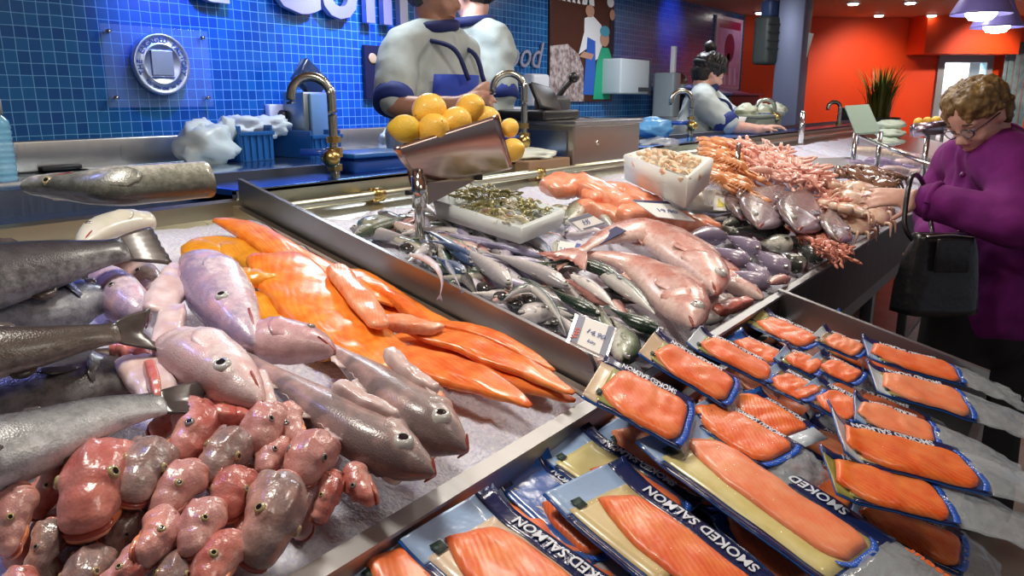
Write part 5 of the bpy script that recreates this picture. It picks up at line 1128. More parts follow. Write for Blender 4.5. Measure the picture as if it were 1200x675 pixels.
def pack(label, hd, tl_, w, h, card=M_GOLD, sal=0, text='SMOKED SALMON', curl=.012, film=.08, fil=(0.14, 0.96, 0.81), roll=0, head=M_PKP, dh=0, foff=-.13, cardend=.62, side=0, extra=None):
    """hd, tl_: middle of the header edge and of the tail edge of the board in the photograph"""
    a = tl(hd[0], hd[1], h+dh); b = tl(tl_[0], tl_[1], h); L = (b-a).length; X = (b-a).normalized(); Z = Matrix.Rotation(R(roll), 3, X) @ (NRM-X*NRM.dot(X)).normalized(); Y = Z.cross(X)
    sd = random.random()*70
    def P(x, y, z=0.0):      # x 0..1 header to tail, y -1..1 across
        c = curl*max(0, 1-x/.22)**2*(.4+.6*(.5+.5*y)); s = .0032*noise.noise(Vector((x*3.2, y*1.2, sd)))+.0018*noise.noise(Vector((x*9, y*4, sd)))
        return a+X*(x*L)+Y*(y*w/2*(1+.02*noise.noise(Vector((x*5, y, sd+3)))))+Z*(z+c+s)
    root = thing('salmon_pack', label, 'salmon pack', a.lerp(b, .5)-Z*.003, 'packs of smoked salmon in the steel case')
    def sheet(name, x0, x1, y0, y1, z, m, th=.0012, nx=14, ny=6, edge=None):
        bm = BM(); quadgrid(bm, lambda u, v: P(x0+(x1-x0)*u, y0+(y1-y0)*v, z), nx, ny); solidify(bm, th); return obj(name, bm, m, root)
    sheet('board', 0, 1.0, -1, 1, .0, M_PKB, .003, 18, 8)
    sheet('header', .0, .15, -.97, .60, .0016, head)
    bnd = sheet('text_band', .0, 1.0, .58, 1.0, .0022, M_PKN, .0012, 20, 4)
    sheet('edge_band', .16, 1.0, -1.0, -.90, .0022, M_PKN, .0012, 20, 2)
    sheet('gold_card', .13, cardend, -.86, .56, .0024, card)
    # fillet under film
    f0, f1, fw = fil; bm = BM(); lay = bm.loops.layers.uv.verify(); nx, ny = 26, 12; G = []
    for i in range(nx+1):
        u = i/nx; row = []
        wd = fw*(1-max(0, (u-.82)/.18)**2.4*.42)
        skew = .16*max(0, 1-u/.32)
        for j in range(ny+1):
            v = j/ny*2-1; e = (1-abs(v)**3.0)*min(1, u/.05+.12)*min(1, (1-u)/.05+.1)
            x = f0+(f1-f0)*u+skew*(.5-.5*v)*-.5+(.06 if u < .3 else 0)*0
            lo = -.0; sh = max(0, 1-u/.3); yy = v*wd*(1-.38*sh**1.5)+.24*sh*.5+foff
            row.append((P(x, yy,   .0032+.0085*e**.45*(1+.22*noise.noise(Vector((u*6, v*2, sd))))), u, .5+.5*v))
        G.append(row)
    V = [[bm.verts.new(p[0]) for p in r] for r in G]; Bv = [[bm.verts.new(p[0]-Z*.0012*0-Z*((p[0]-a).dot(Z)*0)) for p in r] for r in [G[0], G[-1]]]
    for i in range(nx):
        for j in range(ny):
            f = bm.faces.new((V[i][j], V[i+1][j], V[i+1][j+1], V[i][j+1]))
            for l, q in zip(f.loops, (G[i][j], G[i+1][j], G[i+1][j+1], G[i][j+1])): l[lay].uv = (q[1], q[2])
    for r in Bv:
        for v in r: bm.verts.remove(v)
    solidify(bm, .002); fo = obj('salmon_fillet', bm, M_SM[sal], root)
    # bright rim round the tail
    pts = [P(f1+.012-.12*max(0, abs(v)-.5)**1.6, v*fw*1.02+foff, .0045) for v in [k/8-1 for k in range(17)]]
    bm = BM()
    for k, (p, q) in enumerate(zip(pts, pts[1:])):
        prism(bm, [p, p+X*.010, q+X*.010, q], Z*.0014)
    obj('rim_stripe', bm, M_STRIPE, root)
    # clear film over the window
    bm = BM(); quadgrid(bm, lambda u, v: P(.14+.85*u, -.9+1.48*v, .0150*(math.sin(PI*min(1, max(0, v)))**.4)*math.sin(PI*min(1, u*.97+.02))**.3+.003+.0008*noise.noise(Vector((u*14, v*7, sd)))), 26, 10); obj('clear_film', bm, M_FILM, root)
    if film:
        bm = BM(); fl = film/L
        quadgrid(bm, lambda u, v: P(.985+fl*u, (-1+2*v)*(1-.12*u*u), .006*math.sin(PI*v)-.02*u*u+.008*u*noise.noise(Vector((u*4, v*6, sd)))+.003*noise.noise(Vector((u*9, v*14, sd)))), 12, 16); solidify(bm, .0006); obj('film_end', bm, M_FILMT, root)
    # small printed mark and writing
    bm = BM(); prism(bm, [P(.095, -.72, .0042), P(.15, -.72, .0042), P(.15, -.5, .0042), P(.095, -.5, .0042)], Z*.0004); obj('printed_mark', bm, M_CODE, root)
    if text:
        x0 = .10+.70; size = w*.12; o = P(x0, .90, .0045); zc = (P(.5, .8, .0048)-a).dot(Z)
        tb = text_bm(text, size, Vector(), Vector((-1, 0, 0)), Vector((0, -1, 0)), .0005, bold=.0004)
        x_lo = min(v.co.x for v in tb.verts); k = (.60*L)/max(1e-6, -x_lo)
        for v in tb.verts:
            x = x0+v.co.x*k/L; y = .90+v.co.y*1.25/(w/2); v.co = P(x, y, .0046+.0006*(v.co.z > 0))
        obj('lettering', tb, M_PTXT, bnd, False)
    if extra: extra(root, P, X, Y, Z, a, L, w)
    return root
def conn(root, P, X, Y, Z, a, L, w):
    tb = text_bm('& Connaisseur', .022, Vector(), (-1, 0, 0), (0, -1, 0), .0006, bold=.0006); lo = min(v.co.x for v in tb.verts)
    for v in tb.verts: v.co = P(1.58+v.co.x*(.52/-lo), .76+v.co.y/(w/2)*.9, .014+(.0006 if v.co.z > 0 else 0)-.012*max(0, (1.58+v.co.x*(.52/-lo))-1))
    obj('lettering', tb, M_OTXT, root, False)
def whitetag(root, P, X, Y, Z, a, L, w):
    bm = BM(); prism(bm, [P(.99, -.7, .010), P(1.22, -.7, .006), P(1.22, .6, .006), P(.99, .6, .010)], Z*.0008); obj('paper_label', bm, M_PKW, root)
PK = [
 # label, header mid, tail mid, width, height, options
 ('salmon pack lying deepest behind the dark rolled flap beside the tray rim', (600, 545), (722, 650), .115, -.088, dict(card=M_CREAM, sal=2, curl=.03, fil=(0.50, 0.96, 0.60))),
 ('salmon pack with a yellow card almost buried under the big front packs', (660, 518), (800, 606), .135, -.080, dict(card=M_GOLDY, sal=0, fil=(0.40, 0.96, 0.60), film=0)),
 ('salmon pack cut by the lower edge, the one touching the tray rim', (440, 640), (640, 790), .13, -.075, dict(card=M_GOLD, sal=0, curl=.02)),
 ('front salmon pack with the ridged deep orange fillet, next to the tray rim', (524, 606), (748, 780), .165, -.062, dict(card=M_CREAM, sal=2, curl=.014, fil=(0.18, 0.96, 0.66))),
 ('front salmon pack with a tan card, between the ridged one and the largest one', (684, 561), (905, 735), .165, -.055, dict(card=M_GOLD, sal=2, curl=.01, fil=(0.22, 0.96, 0.56), foff=.0)),
 ('largest salmon pack, cream card and lifted header, orange writing on its film', (789, 505), (1014, 660), .188, -.036, dict(card=M_GOLDY, sal=1, curl=.016, film=.20, extra=conn, cardend=.97, fil=(0.17, 0.96, 0.50), foff=.04)),
 ('salmon pack with green gold card leaning over the end of the grey divider', (697, 438), (806, 496), .168, -.012, dict(card=M_GOLDG, sal=0, curl=.0, film=.02, dh=.03, fil=(0.20, 0.96, 0.84), head=M_CREAM)),
 ('salmon pack with green gold card second along the counter edge', (758, 402), (860, 460), .128, -.012, dict(card=M_GOLDG, sal=0, film=.02, dh=.032, fil=(0.20, 0.96, 0.86), head=M_CREAM)),
 ('salmon pack with a pale blue corner third along the counter edge', (812, 394), (906, 442), .10, -.022, dict(dh=.02, card=M_GOLDG, sal=0, film=.03, head=M_PKW, fil=(0.20, 0.96, 0.84))),
 ('salmon pack with pale green card fourth along the counter edge', (856, 396), (916, 424), .09, -.034, dict(card=M_GOLDG, sal=0, film=.02, fil=(0.22, 0.96, 0.84))),
 ('salmon pack in the far corner of the case, olive card', (882, 370), (956, 405), .125, -.03, dict(card=M_GOLDG, sal=0, film=.02, fil=(0.24, 0.96, 0.79), head=M_GOLDG)),
 ('salmon pack lying along the end wall behind the others', (972, 374), (1040, 402), .10, -.045, dict(card=M_GOLDB, sal=0, film=.04, curl=.02)),
 ('short looking salmon pack with brown card and white header near the far corner', (957, 391), (1012, 414), .105, -.024, dict(card=M_GOLDB, sal=1, film=.02, head=M_PKW, fil=(0.30, 0.96, 0.84), cardend=.5)),
 ('salmon pack with a gold corner overlapping the olive card pack', (914, 414), (962, 434), .095, -.026, dict(card=M_GOLDG, sal=0, film=.02, fil=(0.26, 0.96, 0.84))),
 ('salmon pack with a brown card in the middle row, toward the end wall', (953, 421), (1008, 446), .095, -.022, dict(card=M_GOLDB, sal=0, film=.02, fil=(0.30, 0.96, 0.84), cardend=.5)),
 ('salmon pack with a brown card in the middle row, toward the grey divider', (899, 436), (956, 466), .105, -.020, dict(card=M_GOLDB, sal=0, film=.02, fil=(0.30, 0.96, 0.84), cardend=.5)),
 ('salmon pack showing a wide brown card below the middle row', (945, 454), (1012, 488), .12, -.018, dict(card=M_GOLDB, sal=0, film=.02, fil=(0.34, 0.96, 0.81), cardend=.55)),
 ('salmon pack with a bare fillet and square white label under the others', (866, 465), (938, 512), .115, -.040, dict(card=M_GOLDG, sal=2, film=0, fil=(0.10, 0.96, 0.86), extra=whitetag)),
 ('salmon pack whose blue edge lies along the writing of the largest pack', (822, 477), (922, 538), .125, -.030, dict(card=M_GOLDG, sal=0, film=.06, fil=(0.10, 0.96, 0.86), curl=.018)),
 ('salmon pack along the end wall with long clear wrap over the rim', (1012, 408), (1124, 440), .115, -.010, dict(card=M_GOLDG, sal=0, film=.13, fil=(0.12, 0.96, 0.84), head=M_PKP)),
 ('salmon pack with a wide pale orange fillet, second from the end wall', (1020, 442), (1133, 474), .135, .002, dict(card=M_GOLDG, sal=1, film=.15, fil=(0.16, 0.96, 0.86), head=M_PKW)),
 ('salmon pack with a long slim fillet, third from the end wall', (1000, 478), (1096, 511), .11, -.006, dict(card=M_GOLDB, sal=1, film=.15, fil=(0.10, 0.96, 0.86))),
 ('salmon pack with a pale blue header bent upright and a bright orange fillet', (974, 512), (1141, 552), .128, .006, dict(card=M_GOLD, sal=2, film=.14, fil=(0.12, 0.96, 0.86), curl=.035, head=M_PKW)),
 ('salmon pack with dark orange fillet beside the largest pack', (968, 553), (1106, 588), .122, -.006, dict(card=M_GOLDG, sal=2, film=.16, fil=(0.10, 0.96, 0.86), head=M_GOLDG)),
]
for i, (hd, tm, lb) in enumerate([((700, 480), (800, 540), 'blue edged salmon pack buried under the green gold one by the divider'), ((720, 500), (860, 590), 'salmon pack mostly hidden between the largest pack and the divider end'), ((790, 440), (900, 510), 'salmon pack buried in the middle of the case below the green gold ones'), ((850, 430), (960, 490), 'salmon pack hidden under the bare fillet pack'), ((900, 390), (1000, 440), 'salmon pack hidden in the far corner layer'), ((960, 400), (1080, 450), 'salmon pack hidden under the row along the end wall'), ((960, 450), (1090, 500), 'salmon pack hidden under the long slim fillet pack'), ((930, 500), (1060, 570), 'salmon pack hidden beneath the bright orange fillet pack'), ((880, 520), (1010, 590), 'salmon pack hidden beside the upper edge of the largest pack'), ((560, 590), (720, 700), 'salmon pack hidden under the two big front ones'), ((400, 668), (560, 790), 'salmon pack showing a blue corner at the lower frame edge'), ((1000, 590), (1130, 650), 'salmon pack hidden beneath the dark orange one, clear wrap showing'), ((480, 610), (640, 720), 'salmon pack hidden under the ridged deep orange one'), ((860, 600), (960, 680), 'salmon pack hidden between the largest and the tan card one')]):
    PK.insert(0, (lb, hd, tm, .12, -.096+.004*(i % 3), dict(card=(M_GOLDG, M_GOLDB)[i % 2], sal=i % 3, film=.06, curl=.02)))
for lb, hd, tm, w, h, k in PK: pack(lb, hd, tm, w, h, **k)
# ------------------------------------------------------------------ taps on the ledge
def tap(label, px, py_base, py_top, out_px, y, r_px=5, body='steel', swan=1):
    b = hy(px, py_base, y); m = mpp(b); tp = at(px, py_top, m*FPX); tp = Vector((b.x, b.y, b.z+(py_base-py_top)*m*1.02)); r = r_px*m
    t = thing('tap', label, 'tap', b, 'swan neck taps on the counter ledge'); M_TP = steel('tap_steel', (.52, .55, .48), .22, (3, 3, 3), .08)
    hgt = tp.z-b.z; o = Vector((.592, -.806, 0))*(out_px*m)
    bm = BM(); rod(bm, b, b+UPZ*hgt*.42, r, 14); obj('riser', bm, M_TP, t)
    bm = BM(); rr = o.length/2; c = tp-UPZ*rr+o*.5
    pts = [b+UPZ*hgt*.40, b+UPZ*(hgt-rr)]+[c-o*.5*math.cos(PI*k/8)+UPZ*rr*math.sin(PI*k/8) for k in range(1, 8)]+[b+o+UPZ*(hgt-rr), b+o+UPZ*(hgt-rr-.3*rr)]
    tube(bm, pts, r*.95, 12, 60); obj('swan_neck', bm, M_TP, t)
    for z, rr2, l in ((.30, 1.5, .05), (.42, 1.75, .075), (.52, 1.45, .05)):
        bm = BM(); rod(bm, b+UPZ*(hgt*z-hgt*l/2), b+UPZ*(hgt*z+hgt*l/2), r*rr2, 8); obj('brass_nut', bm, M_BRASS, t, False)
    v = b+UPZ*hgt*.38; bm = BM(); f = Vector((-.806, -.592, 0)); rod(bm, v, v+f*r*3, r*1.2, 12); ball(bm, v+f*r*3, (r*1.9,)*3, 12, 8); obj('valve', bm, M_BRASS, t)
    h2 = Vector((-.592, .806, 0)); bm = BM(); rod(bm, v+UPZ*r, v+UPZ*r+h2*r*7, r*.75, 10); obj('blue_handle', bm, mat('tap_blue', (.02, .08, .45), .3, coat=.4), t)
    bm = BM(); rod(bm, b-UPZ*.06, b+UPZ*.02, r*1.5, 14); obj('foot', bm, M_TP, t)
    return t
tap('swan neck tap with brass valve standing above the first tray corner', 395, 240, 98, -46, YB+.07, 5.5)
tap('swan neck tap with brass valve behind the lemon holder', 614, 212, 93, -36, YB+.10, 4)
tap('swan neck tap beside the woman worker behind the shrimp box', 808, 172, 110, -24, YB+.1, 3.2)
tap('swan neck tap next to the steel pillar', 906, 150, 118, -22, YB+.15, 2.6)
tap('thin swan neck tap before the tall grass plant', 980, 172, 122, -14, YB+.1, 2.4)
for lb, (px, pb, pt) in (('thin steel post standing in the orange langoustines', (862, 222, 172)), ('thin steel post of the far glass guard', (1001, 190, 140)), ('short thin steel rod near the far swan neck tap', (938, 168, 134))):
    b = tl(px, pb, -.04); m = mpp(b); bm = BM(); rod(bm, b, b+UPZ*(pb-pt)*m*1.02, 3*m, 12); ball(bm, b+UPZ*(pb-pt)*m*1.02, (3*m,)*3, 12, 6); tag(obj('steel_post', bm, M_CHROME), lb, 'post', 'thin steel posts on the counter')
# ------------------------------------------------------------------ lemon trough on its post
pb = tl(493, 292, -.06); m = mpp(pb); pt = pb+UPZ*(292-188)*m
t = thing('lemon_stand', 'polished steel trough on a post holding lemons over the small fish', 'stand', pb)
bm = BM(); rod(bm, pb, pt, 6*m, 18); obj('post', bm, M_CHROME, t)
bm = BM(); rod(bm, pb+UPZ*(292-243)*m, pb+UPZ*(292-208)*m, 8.5*m, 18); obj('collar', bm, M_CHROME, t)
bm = BM(); rod(bm, pb+UPZ*(292-226)*m, pb+UPZ*(292-226)*m+Vector((-.592, .806, 0))*16*m, 3*m, 10); obj('clamp_screw', bm, M_BLACK, t)
dpt = m*FPX
A0 = at(502, 214, dpt-.02); A1 = at(502, 240, dpt-.02); A2 = at(560, 205, dpt+.10); A3 = at(556, 212, dpt+.10)
bm = BM(); prism(bm, [A0, A1, A3, A2], Vector((.4, .6, 0)).normalized()*.012); obj('bracket_arm', bm, steel('bracket_steel', (.48, .40, .36), .3), t, False)
bm = BM(); rod(bm, A2-UPZ*.012, A2+UPZ*.02, .012, 12); obj('bracket_knob', bm, M_BLACK, t)
BL, BR, TR, TL_ = at(488, 212, dpt-.02), at(601, 196, dpt+.09), at(584, 134, dpt-.02), at(461, 174, dpt-.12)
back = Vector((.80, .60, 0)).normalized()
def tro(u, s):         # s 0 front top edge -> 1 bottom -> 2 back top edge
    T_ = TL_.lerp(TR, u); B_ = BL.lerp(BR, u); Bk = T_+back*.17+UPZ*.0; lo = B_
    if s <= 1: return T_.lerp(lo, s)-back*.018*math.sin(PI*s)
    s -= 1; return lo.lerp(Bk, s)-UPZ*.055*math.sin(PI*s)
bm = BM(); quadgrid(bm, lambda u, v: tro(u, v*2), 16, 22); solidify(bm, .003); obj('trough', bm, steel('trough_warm_reflection', (.50, .38, .34), .22, (3, 3, 3), .06), t)  # brownish tint is the warm reflection put into the steel colour
M_LEM = mat('lemon_skin', (.93, .52, .05), .38, noise_amt=.4, scale=18, col2=(.96, .64, .12), bump=.5, bscale=420, coat=.2)
M_LEMG = mat('lemon_green_tint', (.66, .46, .03), .4, noise_amt=.4, scale=14, col2=(.86, .55, .05), bump=.5, bscale=420)
def lemon(lb, px, py, rpx, d, g=0, group='lemons in the steel trough'):
    p = at(px, py, d); r = rpx*d/FPX; ax = Vector((random.uniform(-1, 1), random.uniform(-1, 1), random.uniform(-.4, .5))).normalized(); X = ax.orthogonal().normalized(); M = basis(ax, X, ax.cross(X))
    bm = BM(); vs_ = ball(bm, (0, 0, 0), (1, 1, 1), 24, 18)
    for v in vs_:
        dx = v.co.z; q = v.co.copy(); k = 1+.02*noise.noise(q*3); s = 1.12+.20*max(0, abs(dx)-.82)/.18*(.6 if dx < 0 else 1)
        v.co = M@Vector((q.z*r*s, q.x*r*k, q.y*r*k))+p
    tt = thing('lemon', lb, 'lemon', p-UPZ*r, group); obj('fruit', bm, M_LEMG if g else M_LEM, tt)
    bm = BM(); ball(bm, p-ax*r*1.16, (r*.1, r*.1, r*.1), 8, 6); obj('stem_end', bm, mat('lemon_stem', (.30, .22, .05), .6), tt)
d0 = dpt
for a in (('greenish lemon lowest at the open end of the trough', 475, 151, 16.5, d0-.06, 1), ('large lemon on top of the heap near the middle', 503, 129, 19.5, d0+.0, 0), ('lemon peeping over the trough edge in front', 508, 152, 18.5, d0-.05, 0), ('orange toned lemon sunk in the middle of the heap', 535, 142, 17, d0+.0, 0), ('lemon on top of the heap by the man in white', 551, 127, 17, d0+.05, 0), ('lemon almost hidden behind the high corner of the trough', 571, 139, 14, d0+.06, 0), ('lemon showing at the end opening of the trough', 600, 176, 14, d0+.13, 0), ('lemon just seen above the trough end opening', 597, 150, 11, d0+.14, 0)): lemon(*a)
# ------------------------------------------------------------------ steel till cabinet with register
def block(name, label, cat, corners_px, y0, y1, m, bev=.006, parts=None):
    (px0, py0), (px1, py1) = corners_px; a = hy(px0, py1, y0); b = hy(px1, py0, y0)
    t = thing(name, label, cat, ((a.x+b.x)/2, (y0+y1)/2, a.z)); bm = BM(); box(bm, ((a.x+b.x)/2, (y0+y1)/2, (a.z+b.z)/2), (abs(b.x-a.x), y1-y0, abs(b.z-a.z)), bev); obj('body', bm, m, t, False); return t, a, b
YC = YB-.05; a = hy(672, 205, YC); b = hy(748, 197, YC); zl = a.z; top = hy(700, 146, YC).z-zl
t = thing('till_cabinet', 'brushed steel cabinet carrying the till behind the counter', 'cabinet', a); dx = (b-a); 
W = b.x-a.x; Dp = .40
bm = BM(); box(bm, (a.x+W/2, a.y+Dp/2, zl+top/2), (W, Dp, top), .006); obj('body', bm, steel('cabinet_steel', (.50, .48, .42), .3, (3, 3, 3), .06), t, False)
bm = BM(); box(bm, (a.x+W/2, a.y+Dp/2, zl+top+.008), (W+.02, Dp+.02, .016), .003); obj('top_plate', bm, M_STEEL, t, False)
bm = BM(); prism(bm, [Vector((a.x-.002, a.y+.03, zl+.02)), Vector((a.x-.002, a.y+Dp-.03, zl+.02)), Vector((a.x-.002, a.y+Dp-.03, zl+top-.02)), Vector((a.x-.002, a.y+.03, zl+top-.02))], Vector((-.006, 0, 0))); obj('side_door', bm, steel('blue_steel', (.26, .34, .55), .3, (3, 3, 3), .06), t, False)
bm = BM(); rod(bm, Vector((a.x+W*.32, a.y-.004, zl+top*.62)), Vector((a.x+W*.32, a.y+.004, zl+top*.62)), .008, 10); obj('lock', bm, M_CHROME, t)
zt = zl+top+.017
p = Vector((a.x+W*.20, a.y+.24, zt)); t = thing('till', 'black cash till with tilted screen on the steel cabinet', 'till', p)
bm = BM(); box(bm, p+UPZ*.02, (.26, .24, .04), .012); obj('base', bm, M_BLACK, t)
bm = BM(); box(bm, p+Vector((-.02, -.05, .085)), (.22, .02, .11), .008, Matrix.Rotation(R(-28), 3, 'X')@Matrix.Rotation(R(12), 3, 'Z')); obj('screen', bm, M_BLACK, t)
bm = BM(); box(bm, p+Vector((.15, .03, .06)), (.12, .12, .07), .02); obj('printer', bm, M_DARK, t)
bm = BM(); tube(bm, [p+Vector((.18, .03, .08)), p+Vector((.20, .0, .13)), p+Vector((.22, -.02, .16))], .012, 8); ball(bm, p+Vector((.22, -.03, .17)), (.03, .02, .022), 10, 8); obj('scanner', bm, M_BLACK, t)
p = hy(648, 152, YC+.30); t = thing('weighing_scale', 'flat black weighing scale with keypad leaning beside the till cabinet', 'scale', Vector((p.x, p.y, zl)))
RS = Matrix.Rotation(R(-14), 3, 'Y'); bm = BM(); box(bm, p, (.34, .22, .03), .012, RS); obj('platform', bm, M_BLACK, t)
bm = BM(); box(bm, Vector((p.x+.03, p.y, (p.z+zl)/2-.01)), (.30, .2, p.z-zl-.02), .01); obj('base', bm, mat('scale_blue', (.06, .10, .22), .4), t)
bm = BM(); box(bm, p+Vector((.06, -.06, .03)), (.12, .06, .012), .003, RS); obj('keypad', bm, mat('keypad_grey', (.22, .28, .36), .4), t)
# brown wrapped tray with white film in front of it
a = hy(620, 216, YC); b = hy(668, 208, YC); zl = a.z; t = thing('wrap_tray', 'brown tray with a crumpled white plastic sheet on it by the second tap', 'tray', a)
W2 = b.x-a.x; bm = BM(); box(bm, (a.x+W2/2, a.y+.10, zl+.04), (W2, .2, .08), .006); obj('tray', bm, mat('tray_brown', (.30, .19, .11), .5), t, False)
bm = BM(); crumple(bm, (a.x+W2/2, a.y+.1, zl+.09), (W2*.44, .09, .025), 3, .35); obj('plastic_sheet', bm, mat('white_film', (.74, .80, .72), .3), t)
# pale blue bag heap further on
p = hy(765, 162, YB+.16); bm = BM(); crumple(bm, p+UPZ*.05, (.15, .08, .05), 12, .35); tag(obj('blue_bag', bm, mat('bag_blue', (.10, .36, .72), .4)), 'crumpled light blue plastic bag beside the till cabinet', 'bag')
p = hy(772, 178, YB+.08); bm = BM(); crumple(bm, p+UPZ*.03, (.16, .08, .04), 15, .4); tag(obj('clear_bag', bm, clear('bag_clear', (.75, .82, .84), .5, .2)), 'clear plastic bag lying under the light blue one', 'bag')
# ------------------------------------------------------------------ things on the wall worktop
def wz(px, py): return hz(px, py, WZ+.0)
p = wz(244, 192); bm = BM(); crumple(bm, p+UPZ*.08, (.125, .08, .09), 2, .42)
for k in range(2): crumple(bm, p+Vector((.09+.02*k, .0, .13+.02*k)), (.04, .03, .05), 20+k, .4, 16, 10)
tag(obj('plastic_bag', bm, mat('bag_white', (.74, .84, .86), .35, sss=.1)), 'white plastic carrier bag bunched up on the wall worktop', 'bag')
def crate(label, px0, px1, py, dep, hgt, m, off=0):
    a = wz(px0, py); b = wz(px1, py); t = thing('plastic_crate', label, 'crate', ((a.x+b.x)/2, a.y+dep/2, WZ), 'blue plastic crates on the wall worktop'); x0, x1 = a.x, b.x; y0, y1 = a.y, a.y+dep
    bm = BM(); th = .012
    for c, s in ((((x0+x1)/2, y0, WZ+hgt*.4), (x1-x0, th, hgt*.8)), (((x0+x1)/2, y1, WZ+hgt*.4), (x1-x0, th, hgt*.8)), ((x0, (y0+y1)/2, WZ+hgt/2), (th, dep, hgt)), ((x1, (y0+y1)/2, WZ+hgt/2), (th, dep, hgt)), (((x0+x1)/2, (y0+y1)/2, WZ+.008), (x1-x0, dep, .014))): box(bm, c, s, .003)
    obj('box', bm, m, t, False)
    bm = BM()
    for k in range(5): box(bm, (x0+(x1-x0)*(k+.5)/5, y0-.008, WZ+hgt*.4), (.012, .012, hgt*.7), .002)
    box(bm, ((x0+x1)/2, y0-.010, WZ+hgt*.78), (x1-x0+.01, .018, .018), .004); obj('rib', bm, m, t, False); return (x0, x1, y0, y1)
M_CB = mat('crate_blue', (.015, .12, .38), .35, coat=.2); M_CBD = mat('crate_deep_blue', (.012, .06, .26), .35, coat=.2)
q = crate('blue plastic crate with crumpled white paper in it', 284, 358, 190, .26, .16, M_CB)
for k, lb in enumerate(('crumpled white paper in the blue crate below the socket', 'loose white paper bunch at the crate corner by the first tap')):
    bm = BM(); crumple(bm, (q[0]+.10+.16*k, q[2]+.12, WZ+.15), (.11-.03*k, .08, .05), 30+k, .5); tag(obj('crumpled_paper', bm, mat('paper_blueish', (.74, .82, .88), .6)), lb, 'paper')
crate('blue plastic crate behind the first tap', 366, 440, 186, .28, .13, M_CB); crate('dark blue plastic crate beside the first one at the wall', 277, 293, 188, .12, .12, M_CBD)
p = wz(458, 185); bm = BM(); crumple(bm, p+UPZ*.06, (.06, .05, .07), 41, .4); tag(obj('clear_wrap', bm, mat('wrap_pale', (.6, .68, .72), .25)), 'balled clear wrap beside the blue crate near the men', 'wrap')
for lb, px, py, s in (('white paper sheet lying on the wall worktop', 130, 197, (.22, .10)), ('second white sheet further along the wall worktop', 215, 195, (.16, .07))):
    p = wz(px, py); bm = BM(); quadgrid(bm, lambda u, v: p+Vector(((u-.5)*s[0], (v-.5)*s[1], .004+.006*abs(noise.noise(Vector((u*4, v*4, px)))))), 10, 6); solidify(bm, .001); tag(obj('paper_sheet', bm, M_PAPER), lb, 'paper')
p = wz(70, 200); bm = BM(); box(bm, p+UPZ*.012, (.16, .05, .02), .006, Matrix.Rotation(.1, 3, 'Z')); tag(obj('black_box', bm, M_BLACK), 'small flat black box on the wall worktop by the big bottle', 'box')
p = wz(38, 200); bm = BM(); crumple(bm, p+UPZ*.012, (.05, .04, .016), 51, .5); tag(obj('paper_scrap', bm, M_PAPER), 'white paper scrap between big bottle and flat black box', 'paper')
p = wz(160, 193); bm = BM(); crumple(bm, p+UPZ*.012, (.05, .03, .016), 53, .5); tag(obj('cable_coil', bm, M_DARK), 'dark small bundle lying among the white sheets', 'bundle')
# large water bottle at the frame edge
p = hy(4, 213, YB+.25); r = 16*mpp(p); t = thing('water_bottle', 'big ribbed clear bottle with a grey cap at the frame edge', 'bottle', p)
m_ = mpp(p); H_ = 78*m_; prof = [(.001, 0), (r*.95, 0), (r, H_*.03)]
for k in range(9): prof += [(r, H_*(.06+.085*k)), (r*.93, H_*(.085+.085*k)), (r, H_*(.11+.085*k))]
prof += [(r*.9, H_*.9), (r*.45, H_), (r*.4, H_*1.03)]
bm = BM(); lathe(bm, prof, ID3, p, 24); obj('bottle', bm, clear('bottle_plastic', (.25, .62, .85), .55, .08), t)
bm = BM(); lathe(bm, [(.001, 0), (r*.62, 0), (r*.62, H_*.22), (r*.55, H_*.24), (.001, H_*.24)], ID3, p+UPZ*H_*.98, 20); obj('cap', bm, mat('cap_grey', (.30, .31, .28), .4), t)
# slicer / screen stand behind the first tap
p = wz(372, 182); t = thing('wall_scale', 'grey scale with a slanted blue screen on the worktop behind the first tap', 'scale', p)
m_ = mpp(p); bm = BM(); box(bm, p+Vector((0, .05, 36*m_)), (42*m_, .16, 72*m_), .01); obj('housing', bm, steel('housing_steel', (.34, .38, .36), .35), t)
bm = BM(); box(bm, p+Vector((-.01, -.04, 40*m_)), (24*m_, .02, 60*m_), .006); obj('front_plate', bm, mat('plate_blue', (.16, .30, .50), .3), t)
bm = BM(); box(bm, p+Vector((-.02, .0, 86*m_)), (38*m_, .05, 30*m_), .01, Matrix.Rotation(R(38), 3, 'Y')); obj('screen', bm, mat('screen_dark', (.02, .04, .10), .15, coat=.6), t)
# blue tubs and cloth on the service side, near the men
p = hy(412, 202, YB+.14); t = thing('blue_tub', 'deep blue plastic tub behind the lemon stand', 'tub', p+Vector((.1, .1, 0)))
bm = BM(); box(bm, p+Vector((.10, .03, .02)), (.24, .14, .05), .015); obj('tub', bm, M_CBD, t); bm = BM(); box(bm, p+Vector((.10, .03, .05)), (.26, .16, .014), .005); obj('rim', bm, M_CB, t)
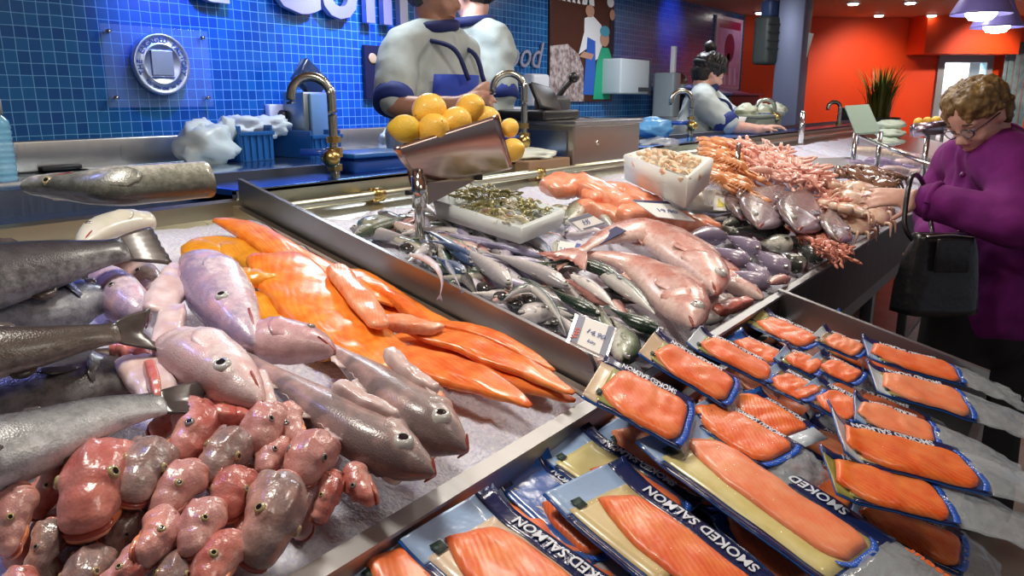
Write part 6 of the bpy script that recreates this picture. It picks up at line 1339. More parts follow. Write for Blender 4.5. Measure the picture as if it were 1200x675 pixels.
# ------------------------------------------------------------------ far end of the counter
M_FAR = mat('far_fish_pink', (.70, .48, .50), .25, noise_amt=.6, scale=30, col2=(.84, .74, .74), coat=.5)
for k, (px, py, w, lb) in enumerate([(1004, 193, 30, 'violet squid lying at the far end, nearest the langoustines'), (1034, 190, 30, 'violet squid in the middle of the far end'), (1066, 192, 30, 'pink squid at the far end by the woman in purple'), (1052, 200, 30, 'pink squid in front of the far row'), (1080, 204, 26, 'pale pink squid half behind the purple coat'), (1020, 178, 34, 'pale beige squid at the very back of the far end'), (1050, 180, 30, 'beige squid beside the far glass guard'), (1082, 186, 30, 'whitish squid at the back near the purple coat')]):
    mm = [mat('squid_violet', (.34, .26, .48), .2, noise_amt=.5, scale=40, col2=(.6, .5, .68), coat=.6), mat('squid_violet', (0, 0, 0)), M_FAR, M_FAR, M_FAR, mat('squid_beige', (.66, .52, .40), .25, noise_amt=.5, scale=40, col2=(.8, .7, .6), coat=.5), mat('squid_beige', (0, 0, 0)), M_FAR][k]
    sp = spine_of([(px-w*.7, py-2), (px, py), (px+w*.7, py+3)], .03, 18); H = 7*mpp(sp[9]); t = thing('squid', lb, 'squid', sp[9], 'squid at the far end')
    bm = BM(); loft(bm, sp, lambda u: lerp_tab([(0, .1*H, .1*H, .1*H), (.2, .8*H, .8*H, .7*H), (.6, H, H, .9*H), (.75, .7*H, .7*H, .6*H), (1, .5*H, .5*H, .4*H)], u), 12); obj('mantle', bm, mm, t)
    d = (sp[-1]-sp[0]).normalized(); bm = BM()
    for j in range(6): s = d.cross(NRM)*H*(j-2.5)*.3; tube(bm, [sp[-1]+s*.6, sp[-1]+d*H*2+s*1.4, sp[-1]+d*H*3.4+s*2+NRM*H*.3*(j % 2)], [H*.22, H*.16, H*.06], 6)
    obj('tentacles', bm, mm, t)
# glass guard, white cloth stack, second trough with lemons
g0, g1 = tl(1000, 172, .1), tl(1032, 168, .1); dd = mpp(g0)*FPX
A, B_, C_, D_ = at(990, 124, dd), at(1018, 122, dd), at(1032, 154, dd-.1), at(1003, 156, dd-.1)
t = thing('glass_guard', 'pale green tilted glass guard at the far end of the counter', 'guard', D_); bm = BM(); prism(bm, [A, B_, C_, D_], Vector((0, 0, -.01))); obj('pane', bm, mat('guard_glass', (.34, .46, .38), .12, coat=.5), t, False)
bm = BM(); rod(bm, D_, Vector((D_.x, D_.y, tz(D_.y, -.08))), .012); rod(bm, C_, Vector((C_.x, C_.y, tz(C_.y, -.08))), .012); obj('post', bm, M_CHROME, t)
bm = BM(); a_, b_ = at(1005, 158, dd), at(1096, 196, dd-.9); rod(bm, a_, b_, .01, 8); obj('rail', bm, M_CHROME, t)
p = tl(1040, 171, .02); t = thing('cloth_pile', 'pale folded cloths heaped behind the glass guard', 'cloth', p)
for k in range(3): bm = BM(); crumple(bm, p+UPZ*(.03+.055*k)+Vector((.02*k, 0, 0)), (.10-.015*k, .09, .03), 60+k, .3); obj('cloth', bm, mat('cloth_pale', (.58, .66, .54), .7), t)
p = at(1088, 152, 3.9); mm_ = 3.9/FPX; t = thing('lemon_stand', 'small lilac steel trough with lemons at the far end beside the door', 'stand', p-UPZ*.2)
ax = Vector((.60, -.80, 0)); bm = BM(); a_, b_ = at(1070, 153, 3.9), at(1106, 149, 3.9); rod(bm, a_, b_, 8*mm_, 18); obj('trough', bm, mat('lilac_steel', (.50, .42, .52), .25, 1), t)
bm = BM(); rod(bm, p, Vector((p.x, p.y, tz(p.y, -.08))), 3*mm_); obj('post', bm, M_CHROME, t)
for lb, px, py, r in (('lemon on the far trough toward the plant', 1076, 143, 5), ('lemon in the middle of the far trough', 1087, 142, 5), ('lemon at the door end of the far trough', 1097, 141, 5)): lemon(lb, px, py, r, 3.95, 0, 'lemons in the far trough')
# metal rack and boxes behind the far counter
for lb, px, py, s, m in (('grey plastic box behind the far tap', 1000, 160, (.3, .2, .12), M_DARK), ('green grey tray of vegetables behind the langoustines', 880, 163, (.5, .25, .10), mat('tray_green', (.22, .26, .2), .5)), ('white bowl beside the worker behind the langoustines', 857, 160, (.18, .18, .12), M_WHITE)):
    p = hy(px, py, YB+.25); t = thing('bowl' if 'bowl' in lb else 'storage_box', lb, 'bowl' if 'bowl' in lb else 'box', Vector((p.x, p.y, 1.29)))
    if 'bowl' in lb: bm = BM(); lathe(bm, [(.001, 0), (.05, 0), (.09, .1), (.084, .1), (.045, .008), (.001, .008)], ID3, Vector((p.x, p.y, 1.29)), 20); obj('bowl', bm, m, t)
    else: bm = BM(); box(bm, (p.x, p.y, 1.29+s[2]/2), s, .015); obj('body', bm, m, t); bm = BM(); box(bm, (p.x, p.y, 1.29+s[2]), (s[0]+.02, s[1]+.02, .02), .006); obj('rim', bm, m, t)
for k in range(5):
    p = hy(872+9*k, 154+2*(k % 2), YB+.25); bm = BM(); crumple(bm, (p.x, p.y+.05*(k % 2), 1.29+.13), (.07, .07, .05), 70+k, .3); tag(obj('lettuce', bm, mat('leaf_pale', (.42, .48, .34), .5, noise_amt=.5, scale=30, col2=(.6, .62, .5))), 'pale green salad head in the tray behind the langoustines', 'salad', 'salad heads in the green grey tray')
# dark side stand with papers next to the crab poster, knife rack
p = hy(850, 112, 2.9); t = thing('paper_desk', 'dark desk with white papers under the crab poster', 'desk', Vector((p.x, 2.9, .25)))
bm = BM(); box(bm, (p.x, 2.95, (p.z+.25)/2), (.8, .5, p.z-.25), .01); obj('desk', bm, mat('desk_dark', (.02, .02, .05), .4), t, False)
bm = BM(); box(bm, (p.x, 2.95, p.z+.01), (.86, .56, .02), .004); obj('desk_top', bm, mat('desk_top_blue', (.10, .10, .28), .3), t, False)
for lb, dx in (('white paper sheets on the dark desk behind the worker', -.2), ('violet printed folder on the dark desk by the orange wall', .25)):
    bm = BM(); box(bm, (p.x+dx, 2.9, p.z+.035), (.36, .30, .02), .003, Matrix.Rotation(.25, 3, 'X')); tag(obj('paper_stack' if dx < 0 else 'folder', bm, M_PAPER if dx < 0 else mat('folder_violet', (.55, .25, .6), .3), None, False), lb, 'paper' if dx < 0 else 'folder')
t = thing('slicer', 'grey slicing machine with an upright blade on the wall worktop', 'slicer', hy(780, 135, 3.05)); p = hy(780, 135, 3.05); m_ = mpp(p)
bm = BM(); box(bm, p+UPZ*22*m_, (20*m_, .2, 52*m_), .02); obj('housing', bm, mat('slicer_grey', (.30, .36, .38), .35), t)
bm = BM(); lathe(bm, [(.001, 0), (15*m_, 0), (15*m_, .01), (.001, .012)], basis(Vector((0, 0, 1)), Vector((.8, -.6, 0)), Vector((.6, .8, 0))), p+Vector((12*m_, -.05, 34*m_)), 28); obj('blade', bm, M_CHROME, t)
bm = BM(); box(bm, p+Vector((0, -.05, 62*m_)), (6*m_, .04, 30*m_), .006); obj('guard', bm, M_WHITE, t); bm = BM(); box(bm, p+Vector((0, -.06, -8*m_)), (36*m_, .24, 14*m_), .01); obj('base', bm, M_STEEL, t)
# tall ornamental grass in front of the orange wall
p = at(1030, 132, 8.3); t = thing('grass_plant', 'tall green ornamental grass in a dark pot before the orange wall', 'plant', Vector((p.x, p.y, 0)))
zb = p.z-.05; bm = BM(); lathe(bm, [(.001, 0), (.17, 0), (.22, zb), (.20, zb), (.19, zb-.04), (.001, zb-.04)], ID3, Vector((p.x, p.y, 0)), 24); obj('pot', bm, M_DARK, t)
bm = BM(); rg = random.Random(4); mm_ = 8.3/FPX
for k in range(170):
    a = rg.uniform(0, 2*PI); r0 = rg.uniform(0, .12); hgt = rg.uniform(38, 72)*mm_; sp_ = rg.uniform(.05, .9)*hgt*.42; b0 = Vector((p.x+r0*math.cos(a), p.y+r0*math.sin(a), zb-.04)); d = Vector((math.cos(a), math.sin(a), 0)); s = Vector((-d.y, d.x, 0)); prev = None
    for j in range(6):
        u = j/5; c = b0+UPZ*hgt*u*(1-.12*u*u)+d*sp_*u**2; w_ = .011*(1-u**2)+.0006; cur = (bm.verts.new(c-s*w_), bm.verts.new(c+s*w_+d*.002))
        if prev: bm.faces.new((prev[0], prev[1], cur[1], cur[0]))
        prev = cur
obj('leaves', bm, mat('grass_leaf', (.05, .14, .015), .45, noise_amt=.6, scale=4, col2=(.22, .20, .03)), t)
# ------------------------------------------------------------------ people
def limb(bm, pts, rr, seg=14):
    tube(bm, pts, rr, seg, max(10, 7*len(pts)))
    for p, r in ((pts[0], rr[0]), (pts[-1], rr[-1])): ball(bm, p, r, 12, 8)
def oval(bm, c, r, X, Y, Z): ball(bm, c, r, 18, 12, basis(X, Y, Z))
M_SKIN = mat('skin', (.62, .34, .26), .45, noise_amt=.4, scale=30, col2=(.70, .42, .34), sss=.15)
M_SKIND = mat('skin_tan', (.42, .21, .14), .45, noise_amt=.4, scale=30, col2=(.50, .27, .19), sss=.12)
def head(bm, c, F, U, s):
    """head with a face: c centre, F where it looks, U crown; s = half head height"""
    F = F.normalized(); U = (U-F*U.dot(F)).normalized(); S = F.cross(U)
    P = lambda f, sd, u: c+F*f*s+S*sd*s+U*u*s
    oval(bm, P(-.10, 0, .22), (s*.86, s*.66, s*.78), F, S, U)            # skull
    oval(bm, P(.16, 0, -.18), (s*.60, s*.54, s*.74), F, S, U)            # face
    oval(bm, P(.34, 0, -.74), (s*.30, s*.30, s*.22), F, S, U)            # chin
    for k in (1, -1):
        oval(bm, P(.46, k*.30, -.28), (s*.22, s*.20, s*.22), F, S, U)    # cheeks
        oval(bm, P(.60, k*.25, .14), (s*.14, s*.24, s*.07), F, S, U)     # brows
        oval(bm, P(-.06, k*.64, -.06), (s*.16, s*.06, s*.22), F, S, U)   # ears
        oval(bm, P(-.12, k*.68, .04), (s*.10, s*.05, s*.12), F, S, U)
    tube(bm, [P(.66, 0, .10), P(.80, 0, -.10), P(.90, 0, -.28)], [s*.07, s*.09, s*.13], 10)   # nose
    for k in (1, -1): oval(bm, P(.78, k*.10, -.31), (s*.09, s*.07, s*.06), F, S, U)
    oval(bm, P(.68, 0, -.50), (s*.10, s*.20, s*.05), F, S, U); oval(bm, P(.67, 0, -.59), (s*.10, s*.17, s*.06), F, S, U)
    return P, F, S, U
def face(parent, P, F, S, U, s, glasses=False, iris=(.06, .05, .04)):
    for k in (1, -1):
        bm = BM(); oval(bm, P(.60, k*.25, .02), (s*.11, s*.13, s*.075), F, S, U); obj('eye', bm, mat('eye_white', (.75, .73, .70), .2, coat=.5), parent)
        bm = BM(); oval(bm, P(.685, k*.25, .01), (s*.035, s*.055, s*.06), F, S, U); obj('iris', bm, mat('iris_dark', iris, .1, coat=1), parent)
        bm = BM(); tube(bm, [P(.66, k*.10, .19), P(.72, k*.26, .23), P(.60, k*.42, .16)], [s*.02, s*.035, s*.015], 6); obj('eyebrow', bm, mat('brow', (.10, .06, .035), .7), parent)
        bm = BM(); tube(bm, [P(.62, k*.12, .06), P(.695, k*.25, .085), P(.60, k*.39, .04)], [s*.015, s*.03, s*.015], 6); obj('eyelid', bm, M_SKIN, parent)
    bm = BM(); tube(bm, [P(.69, -.20, -.545), P(.775, 0, -.54), P(.69, .20, -.545)], [s*.012, s*.03, s*.012], 6); obj('lips', bm, mat('lips', (.46, .16, .14), .4), parent)
    if glasses:
        g = BM()
        for k in (1, -1):
            ring = [P(.80-.05*abs(math.cos(2*PI*j/20)), k*.27+.20*math.cos(2*PI*j/20), .0+.13*math.sin(2*PI*j/20)) for j in range(21)]
            tube(g, ring, s*.018, 6, 60, False); tube(g, [P(.74, k*.48, .04), P(.4, k*.66, .07), P(-.02, k*.70, .06)], s*.02, 6)
        tube(g, [P(.80, -.08, .03), P(.84, 0, .05), P(.80, .08, .03)], s*.018, 6)
        gl = obj('glasses', g, mat('glasses_frame', (.03, .015, .02), .25, coat=.5), parent)
        g = BM()
        for k in (1, -1): oval(g, P(.79, k*.27, 0), (s*.01, s*.19, s*.12), F, S, U)
        obj('lens', g, clear('lens_glass', (1, 1, 1), .12, .03), gl)
def hand(bm, w, D, Nn, L, curl=.5, thumb=1, spread=1.0):
    """w wrist, D where the fingers point, Nn back of the hand; five separate bent fingers"""
    D = D.normalized(); Nn = (Nn-D*Nn.dot(D)).normalized(); S = D.cross(Nn)*thumb
    palm = w+D*L*.28
    oval(bm, palm, (L*.27, L*.215, L*.085), D, S, Nn); limb(bm, [w-D*L*.12, w+D*L*.1], [L*.15, L*.16])
    for k, (o, ln) in enumerate(((.16, .42), (.055, .48), (-.055, .45), (-.155, .36))):
        b = w+D*L*(.46-.03*abs(k-1.2))+S*L*o; d = (D+S*o*.9*spread).normalized(); p = [b]; a = 0
        for seg_, f in ((.42, .35), (.34, .55), (.26, .45)):
            a += curl*f*1.6; p.append(p[-1]+(d*math.cos(a)-Nn*math.sin(a))*ln*L*seg_)
        tube(bm, [b-D*L*.18]+p, [L*.055, L*.052, L*.048, L*.043, L*.034], 9, 24); ball(bm, p[-1], L*.034, 8, 6)
    b = w+D*L*.14+S*L*.17; d = (D*.75+S*.62-Nn*.25).normalized(); p = [b-S*L*.08, b, b+d*L*.22, b+d*L*.36+(D*.6-Nn*.5)*L*.08]
    tube(bm, p, [L*.08, L*.068, L*.055, L*.04], 9, 20); ball(bm, p[-1], L*.04, 8, 6)
def hairmass(parent, P, F, S, U, s, m, back=1.0, strands=46, length=.5, seed=1, vol=1.0, name='hair', curl=.45):
    rg = random.Random(seed); bm = BM(); oval(bm, P(-.16, 0, .34), (s*.88*vol, s*.76*vol, s*.74*vol), F, S, U); oval(bm, P(-.42, 0, -.05), (s*.56*vol, s*.68*vol, s*.62*back), F, S, U)
    for k in range(strands):
        th = rg.uniform(-1, 1)*2.3; r = .78*vol; st = P(-.1+.2*rg.random(), rg.uniform(-.3, .3), 1.02*vol)
        e = P(-.16+math.cos(th)*.92*vol, math.sin(th)*.80*vol, .42-length*(.4+.6*abs(math.sin(th/2)))*rg.uniform(.7, 1.1)); mdl = P(-.14+math.cos(th)*.70*vol, math.sin(th)*.62*vol, .88*vol)
        tube(bm, [st, mdl, e], [s*.07, s*.11, s*.035], 7, 14)
    def curls(b2):
        for v in b2.verts:
            d = (v.co-P(-.1, 0, .1)).normalized(); v.co += d*s*curl*(.11*noise.noise(v.co*34+Vector((seed, 0, 0)))+.06*noise.noise(v.co*90))
    return fuse(name, bm, m, parent, s*.042, 2, curls)
right = Vector((.592, -.806, 0)); fwd = Vector((.806, .592, 0))
# ---- the customer in the purple coat
hc = at(1146, 137, 2.38); s = .114
F = (-right*.80-fwd*.30-UPZ*.62).normalized(); U = (UPZ*.8-right*.45-fwd*.05)
t = thing('person', 'person in a purple coat and glasses looking down at the counter', 'person', (hc.x, hc.y, 0))
bm = BM(); P, F, S, U = head(bm, hc, F, U, s)
nk = at(1166, 178, 2.45); ch = at(1168, 225, 2.50); ws = at(1166, 290, 2.52); hp = at(1160, 345, 2.54)
sh1 = at(1192, 205, 2.28); el1 = at(1196, 262, 2.17); wr1 = at(1086, 234, 2.34)
sh2 = at(1120, 196, 2.74); el2 = at(1096, 246, 2.76); wr2 = at(1090, 286, 2.56)
limb(bm, [P(-.25, 0, -.5), nk, nk.lerp(ch, .4)], [.05, .055, .07])
limb(bm, [nk.lerp(ch, .3), ch, ws, hp], [.09, .13, .13, .14])
limb(bm, [nk.lerp(sh1, .4), sh1, el1, wr1], [.06, .055, .043, .027]); limb(bm, [nk.lerp(sh2, .4), sh2, el2, wr2], [.06, .055, .043, .027])
for k, (fx, fy) in enumerate(((-.05, .06), (.08, -.08))):
    f0 = Vector((hp.x+fx, hp.y+fy, .08)); limb(bm, [hp+Vector((fx, fy, -.05)), Vector((hp.x+fx, hp.y+fy+.03, .48)), f0], [.085, .06, .04]); limb(bm, [f0-UPZ*.03, f0+Vector((-.05, .15, -.045))], [.04, .035])
hd = (at(1040, 230, 2.36)-wr1).normalized(); hand(bm, wr1+hd*.015, hd, UPZ*.8-fwd*.6, .19, .22, -1)
hand(bm, wr2, (at(1086, 310, 2.5)-wr2), -fwd*.8-right*.2, .175, .9, 1)
body = fuse('body', bm, M_SKIN, t, .0075, 3)
face(t, P, F, S, U, s, True)
hairmass(t, P, F, S, U, s, mat('hair_golden_brown', (.10, .055, .018), .5, noise_amt=.6, scale=45, col2=(.27, .17, .06), stretch=(1, 1, .25), bump=.8, bscale=70), .95, 60, .40, 3, .93, curl=.8)
M_COAT = mat('purple_coat', (.13, .004, .13), .85, noise_amt=.3, scale=20, col2=(.19, .007, .18), bump=.4, bscale=30)
bm = BM(); limb(bm, [nk.lerp(ch, .12), ch, ws, hp-UPZ*.02], [.115, .175, .170, .185])
limb(bm, [nk.lerp(sh1, .3), sh1, sh1.lerp(el1, .6), el1, el1.lerp(wr1, .6), wr1.lerp(el1, .06)], [.10, .098, .086, .078, .064, .056]); limb(bm, [nk.lerp(sh2, .3), sh2, sh2.lerp(el2, .6), el2, wr2.lerp(el2, .1)], [.10, .09, .08, .07, .055])
def folds(b2):
    for v in b2.verts: v.co += (v.co-Vector((ch.x, ch.y, v.co.z))).normalized()*(.018*noise.noise(v.co*7)+.012*noise.noise(v.co*17))
coat = fuse('coat', bm, M_COAT, t, .0115, 5, folds)
bm = BM(); ring = [nk+UPZ*.02+Vector((math.cos(2*PI*k/14)*.088, math.sin(2*PI*k/14)*.088, -.03*math.cos(2*PI*k/14+2.6))) for k in range(15)]; tube(bm, ring, .022, 8, 50, False); obj('collar', bm, mat('coat_collar', (.10, .004, .09), .85), coat)
for k in range(4):
    p = at(1128-2*k, 205+34*k, 2.30+.01*k); bm = BM(); ball(bm, p, (.009, .009, .009), 10, 6); obj('button', bm, mat('coat_button', (.14, .01, .12), .3), coat)
bm = BM(); ring = [wr1.lerp(el1, .08)+(lambda X: X[1]*math.cos(2*PI*k/12)+X[2]*math.sin(2*PI*k/12))(frame(el1-wr1))*.052 for k in range(13)]; tube(bm, ring, .012, 8, 40, False); obj('cuff', bm, M_COAT, coat)
bm = BM(); limb(bm, [hp+UPZ*.05, hp-UPZ*.08], [.165, .16])
for fx, fy in ((-.05, .06), (.08, -.08)): limb(bm, [hp+Vector((fx, fy, -.05)), Vector((hp.x+fx, hp.y+fy+.03, .5)), Vector((hp.x+fx, hp.y+fy, .09))], [.125, .10, .085])
fuse('trousers', bm, mat('black_trousers', (.010, .010, .013), .8), t, .014, 6)
for fx, fy in ((-.05, .06), (.08, -.08)):
    bm = BM(); f0 = Vector((hp.x+fx, hp.y+fy, .04)); limb(bm, [f0, f0+Vector((-.06, .17, -.005))], [.05, .04]); obj('shoe', bm, mat('black_shoe', (.01, .01, .012), .3), t)
# handbag
M_LEA = mat('black_leather', (.010, .010, .012), .32, bump=.6, bscale=60, coat=.25)
b0 = at(1100, 318, 2.30); t = thing('handbag', 'black leather handbag hanging from the arm of the person in purple', 'bag', b0-UPZ*.12)
def bagf(th, v):
    a = 2*PI*th; w_ = (.125-.045*v**2*.8)*(1+.06*noise.noise(Vector((math.cos(a)*2, math.sin(a)*2, v*4)))); d_ = (.06-.03*v)*(1+.1*noise.noise(Vector((math.cos(a)*3, math.sin(a)*3, v*5+9))))
    e = lambda x: math.copysign(abs(x)**.7, x); return b0+right*e(math.cos(a))*w_+fwd*e(math.sin(a))*d_+UPZ*(-.125+.24*v+.012*noise.noise(Vector((a, v*3, 2))))
bm = BM(); g = quadgrid(bm, bagf, 32, 14)
bm.faces.new([r[0] for r in g[:-1]][::-1]); bm.faces.new([r[-1] for r in g[:-1]]); bmesh.ops.remove_doubles(bm, verts=bm.verts[:], dist=.0005); obj('bag_body', bm, M_LEA, t)
bm = BM(); tube(bm, [b0+right*(-.085)+UPZ*.09, at(1060, 262, 2.28), at(1066, 214, 2.30), at(1074, 205, 2.36), at(1084, 222, 2.44), at(1092, 268, 2.42), b0+right*(-.03)+UPZ*.1], .0075, 8, 50); obj('handle', bm, M_LEA, t)
bm = BM(); box(bm, b0-fwd*.062+UPZ*.06, (.10, .012, .10), .005, basis(right, fwd, UPZ)); obj('front_pocket', bm, M_LEA, t)
bm = BM(); tube(bm, [b0+right*(-.07)-fwd*.035+UPZ*.112, b0-fwd*.04+UPZ*.118, b0+right*.07-fwd*.035+UPZ*.112], .004, 6); obj('zip', bm, M_CHROME, t)
# ---- staff in pale jackets
M_JKT = mat('pale_jacket', (.40, .47, .46), .75, noise_amt=.3, scale=12, col2=(.50, .56, .54), bump=.5, bscale=22)
M_BLUEC = mat('royal_blue_cloth', (.015, .05, .42), .75, bump=.3, bscale=40); M_CUFF = mat('cuff_blue', (.012, .03, .20), .75); M_NVC = mat('navy_cloth', (.012, .02, .12), .75)
def worker(label, hcx, s, F, U, pts, hands, skin, extra=None):
    """pts: neck, chest, waist, hip, shoulder+elbow+wrist of both arms (world)"""
    nk, ch, ws, hp, a1, a2 = pts; t = thing('person', label, 'person', (hp.x, hp.y, .25)); bm = BM(); P, F, S, U = head(bm, hcx, F, U, s)
    limb(bm, [P(-.25, 0, -.5), nk, nk.lerp(ch, .4)], [.055, .06, .08]); limb(bm, [nk.lerp(ch, .3), ch, ws, hp], [.10, .14, .135, .14])
    for a in (a1, a2): limb(bm, [nk.lerp(a[0], .4)]+list(a), [.06, .06, .046, .03])
    for k in (1, -1):
        d = F.copy(); d.z = 0; sd = d.normalized().cross(UPZ)*.09*k; limb(bm, [hp+sd-UPZ*.05, Vector((hp.x+sd.x, hp.y+sd.y, .72)), Vector((hp.x+sd.x, hp.y+sd.y, .32))], [.09, .062, .042]); limb(bm, [Vector((hp.x+sd.x, hp.y+sd.y, .295)), Vector((hp.x+sd.x, hp.y+sd.y, .285))+d.normalized()*.15], [.042, .035])
    for a, (D, Nn, L, c, th) in zip((a1, a2), hands): hand(bm, a[2], D, Nn, L, c, th)
    fuse('body', bm, skin, t, .010, 3); face(t, P, F, S, U, s)
    bm = BM(); limb(bm, [nk.lerp(ch, .15), ch, ws, hp-UPZ*.08], [.10, .165, .165, .175])
    for a in (a1, a2): limb(bm, [nk.lerp(a[0], .35), a[0], a[0].lerp(a[1], .5), a[0].lerp(a[1], .92)], [.095, .092, .084, .078])
    def folds(b2):
        for v in b2.verts: v.co += (v.co-Vector((ch.x, ch.y, v.co.z))).normalized()*(.020*noise.noise(v.co*7)+.014*noise.noise(v.co*16))
    jk = fuse('jacket', bm, M_JKT, t, .013, 4, folds)
    for a in (a1, a2):
        X = frame(a[1]-a[0]); bm = BM(); c = a[0].lerp(a[1], .95); 
        prof = [(.060, -.03), (.079, -.028), (.082, .0), (.080, .03), (.060, .034)]; lathe(bm, prof, basis(X[1], X[2], X[0]), c, 20)
        obj('sleeve_cuff', bm, M_CUFF, jk)
    bm = BM(); tube(bm, [nk+UPZ*.035+Vector((math.cos(2*PI*k/12)*.088, math.sin(2*PI*k/12)*.088, .012*math.cos(2*PI*k/12))) for k in range(13)], .026, 8, 40, False); obj('collar', bm, M_NVC, jk)
    bm = BM(); d = F.copy(); d.z = 0; d.normalize(); sd = d.cross(UPZ)
    quadgrid(bm, lambda u, v: (lambda c, an, r: c+d*r*math.cos(an)+sd*r*math.sin(an))(ch.lerp(hp, v*1.7-.05) if v < .62 else hp+UPZ*(-.7*(v-.62)), (u-.5)*2.3, .203+.03*v), 14, 14); solidify(bm, .004); ap = obj('apron', bm, M_BLUEC, t)
    for k in (1, -1):
        bm = BM(); tube(bm, [ch+d*.205+sd*.10*k, ch+d*.15+sd*.12*k+UPZ*.12, nk+sd*.10*k-UPZ*.02], .010, 6); obj('apron_strap', bm, M_NVC, ap)
    bm = BM(); limb(bm, [hp+UPZ*.02, hp-UPZ*.08], [.16, .155])
    for k in (1, -1): sdk = sd*.09*k; limb(bm, [hp+sdk-UPZ*.05, Vector((hp.x+sdk.x, hp.y+sdk.y, .72)), Vector((hp.x+sdk.x, hp.y+sdk.y, .33))], [.12, .10, .085])
    fuse('trousers', bm, M_NVC, t, .016, 5)
    for k in (1, -1): sdk = sd*.09*k; bm = BM(); limb(bm, [Vector((hp.x+sdk.x, hp.y+sdk.y, .305)), Vector((hp.x+sdk.x, hp.y+sdk.y, .30))+d*.17], [.052, .045]); obj('shoe', bm, M_BLACK, t)
    if extra: extra(t, P, F, S, U, s, jk)
    return t
def cap_of(t, P, F, S, U, s, jk):
    hairmass(t, P, F, S, U, s, mat('hair_dark_grey', (.05, .045, .045), .6, bump=.6, bscale=60), .7, 20, .1, 5, .97)
    bm = BM(); oval(bm, P(-.12, 0, .52), (s*.92, s*.78, s*.52), F, S, U); tube(bm, [P(-.12+.92*math.cos(2*PI*k/16), .78*math.sin(2*PI*k/16), .42) for k in range(17)], s*.07, 8, 50, False); obj('cap', bm, M_NVC, t)
d = 3.25
worker('person in a pale jacket and dark cap, hands folded behind the lemons', at(510, -4, d), .128, right*.9-fwd*.25-UPZ*.15, UPZ,
    (at(508, 42, d), at(505, 95, d+.02), at(498, 165, d+.03), at(494, 225, d+.03), (at(468, 62, d-.10), at(461, 120, d-.22), at(535, 122, d-.30)), (at(540, 66, d+.18), at(556, 118, d+.16), at(566, 106, d-.22))),
    ((right*.96-fwd*.1+UPZ*.28, UPZ*.6-fwd*.7, .19, .55, 1), (-right*.5-fwd*.4-UPZ*.35, UPZ*.7-fwd*.5, .18, .8, -1)), M_SKIND, cap_of)
def hair2(t, P, F, S, U, s, jk):
    hairmass(t, P, F, S, U, s, mat('hair_black', (.012, .011, .012), .5, bump=.6, bscale=60), .8, 24, .15, 6, 1.0)
    bm = BM(); oval(bm, P(-.03, -.72, -.12), (s*.10, s*.05, s*.10), F, S, U); obj('earpiece', bm, M_WHITE, t)
d = 3.75
worker('person in a pale jacket with a navy collar standing behind the first one', at(553, -8, d), .125, -right*.75+fwd*.5-UPZ*.1, UPZ,
    (at(553, 34, d), at(562, 80, d+.02), at(560, 150, d+.02), at(560, 205, d+.02), (at(583, 56, d-.05), at(588, 112, d-.05), at(562, 146, d-.02)), (at(534, 58, d+.12), at(528, 110, d+.16), at(540, 145, d+.12))),
    ((-right*.6+UPZ*.1+fwd*.3, UPZ, .18, .5, 1), (-right*.3+fwd*.5, UPZ, .18, .5, -1)), M_SKIN, hair2)
def hair3(t, P, F, S, U, s, jk):
    m = mat('hair_near_black', (.014, .010, .010), .45, bump=.7, bscale=60); hairmass(t, P, F, S, U, s, m, 1.15, 30, .3, 8, 1.05)
    bm = BM(); ball(bm, P(-.55, 0, 1.28), s*.34, 14, 10, wob=.3); obj('hair_bun', bm, m, t)
    bm = BM(); tube(bm, [P(-.10+.86*math.cos(2*PI*k/16), .72*math.sin(2*PI*k/16), .40+.10*math.cos(2*PI*k/16)) for k in range(17)], s*.15, 10, 50, False); obj('headband', bm, mat('headband_black', (.010, .012, .013), .7), t)
d = 5.1
worker('person with a black headband and hair bun reaching over the far counter', at(831, 86, d), .12, right*.9+fwd*.1-UPZ*.38, UPZ*.95-right*.1,
    (at(822, 110, d), at(818, 142, d), at(812, 190, d), at(808, 225, d), (at(826, 122, d-.2), at(852, 146, d-.26), at(890, 152, d-.28)), (at(832, 118, d+.22), at(858, 140, d+.2), at(884, 150, d))),
    ((right*.95+UPZ*.25, UPZ, .19, .45, 1), (right*.9-UPZ*.1, UPZ, .18, .5, -1)), M_SKIN, hair3)
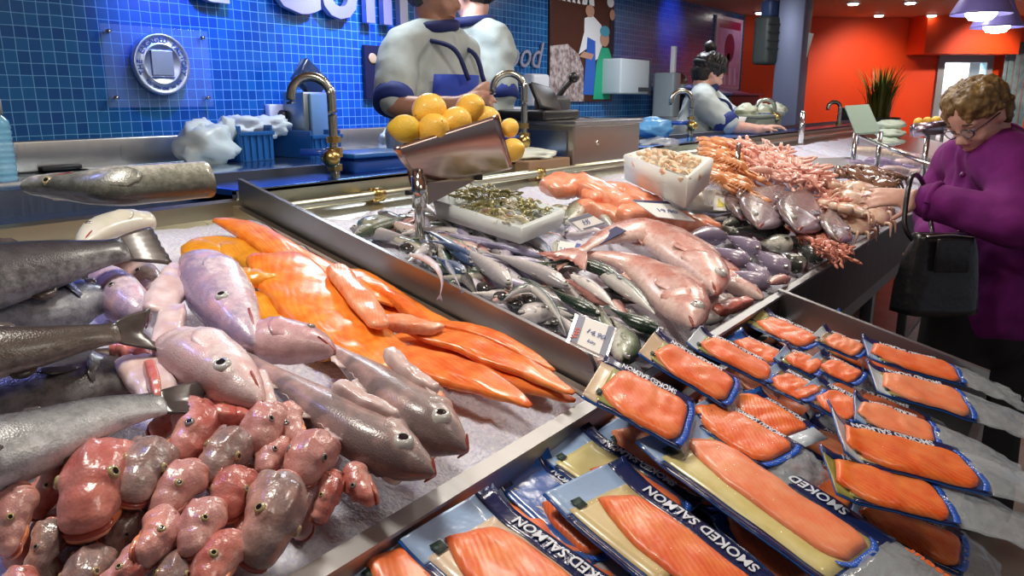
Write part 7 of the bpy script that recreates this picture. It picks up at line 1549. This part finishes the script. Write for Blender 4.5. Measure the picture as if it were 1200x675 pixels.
# ------------------------------------------------------------------ light
w = bpy.data.worlds.new('world'); bpy.context.scene.world = w; w.use_nodes = True
w.node_tree.nodes['Background'].inputs['Color'].default_value = (.62, .66, .78, 1); w.node_tree.nodes['Background'].inputs['Strength'].default_value = .24
def area(loc, size, e, col, to=None, sy=None):
    l = bpy.data.lights.new('ceiling_lamp', 'AREA'); l.energy = e; l.color = col; l.size = size
    if sy: l.shape = 'RECTANGLE'; l.size_y = sy
    o = bpy.data.objects.new('ceiling_lamp', l); C.objects.link(o); o.location = loc
    d = (Vector(to)-Vector(loc)) if to else Vector((0, 0, -1)); o.rotation_euler = d.to_track_quat('-Z', 'Y').to_euler(); return o
def spot(loc, to, e, col, ang=60, blend=.6, r=.05):
    l = bpy.data.lights.new('ceiling_spot', 'SPOT'); l.energy = e; l.color = col; l.spot_size = R(ang); l.spot_blend = blend; l.shadow_soft_size = r
    o = bpy.data.objects.new('ceiling_spot', l); C.objects.link(o); o.location = loc
    o.rotation_euler = (Vector(to)-Vector(loc)).to_track_quat('-Z', 'Y').to_euler(); return o
WARM = (1, .93, .82)
area((.5, .95, 2.39), .26, 11, WARM, (.5, 1.0, 1)); area((1.9, .9, 2.39), .26, 8, WARM, (1.9, 1.0, 1)); area((3.2, 1.0, 2.39), .26, 9, WARM); area((4.8, 1.0, 2.39), .26, 10, WARM)
area((1.0, -.3, 2.39), .5, 5, WARM, (1.0, .4, 1.0))
area((2.6, 2.5, 2.39), .4, 12, (.85, .93, 1)); area((5.2, 2.3, 2.39), .4, 14, (.85, .9, 1))
BLUE = (.05, .16, 1)
spot((1.95, 2.7, 2.4), (2.05, 3.3, 2.0), 95, BLUE, 70, .9); spot((3.05, 2.75, 2.4), (2.95, 3.3, 1.85), 150, (.2, .24, 1), 70, .9)
spot((6.9, 2.8, 2.4), (7.0, 3.3, 2.2), 12, BLUE, 70, .9)
spot((.3, 1.6, 2.38), (.35, 1.1, 1.1), 14, (.25, .3, 1), 42, .8)
for s in (1.5, 2.8, 4.2):
    p = OA+od*s-on*1.1; spot((p.x, p.y, 2.38), (OA+od*s)+Vector((0, 0, 1.5)), 48, (1, .75, .6), 80, .8)
q = OA+od*(sd0+sd1)/2+on*.6; area((q.x, q.y, 2.35), .6, 80, (.6, .92, 1))
vs.exposure = .45
for o in bpy.data.objects:
    if '_o' in o: del o['_o']
